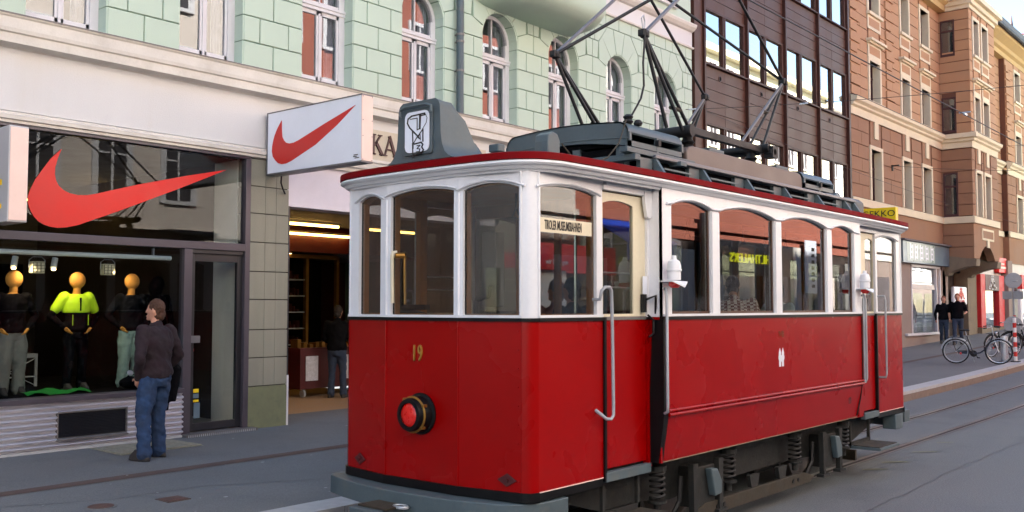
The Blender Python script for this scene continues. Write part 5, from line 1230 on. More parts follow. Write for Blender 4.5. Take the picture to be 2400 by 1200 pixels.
# ceiling and floor, partitions, seats inside
P('ceiling', MB().box(5.07, 12.4, 4.12, 5.87, 2.81, 2.83), 'wood', tram)
P('floor', MB().box(5.07, 12.40, 4.12, 5.87, .72, .78), 'wood_dark', tram)
for x in (SX0+.04, SX1-.06):
    pt = P('partition', MB().box(x, x+.03, 4.0, 4.62, .78, 1.75).box(x, x+.03, 5.38, 6.0, .78, 1.75).box(x, x+.03, 4.56, 4.62, 1.75, 2.86).box(x, x+.03, 5.38, 5.44, 1.75, 2.86).box(x, x+.03, 4.0, 6.0, 2.7, 2.86).box(x, x+.03, 4.0, 4.06, 1.75, 2.7).box(x, x+.03, 5.94, 6.0, 1.75, 2.7), 'wood', tram)
    P('pane', MB().box(x+.01, x+.015, 4.06, 4.56, 1.75, 2.7).box(x+.01, x+.015, 5.44, 5.94, 1.75, 2.7), 'tram_glass', pt)
P('sliding_door', MB().box(SX0+.09, SX0+.12, 5.0, 5.06, .8, 2.68).box(SX0+.09, SX0+.12, 5.4, 5.46, .8, 2.68).box(SX0+.09, SX0+.12, 5.06, 5.4, .8, 1.65).box(SX0+.09, SX0+.12, 5.06, 5.4, 2.6, 2.68), 'wood', tram)
for yy in (4.0+.06, 5.55): P('bench', MB().box(SX0+.1, SX1-.1, yy, yy+.4, 1.15, 1.2).box(SX0+.1, SX1-.1, yy if yy < 5 else yy+.36, yy+.04 if yy < 5 else yy+.4, 1.2, 1.75).box(SX0+.1, SX0+.15, yy, yy+.4, .78, 1.15).box(SX1-.15, SX1-.1, yy, yy+.4, .78, 1.15), 'wood_dark', tram)
P('controller', MB().lathe([(.16, 0), (.16, 1.0), (.12, 1.08), (.05, 1.1)], (5.25, 5.45, .78), (0, 0, 1), 20).box(5.22, 5.28, 5.25, 5.5, 1.88, 1.92), 'black_trim', tram)
P('hand_brake', MB().tube([(5.22, 4.72, .78), (5.22, 4.72, 1.95)], .02, 8).tube([(5.22, 4.72, 1.95), (5.22, 4.60, 1.98), (5.22, 4.58, 2.05)], .018, 8), 'dark_iron', tram)
P('switch_box', MB().box(5.30, 5.40, 4.60, 4.74, 1.9, 2.45), 'cloth_grey', tram, bev=.01)
P('grab_pole', MB().tube([(6.3, 4.62, .78), (6.3, 4.62, 2.85)], .014, 8), 'chrome', tram)
P('handrail', MB().tube([(5.55, 4.55, 1.8), (5.55, 4.55, 2.0), (5.56, 4.5, 2.04), (5.58, 4.44, 2.0)], .02, 8), 'handle_grey', tram)
for yy in (4.45, 5.55):
    P('strap_rail', MB().tube([(SX0+.1, yy, 2.72), (SX1-.1, yy, 2.72)], .01, 6), 'brass', tram)
for xx in [5.35, 5.62, 6.9, 7.3, 7.8, 8.3, 8.9, 9.4, 9.9]: P('hanging_strap', MB().tube([(xx, 4.45, 2.72), (xx, 4.45, 2.62)], .008, 5).tube([(xx, 4.45, 2.62), (xx-.05, 4.45, 2.54), (xx+.05, 4.45, 2.54), (xx, 4.45, 2.62)], .007, 5), 'dark_iron', tram)
# bumpers
def bumper(mx):
    bpts = [(5.42, 4.04), (5.25, 4.035), (5.10, 4.06), (5.0, 4.12), (4.92, 4.25), (4.84, 4.5), (4.80, 4.8), (4.79, 5.2), (4.82, 5.5), (4.88, 5.8), (4.94, 5.99), (4.99, 6.04), (5.1, 6.05)]
    mb = MB(lambda x, y, z: mir(x, y, z, mx, False)); n = len(bpts); w = .16
    vs = []
    for i, p in enumerate(bpts):
        a = Vector(bpts[max(i-1, 0)]); b = Vector(bpts[min(i+1, n-1)]); t = (b-a).normalized(); nn = Vector((t.y, -t.x)); 
        if nn.dot(Vector(p)-Vector((5.8, 5))) > 0: nn = -nn
        q = Vector(p)+nn*w
        zb_ = .42 if (p[1] < 5.0) else .46
        vs += [(p[0], p[1], .595), (p[0], p[1], zb_), (q.x, q.y, zb_), (q.x, q.y, .605)]
    mb.add(vs, [(4*i+k, 4*i+(k+1) % 4, 4*i+4+(k+1) % 4, 4*i+4+k) for i in range(n-1) for k in range(4)]+[(0, 1, 2, 3), tuple(4*n-4+k for k in range(4))])
    bo = P('bumper', mb, 'grey_blue_light', tram, smooth=40, bev=.006)
    if mx: P('bumper_block', MB().box(12.62, 12.82, 4.12, 4.35, .45, .60), 'grey_blue_light', tram, bev=.01)
    return bo
bumper(False); bumper(True)
cb = P('coupler_box', MB().box(4.55, 4.84, 5.02, 5.32, .36, .50), 'grey_blue', tram, bev=.01); P('top', MB().box(4.60, 4.84, 4.99, 5.28, .502, .515), 'bogie_tan', cb); P('bolt', MB().lathe([(.025, 0), (.025, -.02)], (4.60, 5.0, .45), (0, 1, 0), 10), 'silver', cb)
P('tow_ring', MB().tube([(4.74+.035*math.sin(a*.5236), 4.99+.06*math.cos(a*.5236), .51) for a in range(13)], .012, 6), 'silver', tram, smooth=60)
# running gear -------------------------------------------------------------------
for my in (False, True):
    def tf(u, d, z): return mir(u, YN+d, z, False, my)
    P('truck_frame', MB(tf).prism([(5.6, .63), (11.9, .63), (11.9, .52), (11.2, .36), (10.6, .36), (10.3, .30), (9.5, .34), (7.9, .34), (7.1, .30), (6.6, .36), (6.1, .36), (5.6, .5)], .20, .26), 'bogie_grey', tram)
    P('sole_bar', MB(tf).box(5.3, 12.1, .12, .2, .60, .70), 'bogie_grey', tram)
    P('brake_beam', MB(tf).prism([(7.25, .13), (9.55, .13), (9.7, .18), (9.4, .245), (7.4, .245), (7.15, .18)], .02, .06), 'bogie_tan', tram, bev=.006)
    for x in (7.6, 7.72, 9.15, 9.27): P('bolt', MB(tf).lathe([(.02, .02), (.02, -.008)], (x, .02, .19), (0, 1, 0), 8), 'dark_iron', tram)
    for x in (8.3, 8.9): P('hanger', MB(tf).prism([(x, .245), (x+.12, .245), (x+.16, .36), (x-.04, .36)], .04, .08), 'bogie_grey', tram)
    for x in (6.72, 7.92, 9.33, 10.6):
        sp_ = [(x+.055*math.cos(t*.5), .08+.055*math.sin(t*.5), .37+.22*t/62) for t in range(63)]
        s_ = P('coil_spring', MB(tf).tube(sp_, .013, 6), 'spring_steel', tram, smooth=60)
        P('spring_cup', MB(tf).lathe([(.075, 0), (.075, .04)], (x, .08, .60), (0, 0, 1), 14).lathe([(.075, 0), (.075, .02)], (x, .08, .345), (0, 0, 1), 14).lathe([(.03, 0), (.03, .08)], (x, .08, .27), (0, 0, 1), 10), 'bogie_grey', s_)
    for x in (7.42, 10.12):
        P('axle_box', MB(tf).box(x-.16, x+.16, .03, .2, .22, .56), 'bogie_grey', tram, bev=.01)
        for q in (-.22, .22): P('horn_guide', MB(tf).prism([(x+q-.04, .60), (x+q+.04, .60), (x+q+.03, .14), (x+q-.03, .14)], .0, .05).box(x+q-.08, x+q+.08, -.02, .06, .14, .17), 'bogie_grey', tram)
        P('axle_cover', MB(tf).prism([(x-.02, .54), (x+.10, .53), (x+.17, .42), (x+.17, .31), (x+.05, .30), (x+.02, .40)], -.035, .03), 'grey_blue_light', tram, bev=.012)
        P('sand_pipe', MB(tf).tube([(x-.3, .1, .5), (x-.32, .1, .3), (x-.42, .16, .1)], .02, 6), 'dark_iron', tram)
        w = P('wheel', MB(tf).lathe([(.05, -.06), (.10, -.06), (.12, -.03), (.30, -.02), (.32, -.05), (.36, -.05), (.365, .04), (.39, .05), (.39, .075), (.3, .075), (.05, .05)], (x, .40, .395), (0, 1, 0), 32), 'rail_steel', tram, smooth=30)
for x in (7.42, 10.12): P('axle', MB().tube([(x, 4.4, .39), (x, 5.6, .39)], .06, 10), 'dark_iron', tram)
P('motor', MB().box(7.6, 8.4, 4.5, 5.5, .2, .66).box(9.2, 9.9, 4.5, 5.5, .2, .66), 'bogie_grey', tram, bev=.03)
P('resistor_box', MB().box(8.5, 9.1, 4.6, 5.4, .35, .70), 'dark_iron', tram)
P('coupling', MB().tube([(12.5, 5.0, .42), (12.95, 4.95, .40)], .035, 8).tube([(12.86, 4.9, .52), (12.86, 4.9, .25)], .025, 8), 'dark_iron', tram)
P('life_guard', MB().box(6.05, 6.1, 4.3, 5.7, .1, .22).box(11.4, 11.45, 4.3, 5.7, .1, .22), 'bogie_tan', tram)
for xa, xb, my in ((5.92, 6.42, 0), (10.75, 11.35, 0), (5.92, 6.42, 1), (10.75, 11.35, 1)):
    def tf(u, d, z): return mir(u, YN+d, z, False, my)
    s_ = P('step', MB(tf).box(xa, xb, -.28, .05, .33, .36), 'grey_blue_light', tram, bev=.003); P('tread', MB(tf).box(xa+.02, xb-.02, -.26, .03, .36, .368), 'bogie_tan', s_)
    P('step_hanger', MB(tf).box(xa, xa+.03, .05, .08, .36, .62).box(xb-.03, xb, .05, .08, .36, .62).box(xa, xb, .05, .07, .33, .40), 'bogie_grey', s_)
# ---- roof equipment ----
def hood(nm, x0, x1, yh, z0, z1, crown, vents, open_front=True):
    """cooling hood: shell across the car with rounded shoulders; vents on the sides"""
    def prof(s): # (y,z) list from near bottom over top to far bottom
        r = .10; pts = [(YC-yh, z0)]
        for i in range(6): a = math.pi/2*i/5; pts.append((YC-yh+r-r*math.cos(a), z1-r+r*math.sin(a)))
        m = 10
        for i in range(1, m): t = i/m; pts.append((YC-yh+r+(2*yh-2*r)*t, z1+crown*math.sin(math.pi*t)))
        for i in range(6): a = math.pi/2*(1-i/5); pts.append((YC+yh-r+r*math.cos(a), z1-r+r*math.sin(a)))
        return pts+[(YC+yh, z0)]
    zz_ = z0+(z1-z0)*.56
    top = [p for p in prof(1) if p[1] >= zz_-.001]; top = [(YC-yh, zz_)]+top+[(YC+yh, zz_)]
    inner = [(YC+(y-YC)*.985, z-.012) for y, z in top]
    ho = P(nm, MB().prism(top+inner[::-1], x0, x1, 'x'), 'grey_blue', tram, smooth=30)
    # front face plate with arched underside
    for xx in (x0, x1-.02):
        und = [(YC+yh, z0+.0)]+[(YC+yh-2*yh*i/12, z0+.07*math.sin(math.pi*i/12)+.0) for i in range(1, 12)]+[(YC-yh, z0)]
        tp = top
        P('end_plate', MB().prism([(YC-yh+.001, z0)]+tp[1:-1]+[(YC+yh-.001, z0)]+und[1:-1], xx, xx+.02, 'x'), 'grey_blue', ho)
        P('plate_seam', MB().tube([(xx-.003, YC-yh+2*yh*i/12, zz_-.05+.03*math.sin(math.pi*i/12)) for i in range(13)], .005, 5), 'grey_blue_light', ho)
    for sgn in (-1, 1):
        ys_ = YC+sgn*yh
        P('vent_frame', MB().box(x0, x1, ys_-.012, ys_+.012, z0, z0+.045).box(x0, x0+.03, ys_-.012, ys_+.012, z0, zz_).box(x1-.03, x1, ys_-.012, ys_+.012, z0, zz_).box((x0+x1)/2-.015, (x0+x1)/2+.015, ys_-.014, ys_+.014, z0-.02, zz_), 'sign_edge' if 0 else 'grey_blue', ho)
        P('clamp', MB().box((x0+x1)/2-.02, (x0+x1)/2+.02, ys_-.035, ys_+.0, zz_-.07, zz_-.02), 'dark_iron', ho)
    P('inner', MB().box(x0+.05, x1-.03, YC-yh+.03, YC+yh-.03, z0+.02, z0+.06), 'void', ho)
    return ho
h1 = hood('cooling_hood', 6.66, 7.53, .655, 3.225, 3.435, .03, True)
P('grid_resistors', MB().box(6.72, 7.47, 4.42, 5.57, 3.05, 3.23), 'void', h1)
for yy in (4.45, 4.9, 5.3, 5.52): P('support', MB().box(6.70, 6.78, yy-.04, yy+.04, 3.04, 3.25), 'grey_blue', h1)
P('base_rail', MB().box(6.55, 7.65, 4.28, 4.36, 3.16, 3.205).box(6.55, 7.65, 5.62, 5.70, 3.16, 3.205).box(6.62, 6.70, 4.25, 5.75, 3.10, 3.15).box(7.3, 7.4, 4.22, 5.75, 3.12, 3.16), 'grey_blue', h1, bev=.004)
P('isolator', MB().lathe([(.03, 0), (.045, .02), (.03, .04), (.045, .06), (.025, .08)], (6.78, 4.42, 3.43), (0, 0, 1), 12).lathe([(.03, 0), (.04, .02), (.03, .04), (.02, .05)], (6.90, 4.40, 3.43), (0, 0, 1), 12), 'dark_iron', h1)
h2 = hood('cooling_hood', 10.14, 10.98, .655, 3.215, 3.40, .035, True)
P('battery_box', MB().prism([(7.62, 3.19), (10.12, 3.19), (10.12, 3.30), (10.08, 3.345), (10.0, 3.36), (7.74, 3.36), (7.66, 3.345), (7.62, 3.30)], YC-.65, YC+.65), 'roof_warm_lit', tram, bev=.012)
for x in (8.1, 9.55): P('lifting_lug', MB().box(x, x+.3, 4.38, 4.7, 3.362, 3.40), 'grey_blue', tram, bev=.01)
# roof deck with louvred edge
P('deck', MB().box(6.95, 11.45, 4.30, 5.69, 3.14, 3.185), 'grey_blue', tram); P('deck_edge', MB().box(6.95, 11.47, 4.255, 4.31, 3.145, 3.18).box(6.95, 11.47, 5.68, 5.735, 3.145, 3.18), 'sign_edge', tram, bev=.008)
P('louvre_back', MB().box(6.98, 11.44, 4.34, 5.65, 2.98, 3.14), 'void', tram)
for x in (6.96, 7.76, 8.63, 9.48, 10.33, 11.13, 11.42):
    for my in (0, 1): P('louvre_post', MB(lambda a, b, c: mir(a, b, c, False, my)).prism([(4.27, 3.145), (4.33, 3.145), (4.25, 2.975), (4.16, 2.975)], x, x+.04, 'x'), 'grey_blue_light', tram); P('louvre_post', MB(lambda a, b, c: mir(a, b, c, False, my)).box(x-.2, x-.02, 4.29, 4.33, 3.0, 3.14), 'grey_blue', tram)
for a, b in zip((7.0, 7.80, 8.67, 9.52, 10.37), (7.76, 8.63, 9.48, 10.33, 11.13)): P('louvre_strip', MB().box(a+.05, b-.25, 4.235, 4.25, 3.06, 3.075), 'grey_blue_light', tram)
P('end_block', MB().prism([(4.3, 3.0), (4.3, 3.17), (4.36, 3.22), (5.64, 3.22), (5.7, 3.17), (5.7, 3.0)], 11.47, 11.85, 'x'), 'roof_grey', tram, bev=.02)
P('roof_tank', MB().tube([(10.9, 4.55, 3.2), (11.25, 4.55, 3.2)], .09, 14), 'grey_blue', tram, smooth=40)
# destination box on the front
def sgn_box(mx):
    f = MB(lambda x, y, z: mir(x, y, z, mx, False))
    w = [(.34, 2.97), (.30, 2.985), (.262, 3.02), (.236, 3.08), (.225, 3.15), (.215, 3.36), (.20, 3.395), (.17, 3.415)]
    pr = [(5.06-a, z) for a, z in w]+[(5.06+a, z) for a, z in reversed(w)]
    bxs = [(0, 4.965), (.16, 5.10), (.5, 5.22), (.8, 5.30), (1, 5.42)]
    n = len(pr); vs = []
    for t, x in bxs:
        for y, z in pr: vs.append((x, 5.06+(y-5.06)*(1+.25*t*t), min(z, 3.42-.44*t**1.6) if z > 3.0 else z))
    f.add(vs, [(i*n+j, i*n+(j+1) % n, (i+1)*n+(j+1) % n, (i+1)*n+j) for i in range(len(bxs)-1) for j in range(n)]+[tuple(range(n)), tuple(range((len(bxs)-1)*n, len(bxs)*n))])
    return P('route_box', f, 'grey_blue', tram, smooth=32)
rb = sgn_box(False); sgn_box(True)
def rrect(y0, y1, z0, z1, r):
    pts = []
    for cy_, cz_, a0 in ((y1-r, z1-r, 0), (y0+r, z1-r, 90), (y0+r, z0+r, 180), (y1-r, z0+r, 270)):
        for i in range(5): a = R(a0+i*22.5); pts.append((cy_+r*math.cos(a), cz_+r*math.sin(a)))
    return pts
P('sign_frame', MB().prism(rrect(4.91, 5.21, 3.015, 3.36, .02), 4.95, 4.965, 'x'), 'grey_blue', rb, bev=.004); P('sign_face', MB().prism(rrect(4.935, 5.185, 3.035, 3.335, .045), 4.944, 4.951, 'x'), 'sign_white', rb)
P('sign_hood', MB().tube([(4.93, 4.90, 3.31), (4.93, 4.90, 3.355), (4.925, 4.95, 3.372), (4.925, 5.17, 3.372), (4.93, 5.22, 3.355), (4.93, 5.22, 3.31)], .012, 6), 'grey_blue', rb)
lg = MB()
def S_(pts, w): lg.stroke([(5.06-(x)*.30, 3.185+z*.30) for x, z in pts], w, 4.940, 4.945, 'x')
# outlined T flowing into a shield outline, M and B stacked below on a stem
S_([(.28, .42), (-.18, .40), (-.30, .34), (-.32, .24), (-.24, .12), (.0, -.08), (.10, -.18)], .010); S_([(.28, .42), (.28, .38), (.10, .37)], .008); S_([(.10, .40), (.10, .06), (.02, .04), (.02, .33), (-.22, .33)], .006); S_([(.30, .40), (.36, .30), (.33, .18), (.22, .06), (.08, -.12)], .003); S_([(.14, .40), (.12, .05)], .008)
S_([(-.14, .02), (-.12, -.40)], .009); S_([(.22, .04), (.22, -.26)], .010); S_([(.22, .04), (-.02, -.18), (-.10, -.28)], .006); S_([(-.10, .0), (.06, -.12)], .008); S_([(.12, -.04), (.14, -.22)], .004)
S_([(-.08, -.30), (.16, -.28), (.22, -.34), (.18, -.40), (.24, -.47), (.18, -.54), (-.10, -.56)], .010); S_([(.02, -.35), (.12, -.35), (.02, -.42), (.12, -.44), (.10, -.50), (.0, -.50)], .006); S_([(-.14, -.28), (-.12, -.64)], .008)
P('lettering', lg, 'dark_text', rb)
P('horn', MB().box(5.42, 5.50, 4.68, 4.78, 3.06, 3.12).box(5.45, 5.62, 4.72, 4.74, 2.98, 3.08), 'grey_blue', tram, bev=.01)
# small bracket and cable at the near roof corner
P('roof_bracket', MB().prism([(5.30, 2.96), (5.44, 2.96), (5.44, 3.08), (5.41, 3.125), (5.36, 3.135), (5.31, 3.11), (5.30, 3.06)], 4.12, 4.24), 'grey_blue', tram, bev=.008)
P('cable', MB().tube([(5.46, 4.12, 3.06), (5.62, 4.15, 2.99), (5.8, 4.2, 2.985), (6.05, 4.25, 3.0), (6.3, 4.3, 3.08), (6.5, 4.33, 3.22), (6.66, 4.36, 3.44)], .006, 6), 'bogie_tan', tram)

# ---- pantograph ----
pg = P('pantograph', MB().box(7.78, 9.35, 4.40, 4.46, 3.49, 3.56).box(7.78, 9.35, 5.54, 5.60, 3.49, 3.56).box(7.78, 7.84, 4.46, 5.54, 3.48, 3.56).box(9.29, 9.35, 4.46, 5.54, 3.48, 3.56), 'dark_iron', tram, bev=.006)
P('frame_channel', MB().box(7.85, 9.36, 4.385, 4.39, 3.50, 3.55), 'brass', pg) if 0 else None
for x in (7.9, 9.2):
    for y in (4.5, 5.5): P('isolator', MB().lathe([(.05, 0), (.07, .02), (.05, .045), (.07, .07), (.045, .1), (.045, .13)], (x, y, 3.36), (0, 0, 1), 14), 'dark_iron', pg, smooth=50)
P('shaft', MB().tube([(7.72, 4.34, 3.50), (7.72, 5.66, 3.50)], .055, 12).tube([(9.30, 4.34, 3.54), (9.30, 5.66, 3.54)], .045, 12).tube([(7.9, 4.9, 3.45), (9.3, 4.9, 3.45)], .05, 10), 'dark_iron', pg, smooth=50)
P('shaft_end', MB().lathe([(.05, 0), (.06, -.02), (.06, -.08), (.03, -.1)], (9.35, 4.40, 3.50), (0, 1, 0), 12).box(9.3, 9.42, 4.30, 4.40, 3.44, 3.56), 'dark_iron', pg)
Kn, Kf = (7.08, 4.45, 4.27), (7.08, 5.42, 4.25); Rn, Rf = (9.93, 4.46, 4.36), (9.83, 5.36, 4.30)
for K, s0, xs_ in ((Kn, 1, (7.45, 7.66, 7.9)), (Kf, -1, (7.62, 7.86, 8.05))):
    yb = K[1]
    for i, x in enumerate(xs_): P('lower_arm', MB().tube([K, (x, yb+(.0 if i != 1 else -.04), 3.5)], .017, 8), 'panto_tube', pg, smooth=60)
    P('arm_link', MB().tube([((K[0]*2+xs_[1])/3, yb, (K[2]*2+3.5)/3), ((K[0]*2+xs_[2])/3, yb, (K[2]*2+3.5)/3)], .014, 6).tube([((K[0]+xs_[1]*3)/4, yb, (K[2]+3.5*3)/4), ((K[0]+xs_[2]*3)/4, yb, (K[2]+3.5*3)/4)], .018, 6), 'bogie_tan', pg)
for K, xs_ in ((Rn, (8.9, 9.1, 9.38)), (Rf, (9.0, 9.2, 9.35))):
    for i, x in enumerate(xs_): P('lower_arm', MB().tube([K, (x, K[1], 3.55)], .015, 8), 'panto_alu' if i == 0 else 'panto_tube', pg, smooth=60)
    P('arm_link', MB().tube([((K[0]+xs_[0])/2, K[1], (K[2]+3.55)/2), ((K[0]+xs_[1])/2, K[1], (K[2]+3.55)/2)], .02, 6), 'bogie_tan', pg)
P('knee_shaft', MB().tube([Kn, Kf], .012, 6), 'panto_tube', pg) if 0 else None
for K in (Kn, Kf, Rn, Rf): P('knee_joint', MB().ball(K, .045, 10, 6).box(K[0]-.05, K[0]+.05, K[1]-.03, K[1]+.03, K[2]-.03, K[2]+.03), 'dark_iron', pg, bev=.006)
AP = (8.45, 5.40)
An, Af = (8.46, 4.46, 5.31), (8.50, 5.40, 5.35)
for K, A, mm, r in ((Kf, Af, 'panto_alu', .018), (Kf, (8.46, 4.48, 5.29), 'panto_tube', .016), (Kn, An, 'panto_alu', .019), (Rn, An, 'panto_tube', .016), (Rf, Af, 'panto_tube', .016), (Rn, (8.50, 5.38, 5.33), 'panto_tube', .016)):
    P('upper_arm', MB().tube([K, A], r, 8), mm, pg, smooth=60)
P('collector', MB().tube([(8.3, 4.1, 5.25), (8.3, 4.35, 5.38), (8.3, 5.6, 5.38), (8.3, 5.9, 5.25)], .02, 8).tube([(8.46, 4.1, 5.25), (8.46, 4.35, 5.38), (8.46, 5.6, 5.38), (8.46, 5.9, 5.25)], .02, 8).box(8.28, 8.48, 4.55, 4.6, 5.28, 5.38).box(8.28, 8.48, 5.4, 5.45, 5.28, 5.38), 'dark_iron', pg)
P('cable', MB().tube([(7.06, 4.42, 4.30), (7.02, 4.42, 4.0), (7.03, 4.42, 3.8), (6.98, 4.42, 3.68), (6.90, 4.41, 3.6), (6.80, 4.40, 3.50)], .009, 6), 'dark_iron', pg)
P('hook', MB().tube([(7.07, 4.45, 4.31), (7.05, 4.45, 4.40), (7.08, 4.45, 4.43), (7.10, 4.45, 4.38), (7.09, 4.45, 4.31)], .008, 6), 'silver', pg)

# ---------------------------------------------------------------- people
def person(loc, rz, h, label, cat='person', group=None, name='person', top='sweater', legs='jeans', skin='skin', hair='hair_brown', shoe='shoe',
           hands=((-.24, .10, .86), (.24, .10, .86)), elbows=((-.29, -.04, 1.12), (.29, -.04, 1.12)), feet=((-.11, .0), (.13, .02)), knees=None, seat=None,
           headturn=0, lean=0, long_sleeve=True, build=1.0, voxel=.014, hood=False, faceless=False, collar=True, leg_w=1.0, bald=False):
    """standing figure facing +y in its own frame; everything scaled to height h"""
    root = thing(name, (0, 0, 0), label, cat, group)
    b = build; H0 = .93 if seat is None else seat+.08
    dz = H0-.93
    L = lambda y: lean*y
    def sh(x, y, z): return (x, y+lean*max(0, z-.93), z+dz)
    SHO = [sh(-.185*b, 0, 1.43), sh(.185*b, 0, 1.43)]
    body = MB()
    # torso
    def torso(g=0):
        t = [(.85, .15, .105), (.93, .165, .115), (1.02, .155, .105), (1.12, .158, .105), (1.24, .18, .115), (1.34, .185, .11), (1.42, .165, .09), (1.47, .09, .065)]
        return [(0, lean*max(0, z-.93), z+dz, rx*b+g, ry*b+g) for z, rx, ry in t]
    body.loft(torso(), 18)
    body.cap([sh(0, .0, 1.45), sh(0, .015, 1.56)], [.058, .055])
    hc = Vector(sh(0, .025, 1.655)); 
    ct, st = math.cos(headturn), math.sin(headturn)
    def hd(x, y, z): return (hc.x+x*ct-y*st, hc.y+x*st+y*ct, hc.z+z)
    if faceless:
        body.ball(hd(0, 0, .03), (.125, .075, .13), 18, 14)
    else:
        body.ball(hc, (.077, .096, .115), 18, 14); body.ball(hd(0, .02, -.06), (.058, .07, .065), 12, 8)
        body.cap([hd(0, .088, .012), hd(0, .103, -.02)], [.010, .012], 8)                       # nose
        for q in (-1, 1): body.ball(hd(q*.079, -.005, -.005), (.012, .022, .032), 8, 6); body.ball(hd(q*.032, .082, -.01), (.02, .014, .01), 8, 5)
        body.ball(hd(0, .088, -.062), (.026, .012, .009), 8, 5); body.ball(hd(0, .078, -.095), (.028, .02, .018), 8, 5)
    arms = []
    for i in (0, 1):
        e = sh(*elbows[i]); w = sh(*hands[i]); arms.append((SHO[i], e, w))
        body.cap([SHO[i], tuple(Vector(SHO[i]).lerp(Vector(e), .5)), e], [.055*b, .046*b, .038*b]); body.cap([e, tuple(Vector(e).lerp(Vector(w), .35)), w], [.038*b, .036*b, .024*b])
    HP = [(-.09*b, 0, .90+dz), (.09*b, 0, .90+dz)]
    legs_ = []
    for i in (0, 1):
        q = -1 if i == 0 else 1
        if seat is None:
            fx, fy = feet[i]; k = knees[i] if knees else ((HP[i][0]+fx)/2*1.0, fy*.5+.03, .50); legs_.append((HP[i], k, (fx, fy-.02, .09)))
        else: legs_.append((HP[i], (q*.13, .42, seat+.06), (q*.13, .40, .1)))
        a, k, f_ = legs_[i]
        body.cap([a, tuple(Vector(a).lerp(Vector(k), .5)), k], [.088*b, .072*b, .052*b]); body.cap([k, tuple(Vector(k).lerp(Vector(f_), .35)), f_], [.052*b, .052*b, .036])
        body.cap([(f_[0], f_[1]-.02, .06), (f_[0]+q*.015, f_[1]+.12, .045)], [.03, .022])
    # hands with fingers
    for i, (s_, e, w) in enumerate(arms):
        d = (Vector(w)-Vector(e)).normalized(); q = -1 if i == 0 else 1
        side = Vector((0, 1, 0)); side = (side-d*side.dot(d)).normalized(); nrm = d.cross(side)
        W_ = Vector(w); body.cap([W_, W_+d*.05, W_+d*.085], [.024, .034, .032], 8)
        for fi, (o_, ln) in enumerate(((-.027, .062), (-.009, .072), (.009, .068), (.026, .052))):
            p0 = W_+d*.085+side*o_; p1 = p0+d*ln*.5+nrm*q*.004; p2 = p0+d*ln+nrm*q*-.012
            body.cap([p0-d*.02, p1, p2], [.0095, .009, .0075], 6)
        t0 = W_+d*.03+side*.03; body.cap([t0, t0+side*.03+d*.025, t0+side*.035+d*.055], [.012, .011, .009], 6)
    remeshed('body', body, skin, root, voxel*.75, 2)
    # clothes
    t = MB(); t.loft([r if r[2] > .9+dz else (r[0], r[1], r[2], r[3]*1.02, r[4]) for r in torso(.024)][1:], 20)
    for s_, e, w in arms:
        w2 = Vector(e).lerp(Vector(w), 1.0 if long_sleeve else .0)
        t.cap([s_, tuple(Vector(s_).lerp(Vector(e), .5)), e], [.078*b, .066*b, .056*b])
        if long_sleeve: t.cap([e, tuple(Vector(e).lerp(w2, .4)), w2], [.056*b, .054*b, .038*b])
    # waist hem bulge, folds
    t.loft([(0, 0, .90+dz, .188*b, .14*b), (0, 0, .95+dz, .20*b, .15*b), (0, 0, 1.03+dz, .19*b, .14*b), (0, lean*.2, 1.12+dz, .178*b, .128*b)], 20)
    if collar: t.cap([sh(0, -.0, 1.45), sh(0, .005, 1.50)], [.085, .068])
    if hood: t.ball(sh(0, -.03, 1.62), (.125, .13, .17), 14, 10)
    cl = remeshed('top', t, top, root, voxel, 3, fold=.014 if voxel < .015 else .01, ff=(9, 9, 11))
    l = MB(); l.loft([(0, 0, .80+dz, .13*b, .12*b), (0, -.01, .88+dz, .168*b, .132*b), (0, 0, .97+dz, .165*b, .125*b)], 18)
    for a, k, f_ in legs_:
        l.cap([a, tuple(Vector(a).lerp(Vector(k), .5)), k], [.103*b, .09*b*leg_w, .073*b*leg_w])
        kk = Vector(k); ff = Vector(f_); l.cap([k, tuple(kk.lerp(ff, .3)), tuple(kk.lerp(ff, .7)), tuple(ff+Vector((0, -.0, -.025)))], [.073*b*leg_w, .071*b*leg_w, .067*leg_w, .074*leg_w])
    remeshed('trousers', l, legs, root, voxel, 3, fold=.014 if voxel < .015 else .01, ff=(9, 9, 14))
    for a, k, f_ in legs_:
        q = -1 if f_[0] < 0 else 1
        s_ = MB(); s_.loft([(f_[0]+q*.012, f_[1]+.06, z, rx, ry) for z, rx, ry in ((.0, .050, .145), (.022, .053, .15), (.05, .052, .143), (.075, .048, .115), (.10, .045, .08), (.12, .042, .062))], 18)
        o = P('shoe', s_, shoe, root, smooth=50); P('sole', MB().loft([(f_[0]+q*.012, f_[1]+.06, z, rx, ry) for z, rx, ry in ((-.002, .053, .15), (.016, .055, .154))], 18), 'rubber', o)
    if not faceless and hair:
        hm = MB(); hm.ball(hd(0, -.018, .028), (.086, .098, .105), 16, 12); hm.ball(hd(0, -.045, -.04), (.074, .064, .085), 12, 8)
        hb_ = remeshed('hair', hm, hair, root, .007, 1, fold=.008, ff=(45, 45, 30))
    # scale, turn, place
    k = h/1.775
    root.scale = (k, k, k); root.location = loc; root.rotation_euler = (0, 0, rz)
    return root
man = person((5.72, 9.95, SW(5.7, 9.95)), R(14), 1.745, 'man in a dark plum sweater and blue jeans looking into the shop window', top='sweater', legs='jeans', hair='hair_brown', build=1.04,
    hands=((-.175, .085, .90), (.27, .12, .98)), elbows=((-.30, -.07, 1.13), (.315, -.04, 1.14)), feet=((-.19, -.03), (.10, .05)), knees=((-.15, .02, .50), (.09, .05, .50)), headturn=R(24), leg_w=1.12, voxel=.012)
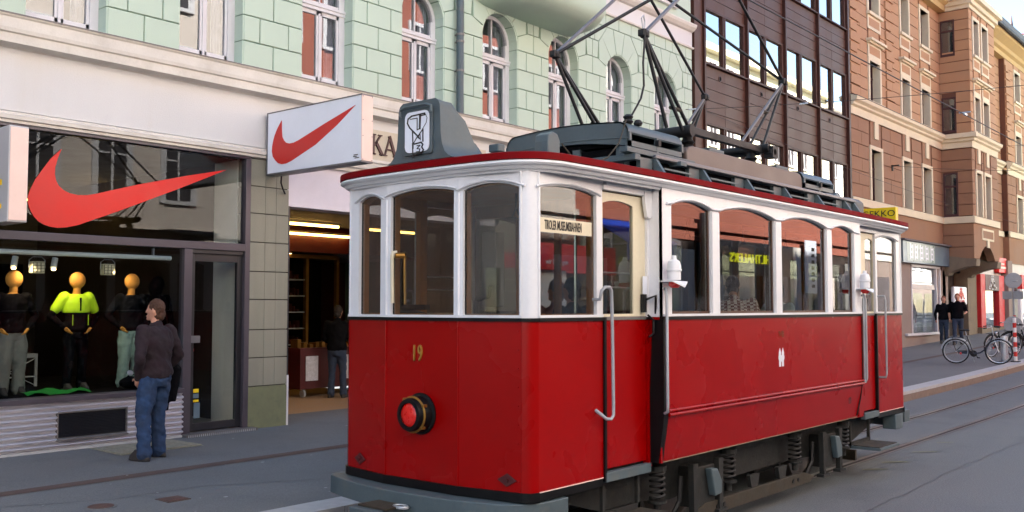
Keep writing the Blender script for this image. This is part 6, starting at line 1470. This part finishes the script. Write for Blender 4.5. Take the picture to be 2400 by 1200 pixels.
# coat over his right arm
ct_ = MB(); ct_.prism([(.0, 0), (.10, .04), (.16, -.02), (.18, -.3), (.14, -.34), (.12, -.66), (.0, -.62), (-.02, -.3)], -.09, .05)
m_c = MB(); m_c.tube([(.30, .05, 1.02), (.36, .08, .98), (.365, .10, .86), (.34, .11, .60)], [.06, .085, .08, .06], 12, sq=.8); m_c.tube([(.26, .12, .98), (.29, .13, .75), (.27, .13, .50)], [.06, .06, .05], 10, sq=.7)
me_ = m_c.mesh('coat', 'coat_black'); cobj = remeshed('coat', m_c, 'coat_black', None, .014, 3)
cobj.location = (0, 0, 0); cobj.parent = man
wt = put('watch', MB().lathe([(.03, -.012), (.034, 0), (.03, .012)], (-.262, .11, .965), (.1, .6, -.5), 12).mesh('watch', 'silver'), man)
person((11.62, 13.95, .25), R(-55), 1.68, 'dim man in a dark jacket standing at the red counter in the passage', top='coat_black', legs='jeans_dark', hair='hair_dark', hands=((-.16, .34, 1.02), (.16, .34, 1.02)), elbows=((-.27, .05, 1.12), (.27, .05, 1.12)), headturn=0, lean=.05, voxel=.02)
person((37.0, 10.62, SW(37, 10.6)), R(108), 1.72, 'woman in a black jacket and dark jeans walking past the shops', top='coat_black', legs='jeans_dark', hair='hair_red', group='couple walking on the far pavement', feet=((-.08, .26), (.08, -.24)), hands=((-.27, .14, .90), (.27, -.05, .90)), headturn=R(-15), voxel=.02)
person((36.85, 10.1, SW(36.85, 10.1)), R(100), 1.82, 'man in a black t-shirt walking beside the woman in the black jacket', top='coat_black', legs='jeans_dark', hair='hair_red', group='couple walking on the far pavement', long_sleeve=False, feet=((-.09, -.22), (.09, .24)), hands=((-.26, .22, 1.10), (.27, -.06, .90)), elbows=((-.29, .0, 1.14), (.29, -.06, 1.14)), voxel=.02)
# passengers
person((7.09, 5.42, .78), R(-35), 1.5, 'grey haired passenger in a rose shirt in the first side window of the tram', top='shirt_rose', legs='jeans_dark', hair='hair_grey', seat=.70, headturn=R(30), voxel=.02, group='passengers seated in the tram')
person((6.85, 5.05, .78), R(-10), 1.5, 'passenger in a black jacket seen against the light in the first side window', top='coat_black', legs='jeans_dark', hair='hair_dark', seat=.70, headturn=0, voxel=.02, group='passengers seated in the tram')
person((8.9, 4.55, .78), R(-60), 1.5, 'passenger in a brown checked shirt leaning forward behind the second saloon window', top='plaid', legs='jeans_dark', hair='hair_dark', seat=.78, lean=.55, build=1.15, voxel=.02, group='passengers seated in the tram')
person((10.35, 4.75, .78), R(75), 1.5, 'dark haired passenger in a pale shirt drinking behind the third saloon window', top='shirt_pale', legs='jeans_dark', hair='hair_dark', seat=.74, elbows=((-.25, .2, 1.2), (.27, .1, 1.15)), hands=((-.08, .22, 1.5), (.2, .35, 1.2)), voxel=.02, group='passengers seated in the tram')
# mannequins in the display window
mk = dict(cat='mannequin', name='mannequin', skin='mannequin_wood', faceless=True, hair=None, collar=False, voxel=.016, shoe='shoe')
mh = ((-.20, .05, .97), (.20, .05, .97)); me2 = ((-.36, -.06, 1.14), (.36, -.06, 1.14))
person((4.93, 11.75, .88), R(180), 1.42, 'mannequin in a dark hooded top and light grey trousers at the left window edge', top='cloth_dark', legs='cloth_grey', hands=mh, elbows=me2, group='clothed wooden mannequins in the shop window', leg_w=1.35, build=1.0, **mk)
mn = person((5.68, 11.75, .88), R(180), 1.42, 'mannequin in a neon yellow and black running jacket and black trousers', top='cloth_dark', legs='void', hands=mh, elbows=me2, group='clothed wooden mannequins in the shop window', build=1.0, **mk)
person((6.39, 11.75, .88), R(180), 1.42, 'mannequin in a black jacket and pale green sports trousers', top='coat_black', legs='cloth_pale', hands=mh, elbows=me2, group='clothed wooden mannequins in the shop window', leg_w=1.3, build=1.0, **mk)
person((7.12, 12.4, .88), R(180), 1.42, 'dark hooded mannequin without a visible head behind the standing man', top='cloth_dark', legs='void', hands=((-.25, .05, .9), (.25, .05, .9)), group='clothed wooden mannequins in the shop window', hood=True, **dict(mk, skin='cloth_dark'))
# neon yoke of the running jacket
y_ = MB(); k_ = 1.0
y_.loft([(0, 0, z, rx*k_+.034, ry*k_+.034) for z, rx, ry in ((1.19, .172, .112), (1.26, .18, .115), (1.34, .186, .112), (1.42, .165, .09), (1.475, .09, .065))], 20)
for q in (-1, 1): y_.cap([(q*.185*k_, 0, 1.43), (q*.30, -.04, 1.24)], [.092, .078])
yo = remeshed('yoke', y_, 'neon', None, .014, 3); yo.parent = mn
for q in (-1, 1): z_ = P('zip', MB().box(q*.12-.004, q*.12+.004, .150, .156, 1.0, 1.16), 'neon', None); z_.parent = mn
z_ = P('zip', MB().box(-.012, .012, .135, .15, 1.22, 1.42), 'coat_black', None); z_.parent = mn

# ---------------------------------------------------------------- things in the display window
rl = thing('lamp_rail', (5.8, 11.7, 2.55), 'long pale tube rail across the top of the display window', 'rail'); P('tube', MB().tube([(3.4, 11.5, 2.535), (6.79, 11.5, 2.535)], .03, 10), 'rail_white', rl, smooth=60); P('hanger', MB().box(4.5, 4.52, 11.6, 11.64, 2.55, 2.66).box(6.6, 6.62, 11.6, 11.64, 2.55, 2.66), 'silver', rl)
for i, x in enumerate((5.16, 6.03)):
    t_ = thing('spotlight', (x, 11.7, 2.4), ('left' if i == 0 else 'right')+' cream floodlight with grille hanging from the rail in the shop window', 'spotlight', 'floodlights in the shop window')
    P('housing', MB().box(x-.075, x+.075, 11.62, 11.72, 2.30, 2.44), 'spot_body', t_, bev=.012); P('yoke', MB().tube([(x-.095, 11.67, 2.37), (x-.09, 11.67, 2.46), (x-.05, 11.66, 2.495), (x+.05, 11.66, 2.495), (x+.09, 11.67, 2.46), (x+.095, 11.67, 2.37)], .006, 6), 'silver', t_)
    gm = MB()
    for k in range(4): gm.box(x-.07+k*.046, x-.066+k*.046, 11.612, 11.62, 2.31, 2.43); gm.box(x-.07, x+.07, 11.611, 11.619, 2.32+k*.035, 2.324+k*.035)
    P('grille', gm, 'joint_dark', t_)
for i, (x, y) in enumerate(((4.98, 11.9), (5.45, 11.9))):
    t_ = thing('spotlight', (x, y, 2.42), ('glowing small halogen spot below the left floodlight', 'glowing small halogen spot between the two floodlights')[i], 'spotlight'); P('can', MB().tube([(x+.03, y, 2.50), (x, y-.02, 2.38)], .035, 10), 'rail_white', t_); P('bulb', MB().ball((x-.01, y-.05, 2.36), (.03, .02, .015), 8, 5), 'spot_glow', t_)
gc = MB(); n = 9
for i in range(n+1):
    for j in range(5): gc.v.append((4.98+i*.085, 11.42+j*.1+.01*math.sin(i), .885+.03*math.sin(i*1.1)*math.cos(j*.9)+(.03 if 0 < j < 4 else 0)))
gc.f = [(i*5+j, (i+1)*5+j, (i+1)*5+j+1, i*5+j+1) for i in range(n) for j in range(4)]
tag(P('folded_cloth', gc, 'cloth_green', smooth=180), 'bright green cloth lying on the floor of the shop window', 'cloth')
b1 = thing('sports_bag', (6.3, 11.5, .9), 'small black sports bag on the window floor left of the standing man', 'bag'); P('body', MB().ball((6.28, 11.5, .96), (.16, .08, .075), 16, 10), 'coat_black', b1, smooth=180); P('handle', MB().tube([(6.18, 11.48, 1.0), (6.24, 11.46, 1.06), (6.32, 11.46, 1.06), (6.38, 11.48, 1.0)], .008, 6), 'coat_black', b1)
for i, (x, c_, lb) in enumerate(((6.48, 'sign_white', 'white sports shoe beside the black bag in the shop window'), (6.58, 'coat_black', 'black sports shoe at the right end of the window floor'))):
    s_ = thing('sports_shoe', (x, 11.45, .88), lb, 'shoe'); P('upper', MB().loft([(x, 11.45, .90, .08, .04), (x, 11.45, .93, .078, .038), (x+.02, 11.45, .96, .05, .03), (x+.03, 11.45, .985, .03, .026)], 14), c_, s_, smooth=60); P('sole', MB().loft([(x, 11.45, .88, .085, .045), (x, 11.45, .90, .085, .045)], 14), 'sign_white' if c_ != 'sign_white' else 'rubber', s_)
tb = thing('display_table', (5.25, 13, .9), 'low white wire table in the dark behind the mannequins', 'table'); P('top', MB().box(5.0, 5.7, 12.8, 13.2, 1.25, 1.30), 'silver', tb); P('frame', MB().box(5.0, 5.03, 12.8, 12.83, .88, 1.25).box(5.67, 5.7, 12.8, 12.83, .88, 1.25).tube([(5.03, 12.81, .9), (5.67, 12.81, 1.24)], .006, 5).tube([(5.67, 12.81, .9), (5.03, 12.81, 1.24)], .006, 5).box(5.0, 5.7, 12.8, 12.83, 1.0, 1.015), 'silver', tb)
ht = thing('high_table', (7.45, 13.2, .3), 'dark round bar table with a pink top seen through the shop door', 'table'); P('top', MB().lathe([(.3, 0), (.3, .04)], (7.75, 13.0, 1.25), (0, 0, 1), 24), 'shop_red', ht); P('leg', MB().tube([(7.75, 13.0, .3), (7.75, 13.0, 1.25)], [.06, .035], 12).lathe([(.25, 0), (.2, .04), (.05, .08)], (7.75, 13.0, .3), (0, 0, 1), 20), 'dark_iron', ht)
ht.location = (7.45, 13.2, .3)

# ---------------------------------------------------------------- bicycles
def bicycle(loc, rz, label, paint='bike_paint', lean=R(5), fend='silver', rim='chrome'):
    r = .345; b = thing('bicycle', (0, 0, 0), label, 'bicycle', 'bicycles parked by the kerb')
    for x, nm in ((0, 'wheel'), (1.06, 'wheel')):
        t = MB(); n = 32; vs = []
        def ring(R0, rr, m=6):
            mb = MB(); vs = [(x+(R0+rr*math.cos(2*math.pi*j/m))*math.cos(2*math.pi*i/n), rr*math.sin(2*math.pi*j/m), r+(R0+rr*math.cos(2*math.pi*j/m))*math.sin(2*math.pi*i/n)) for i in range(n) for j in range(m)]
            return mb.add(vs, [(i*m+j, i*m+(j+1) % m, ((i+1) % n)*m+(j+1) % m, ((i+1) % n)*m+j) for i in range(n) for j in range(m)])
        w = P(nm, ring(r-.018, .02), 'rubber', b, smooth=180); P('rim', ring(r-.045, .014), rim if x > .5 else 'silver', w, smooth=180)
        sp = MB()
        for i in range(20): a = 2*math.pi*i/20; sp.tube([(x+.02*math.cos(a), 0, r+.02*math.sin(a)), (x+(r-.04)*math.cos(a), 0, r+(r-.04)*math.sin(a))], .0018, 4)
        o = P('spokes', sp, 'chrome', w); P('hub', MB().tube([(x, -.05, r), (x, .05, r)], .02, 8), 'silver', w)
        a0, a1 = (R(10), R(170)) if x < .5 else (R(30), R(160))
        fe = MB().tube([(x+(r+.02)*math.cos(a0+(a1-a0)*i/14), 0, r+(r+.02)*math.sin(a0+(a1-a0)*i/14)) for i in range(15)], .022, 6, sq=.3); P('mudguard', fe, fend, b, smooth=60)
    BB = (.44, 0, .28)
    P('frame', MB().tube([BB, (.28, 0, .78)], .017, 8).tube([(.93, 0, .80), (.86, 0, .62), (.72, 0, .40), (.60, 0, .31), BB], .021, 8).tube([(0, .03, r), BB], .011, 6).tube([(0, -.03, r), (.30, -.01, .66)], .009, 6).tube([(0, .03, r), (.30, .01, .66)], .009, 6), paint, b, smooth=60)
    P('fork', MB().tube([(.93, 0, .82), (.96, 0, .66), (1.06, .045, r)], .013, 6).tube([(.96, 0, .66), (1.06, -.045, r)], .013, 6), 'silver', b, smooth=60)
    P('seat_post', MB().tube([(.28, 0, .76), (.25, 0, .90)], .014, 8), 'silver', b); P('saddle', MB().loft([(.22, 0, .90, .11, .05), (.23, 0, .925, .14, .08), (.20, 0, .95, .12, .075)], 14), 'rubber', b, smooth=60)
    P('handlebar', MB().tube([(.93, 0, .82), (.90, 0, 1.02)], .014, 8).tube([(.78, -.27, 1.02), (.86, -.24, 1.04), (.90, -.1, 1.04), (.90, .1, 1.04), (.86, .24, 1.04), (.78, .27, 1.02)], .011, 8), 'silver', b, smooth=60); P('grip', MB().tube([(.78, -.27, 1.02), (.69, -.28, 1.0)], .016, 8).tube([(.78, .27, 1.02), (.69, .28, 1.0)], .016, 8), 'rubber', b)
    P('carrier', MB().box(-.22, .20, -.06, -.05, .72, .73).box(-.22, .20, .05, .06, .72, .73).box(-.22, -.2, -.06, .06, .72, .73).box(-.02, 0, -.06, .06, .72, .73).tube([(-.08, .05, .72), (0, .05, r)], .006, 5).tube([(-.08, -.05, .72), (0, -.05, r)], .006, 5), 'dark_iron', b)
    P('crank', MB().lathe([(.09, -.005), (.09, .005)], (BB[0], .04, BB[2]), (0, 1, 0), 18).tube([(BB[0], .06, BB[2]), (BB[0]+.12, .07, BB[2]-.12)], .01, 6).tube([(BB[0], -.06, BB[2]), (BB[0]-.12, -.07, BB[2]+.12)], .01, 6).box(BB[0]+.08, BB[0]+.16, .06, .14, BB[2]-.13, BB[2]-.11), 'dark_iron', b); P('chain_guard', MB().box(.05, .42, .05, .058, .27, .36), 'dark_iron', b, bev=.01)
    P('headlight', MB().ball((1.0, 0, .86), (.03, .03, .03), 10, 6), 'chrome', b); P('kickstand', MB().tube([(.40, .05, .25), (.46, .16, .0)], .008, 6), 'silver', b); P('reflector', MB().lathe([(.03, 0), (.03, .01)], (.12, .02, .28), (0, 1, 0), 10), 'lens_red', b)
    b.rotation_euler = (lean, 0, rz); b.location = loc; return b
def zs(x, y): return SW(x, y)
bicycle((28.42, 7.86, zs(28.4, 7.8)+.01), math.atan2(-.97, .25), 'dark city bicycle with white rimmed front wheel standing at the kerb')
bicycle((31.6, 7.75, zs(31, 7.8)), R(-22), 'dark bicycle half hidden behind the front wheel of the nearer one', paint='coat_black', fend='dark_iron')
bicycle((33.4, 7.6, zs(33, 7.6)), math.atan2(-.9, .45), 'black bicycle cut off by the right edge of the photo', paint='coat_black', fend='dark_iron')
# bollard, striped post, signs
bo = thing('bollard', (29.9, 6.98, zs(29.9, 7)), 'brushed steel cylinder bollard between the bicycle and the striped post', 'bollard'); z0 = zs(29.9, 7); P('post', MB().lathe([(.10, 0), (.10, .66), (.09, .72), (.05, .735), (.0, .74)], (29.9, 6.98, z0), (0, 0, 1), 20), 'silver', bo, smooth=40); P('foot', MB().lathe([(.15, 0), (.15, .02), (.11, .03)], (29.9, 6.98, z0), (0, 0, 1), 20), 'zinc', bo)
sp_ = thing('striped_post', (30.1, 6.74, zs(30.1, 6.8)), 'red and white striped post at the kerb edge', 'post'); z0 = zs(30.1, 6.85)
for i in range(9): P('band', MB().tube([(30.1-.005*i, 6.74, z0+.02+i*.135), (30.1-.005*(i+1), 6.74, z0+.02+(i+1)*.135)], .048, 12), 'stripe_white' if i % 2 == 0 else 'emblem_sign', sp_)
P('foot', MB().cbox((30.1, 6.74, z0+.01), (.3, .2, .04)), 'rubber', sp_)
rs = thing('road_sign', (37.2, 8.35, zs(37, 8.4)), 'round road sign seen from behind with two small plates on a grey post', 'road sign'); z0 = zs(37, 8.4)
P('post', MB().tube([(37.2, 8.35, z0), (37.2, 8.35, 3.1)], .032, 10), 'disc_grey', rs); P('disc', MB().lathe([(.27, 0), (.275, -.012), (.25, -.016)], (37.15, 8.33, 2.83), (1, .22, 0), 28), 'disc_grey', rs); P('plate', MB().box(37.13, 37.15, 8.38, 8.68, 2.18, 2.46), 'disc_grey', rs); P('plate', MB().box(37.13, 37.15, 8.02, 8.32, 2.18, 2.46), 'disc_grey', rs); P('clamp', MB().box(37.12, 37.2, 8.2, 8.5, 2.80, 2.84), 'silver', rs); P('sticker', MB().box(37.15, 37.16, 8.28, 8.36, 1.45, 1.62), 'emblem_sign', rs)
rs2 = thing('road_sign', (36.2, 8.15, zs(36, 8.2)), 'low round road sign seen from behind above a grey rectangular plate', 'road sign'); z0 = zs(36, 8.2)
P('post', MB().tube([(36.2, 8.15, z0), (36.2, 8.15, 1.6)], .03, 10), 'disc_grey', rs2); P('disc', MB().lathe([(.285, 0), (.29, -.012), (.26, -.016)], (36.15, 8.14, 1.30), (1, .22, 0), 28), 'disc_grey', rs2); P('plate', MB().box(36.1, 36.12, 7.78, 8.05, .65, 1.0), 'disc_grey', rs2, bev=.004)
P('base', MB().cbox((36.2, 8.15, z0+.05), (.5, .4, .1)), 'rubber', rs2)

# ---------------------------------------------------------------- overhead line
def wire(pts, r, label, cat='wire', nm='overhead_wire', sag=0, ins=()):
    a, b = Vector(pts[0]), Vector(pts[-1]); n = 12
    q = [a.lerp(b, i/n)-Vector((0, 0, sag*4*(i/n)*(1-i/n))) for i in range(n+1)] if len(pts) == 2 else pts
    t = thing(nm, tuple(a), label, cat); P('wire', MB().tube(q, r, 6), 'wire', t)
    for i, s_ in enumerate(ins):
        p = a.lerp(b, s_)-Vector((0, 0, sag*4*s_*(1-s_))); d = (b-a).normalized()
        P('insulator', MB().lathe([(.008, -.10), (.018, -.08), (.02, -.05), (.012, -.03), (.02, 0), (.012, .03), (.02, .05), (.018, .08), (.008, .10)], p, d, 10), 'insulator', t)
    return t
wire([(-20, 5.0, 5.44), (90, 5.0, 5.50)], .009, 'thick tram contact wire running along the street above the track', nm='contact_wire')
wire([(19.6, YF, 6.47), (20.1, -6.4, 6.2)], .006, 'thin span wire from the green building corner with white insulators', nm='span_wire', sag=.35, ins=(.01, .16))
wire([(33.6, YF, 6.73), (33.8, -6.4, 6.9)], .006, 'thin span wire from the orange facade below the yellow sign line', nm='span_wire', sag=.8, ins=())
wire([(47.5, YF-.2, 9.2), (30, -6.4, 9.4)], .006, 'thin span wire crossing in front of the oriel', nm='span_wire', sag=1.2, ins=())
wire([(20.2, YF, 6.6), (60, YF-1, 5.9)], .005, 'thin slack cable running along the brown and orange facades', nm='cable', sag=.5)
P('hook', MB().box(33.5, 33.6, YF-.25, YF, 6.7, 6.74).box(33.5, 33.6, YF-.04, YF, 6.55, 6.75), 'dark_iron', ob)
cl_ = thing('wire_clamp', (23, 5, 5.45), 'bright metal clamp on the contact wire in front of the oriel window', 'wire clamp'); P('clamp', MB().box(18.95, 19.1, 4.98, 5.02, 5.45, 5.49).tube([(19.0, 4.9, 5.5), (19.0, 5.1, 5.5)], .012, 8), 'silver', cl_); cl_.location = (23, 5, 5.45)

# ---------------------------------------------------------------- mirrored lettering of the shop across the street
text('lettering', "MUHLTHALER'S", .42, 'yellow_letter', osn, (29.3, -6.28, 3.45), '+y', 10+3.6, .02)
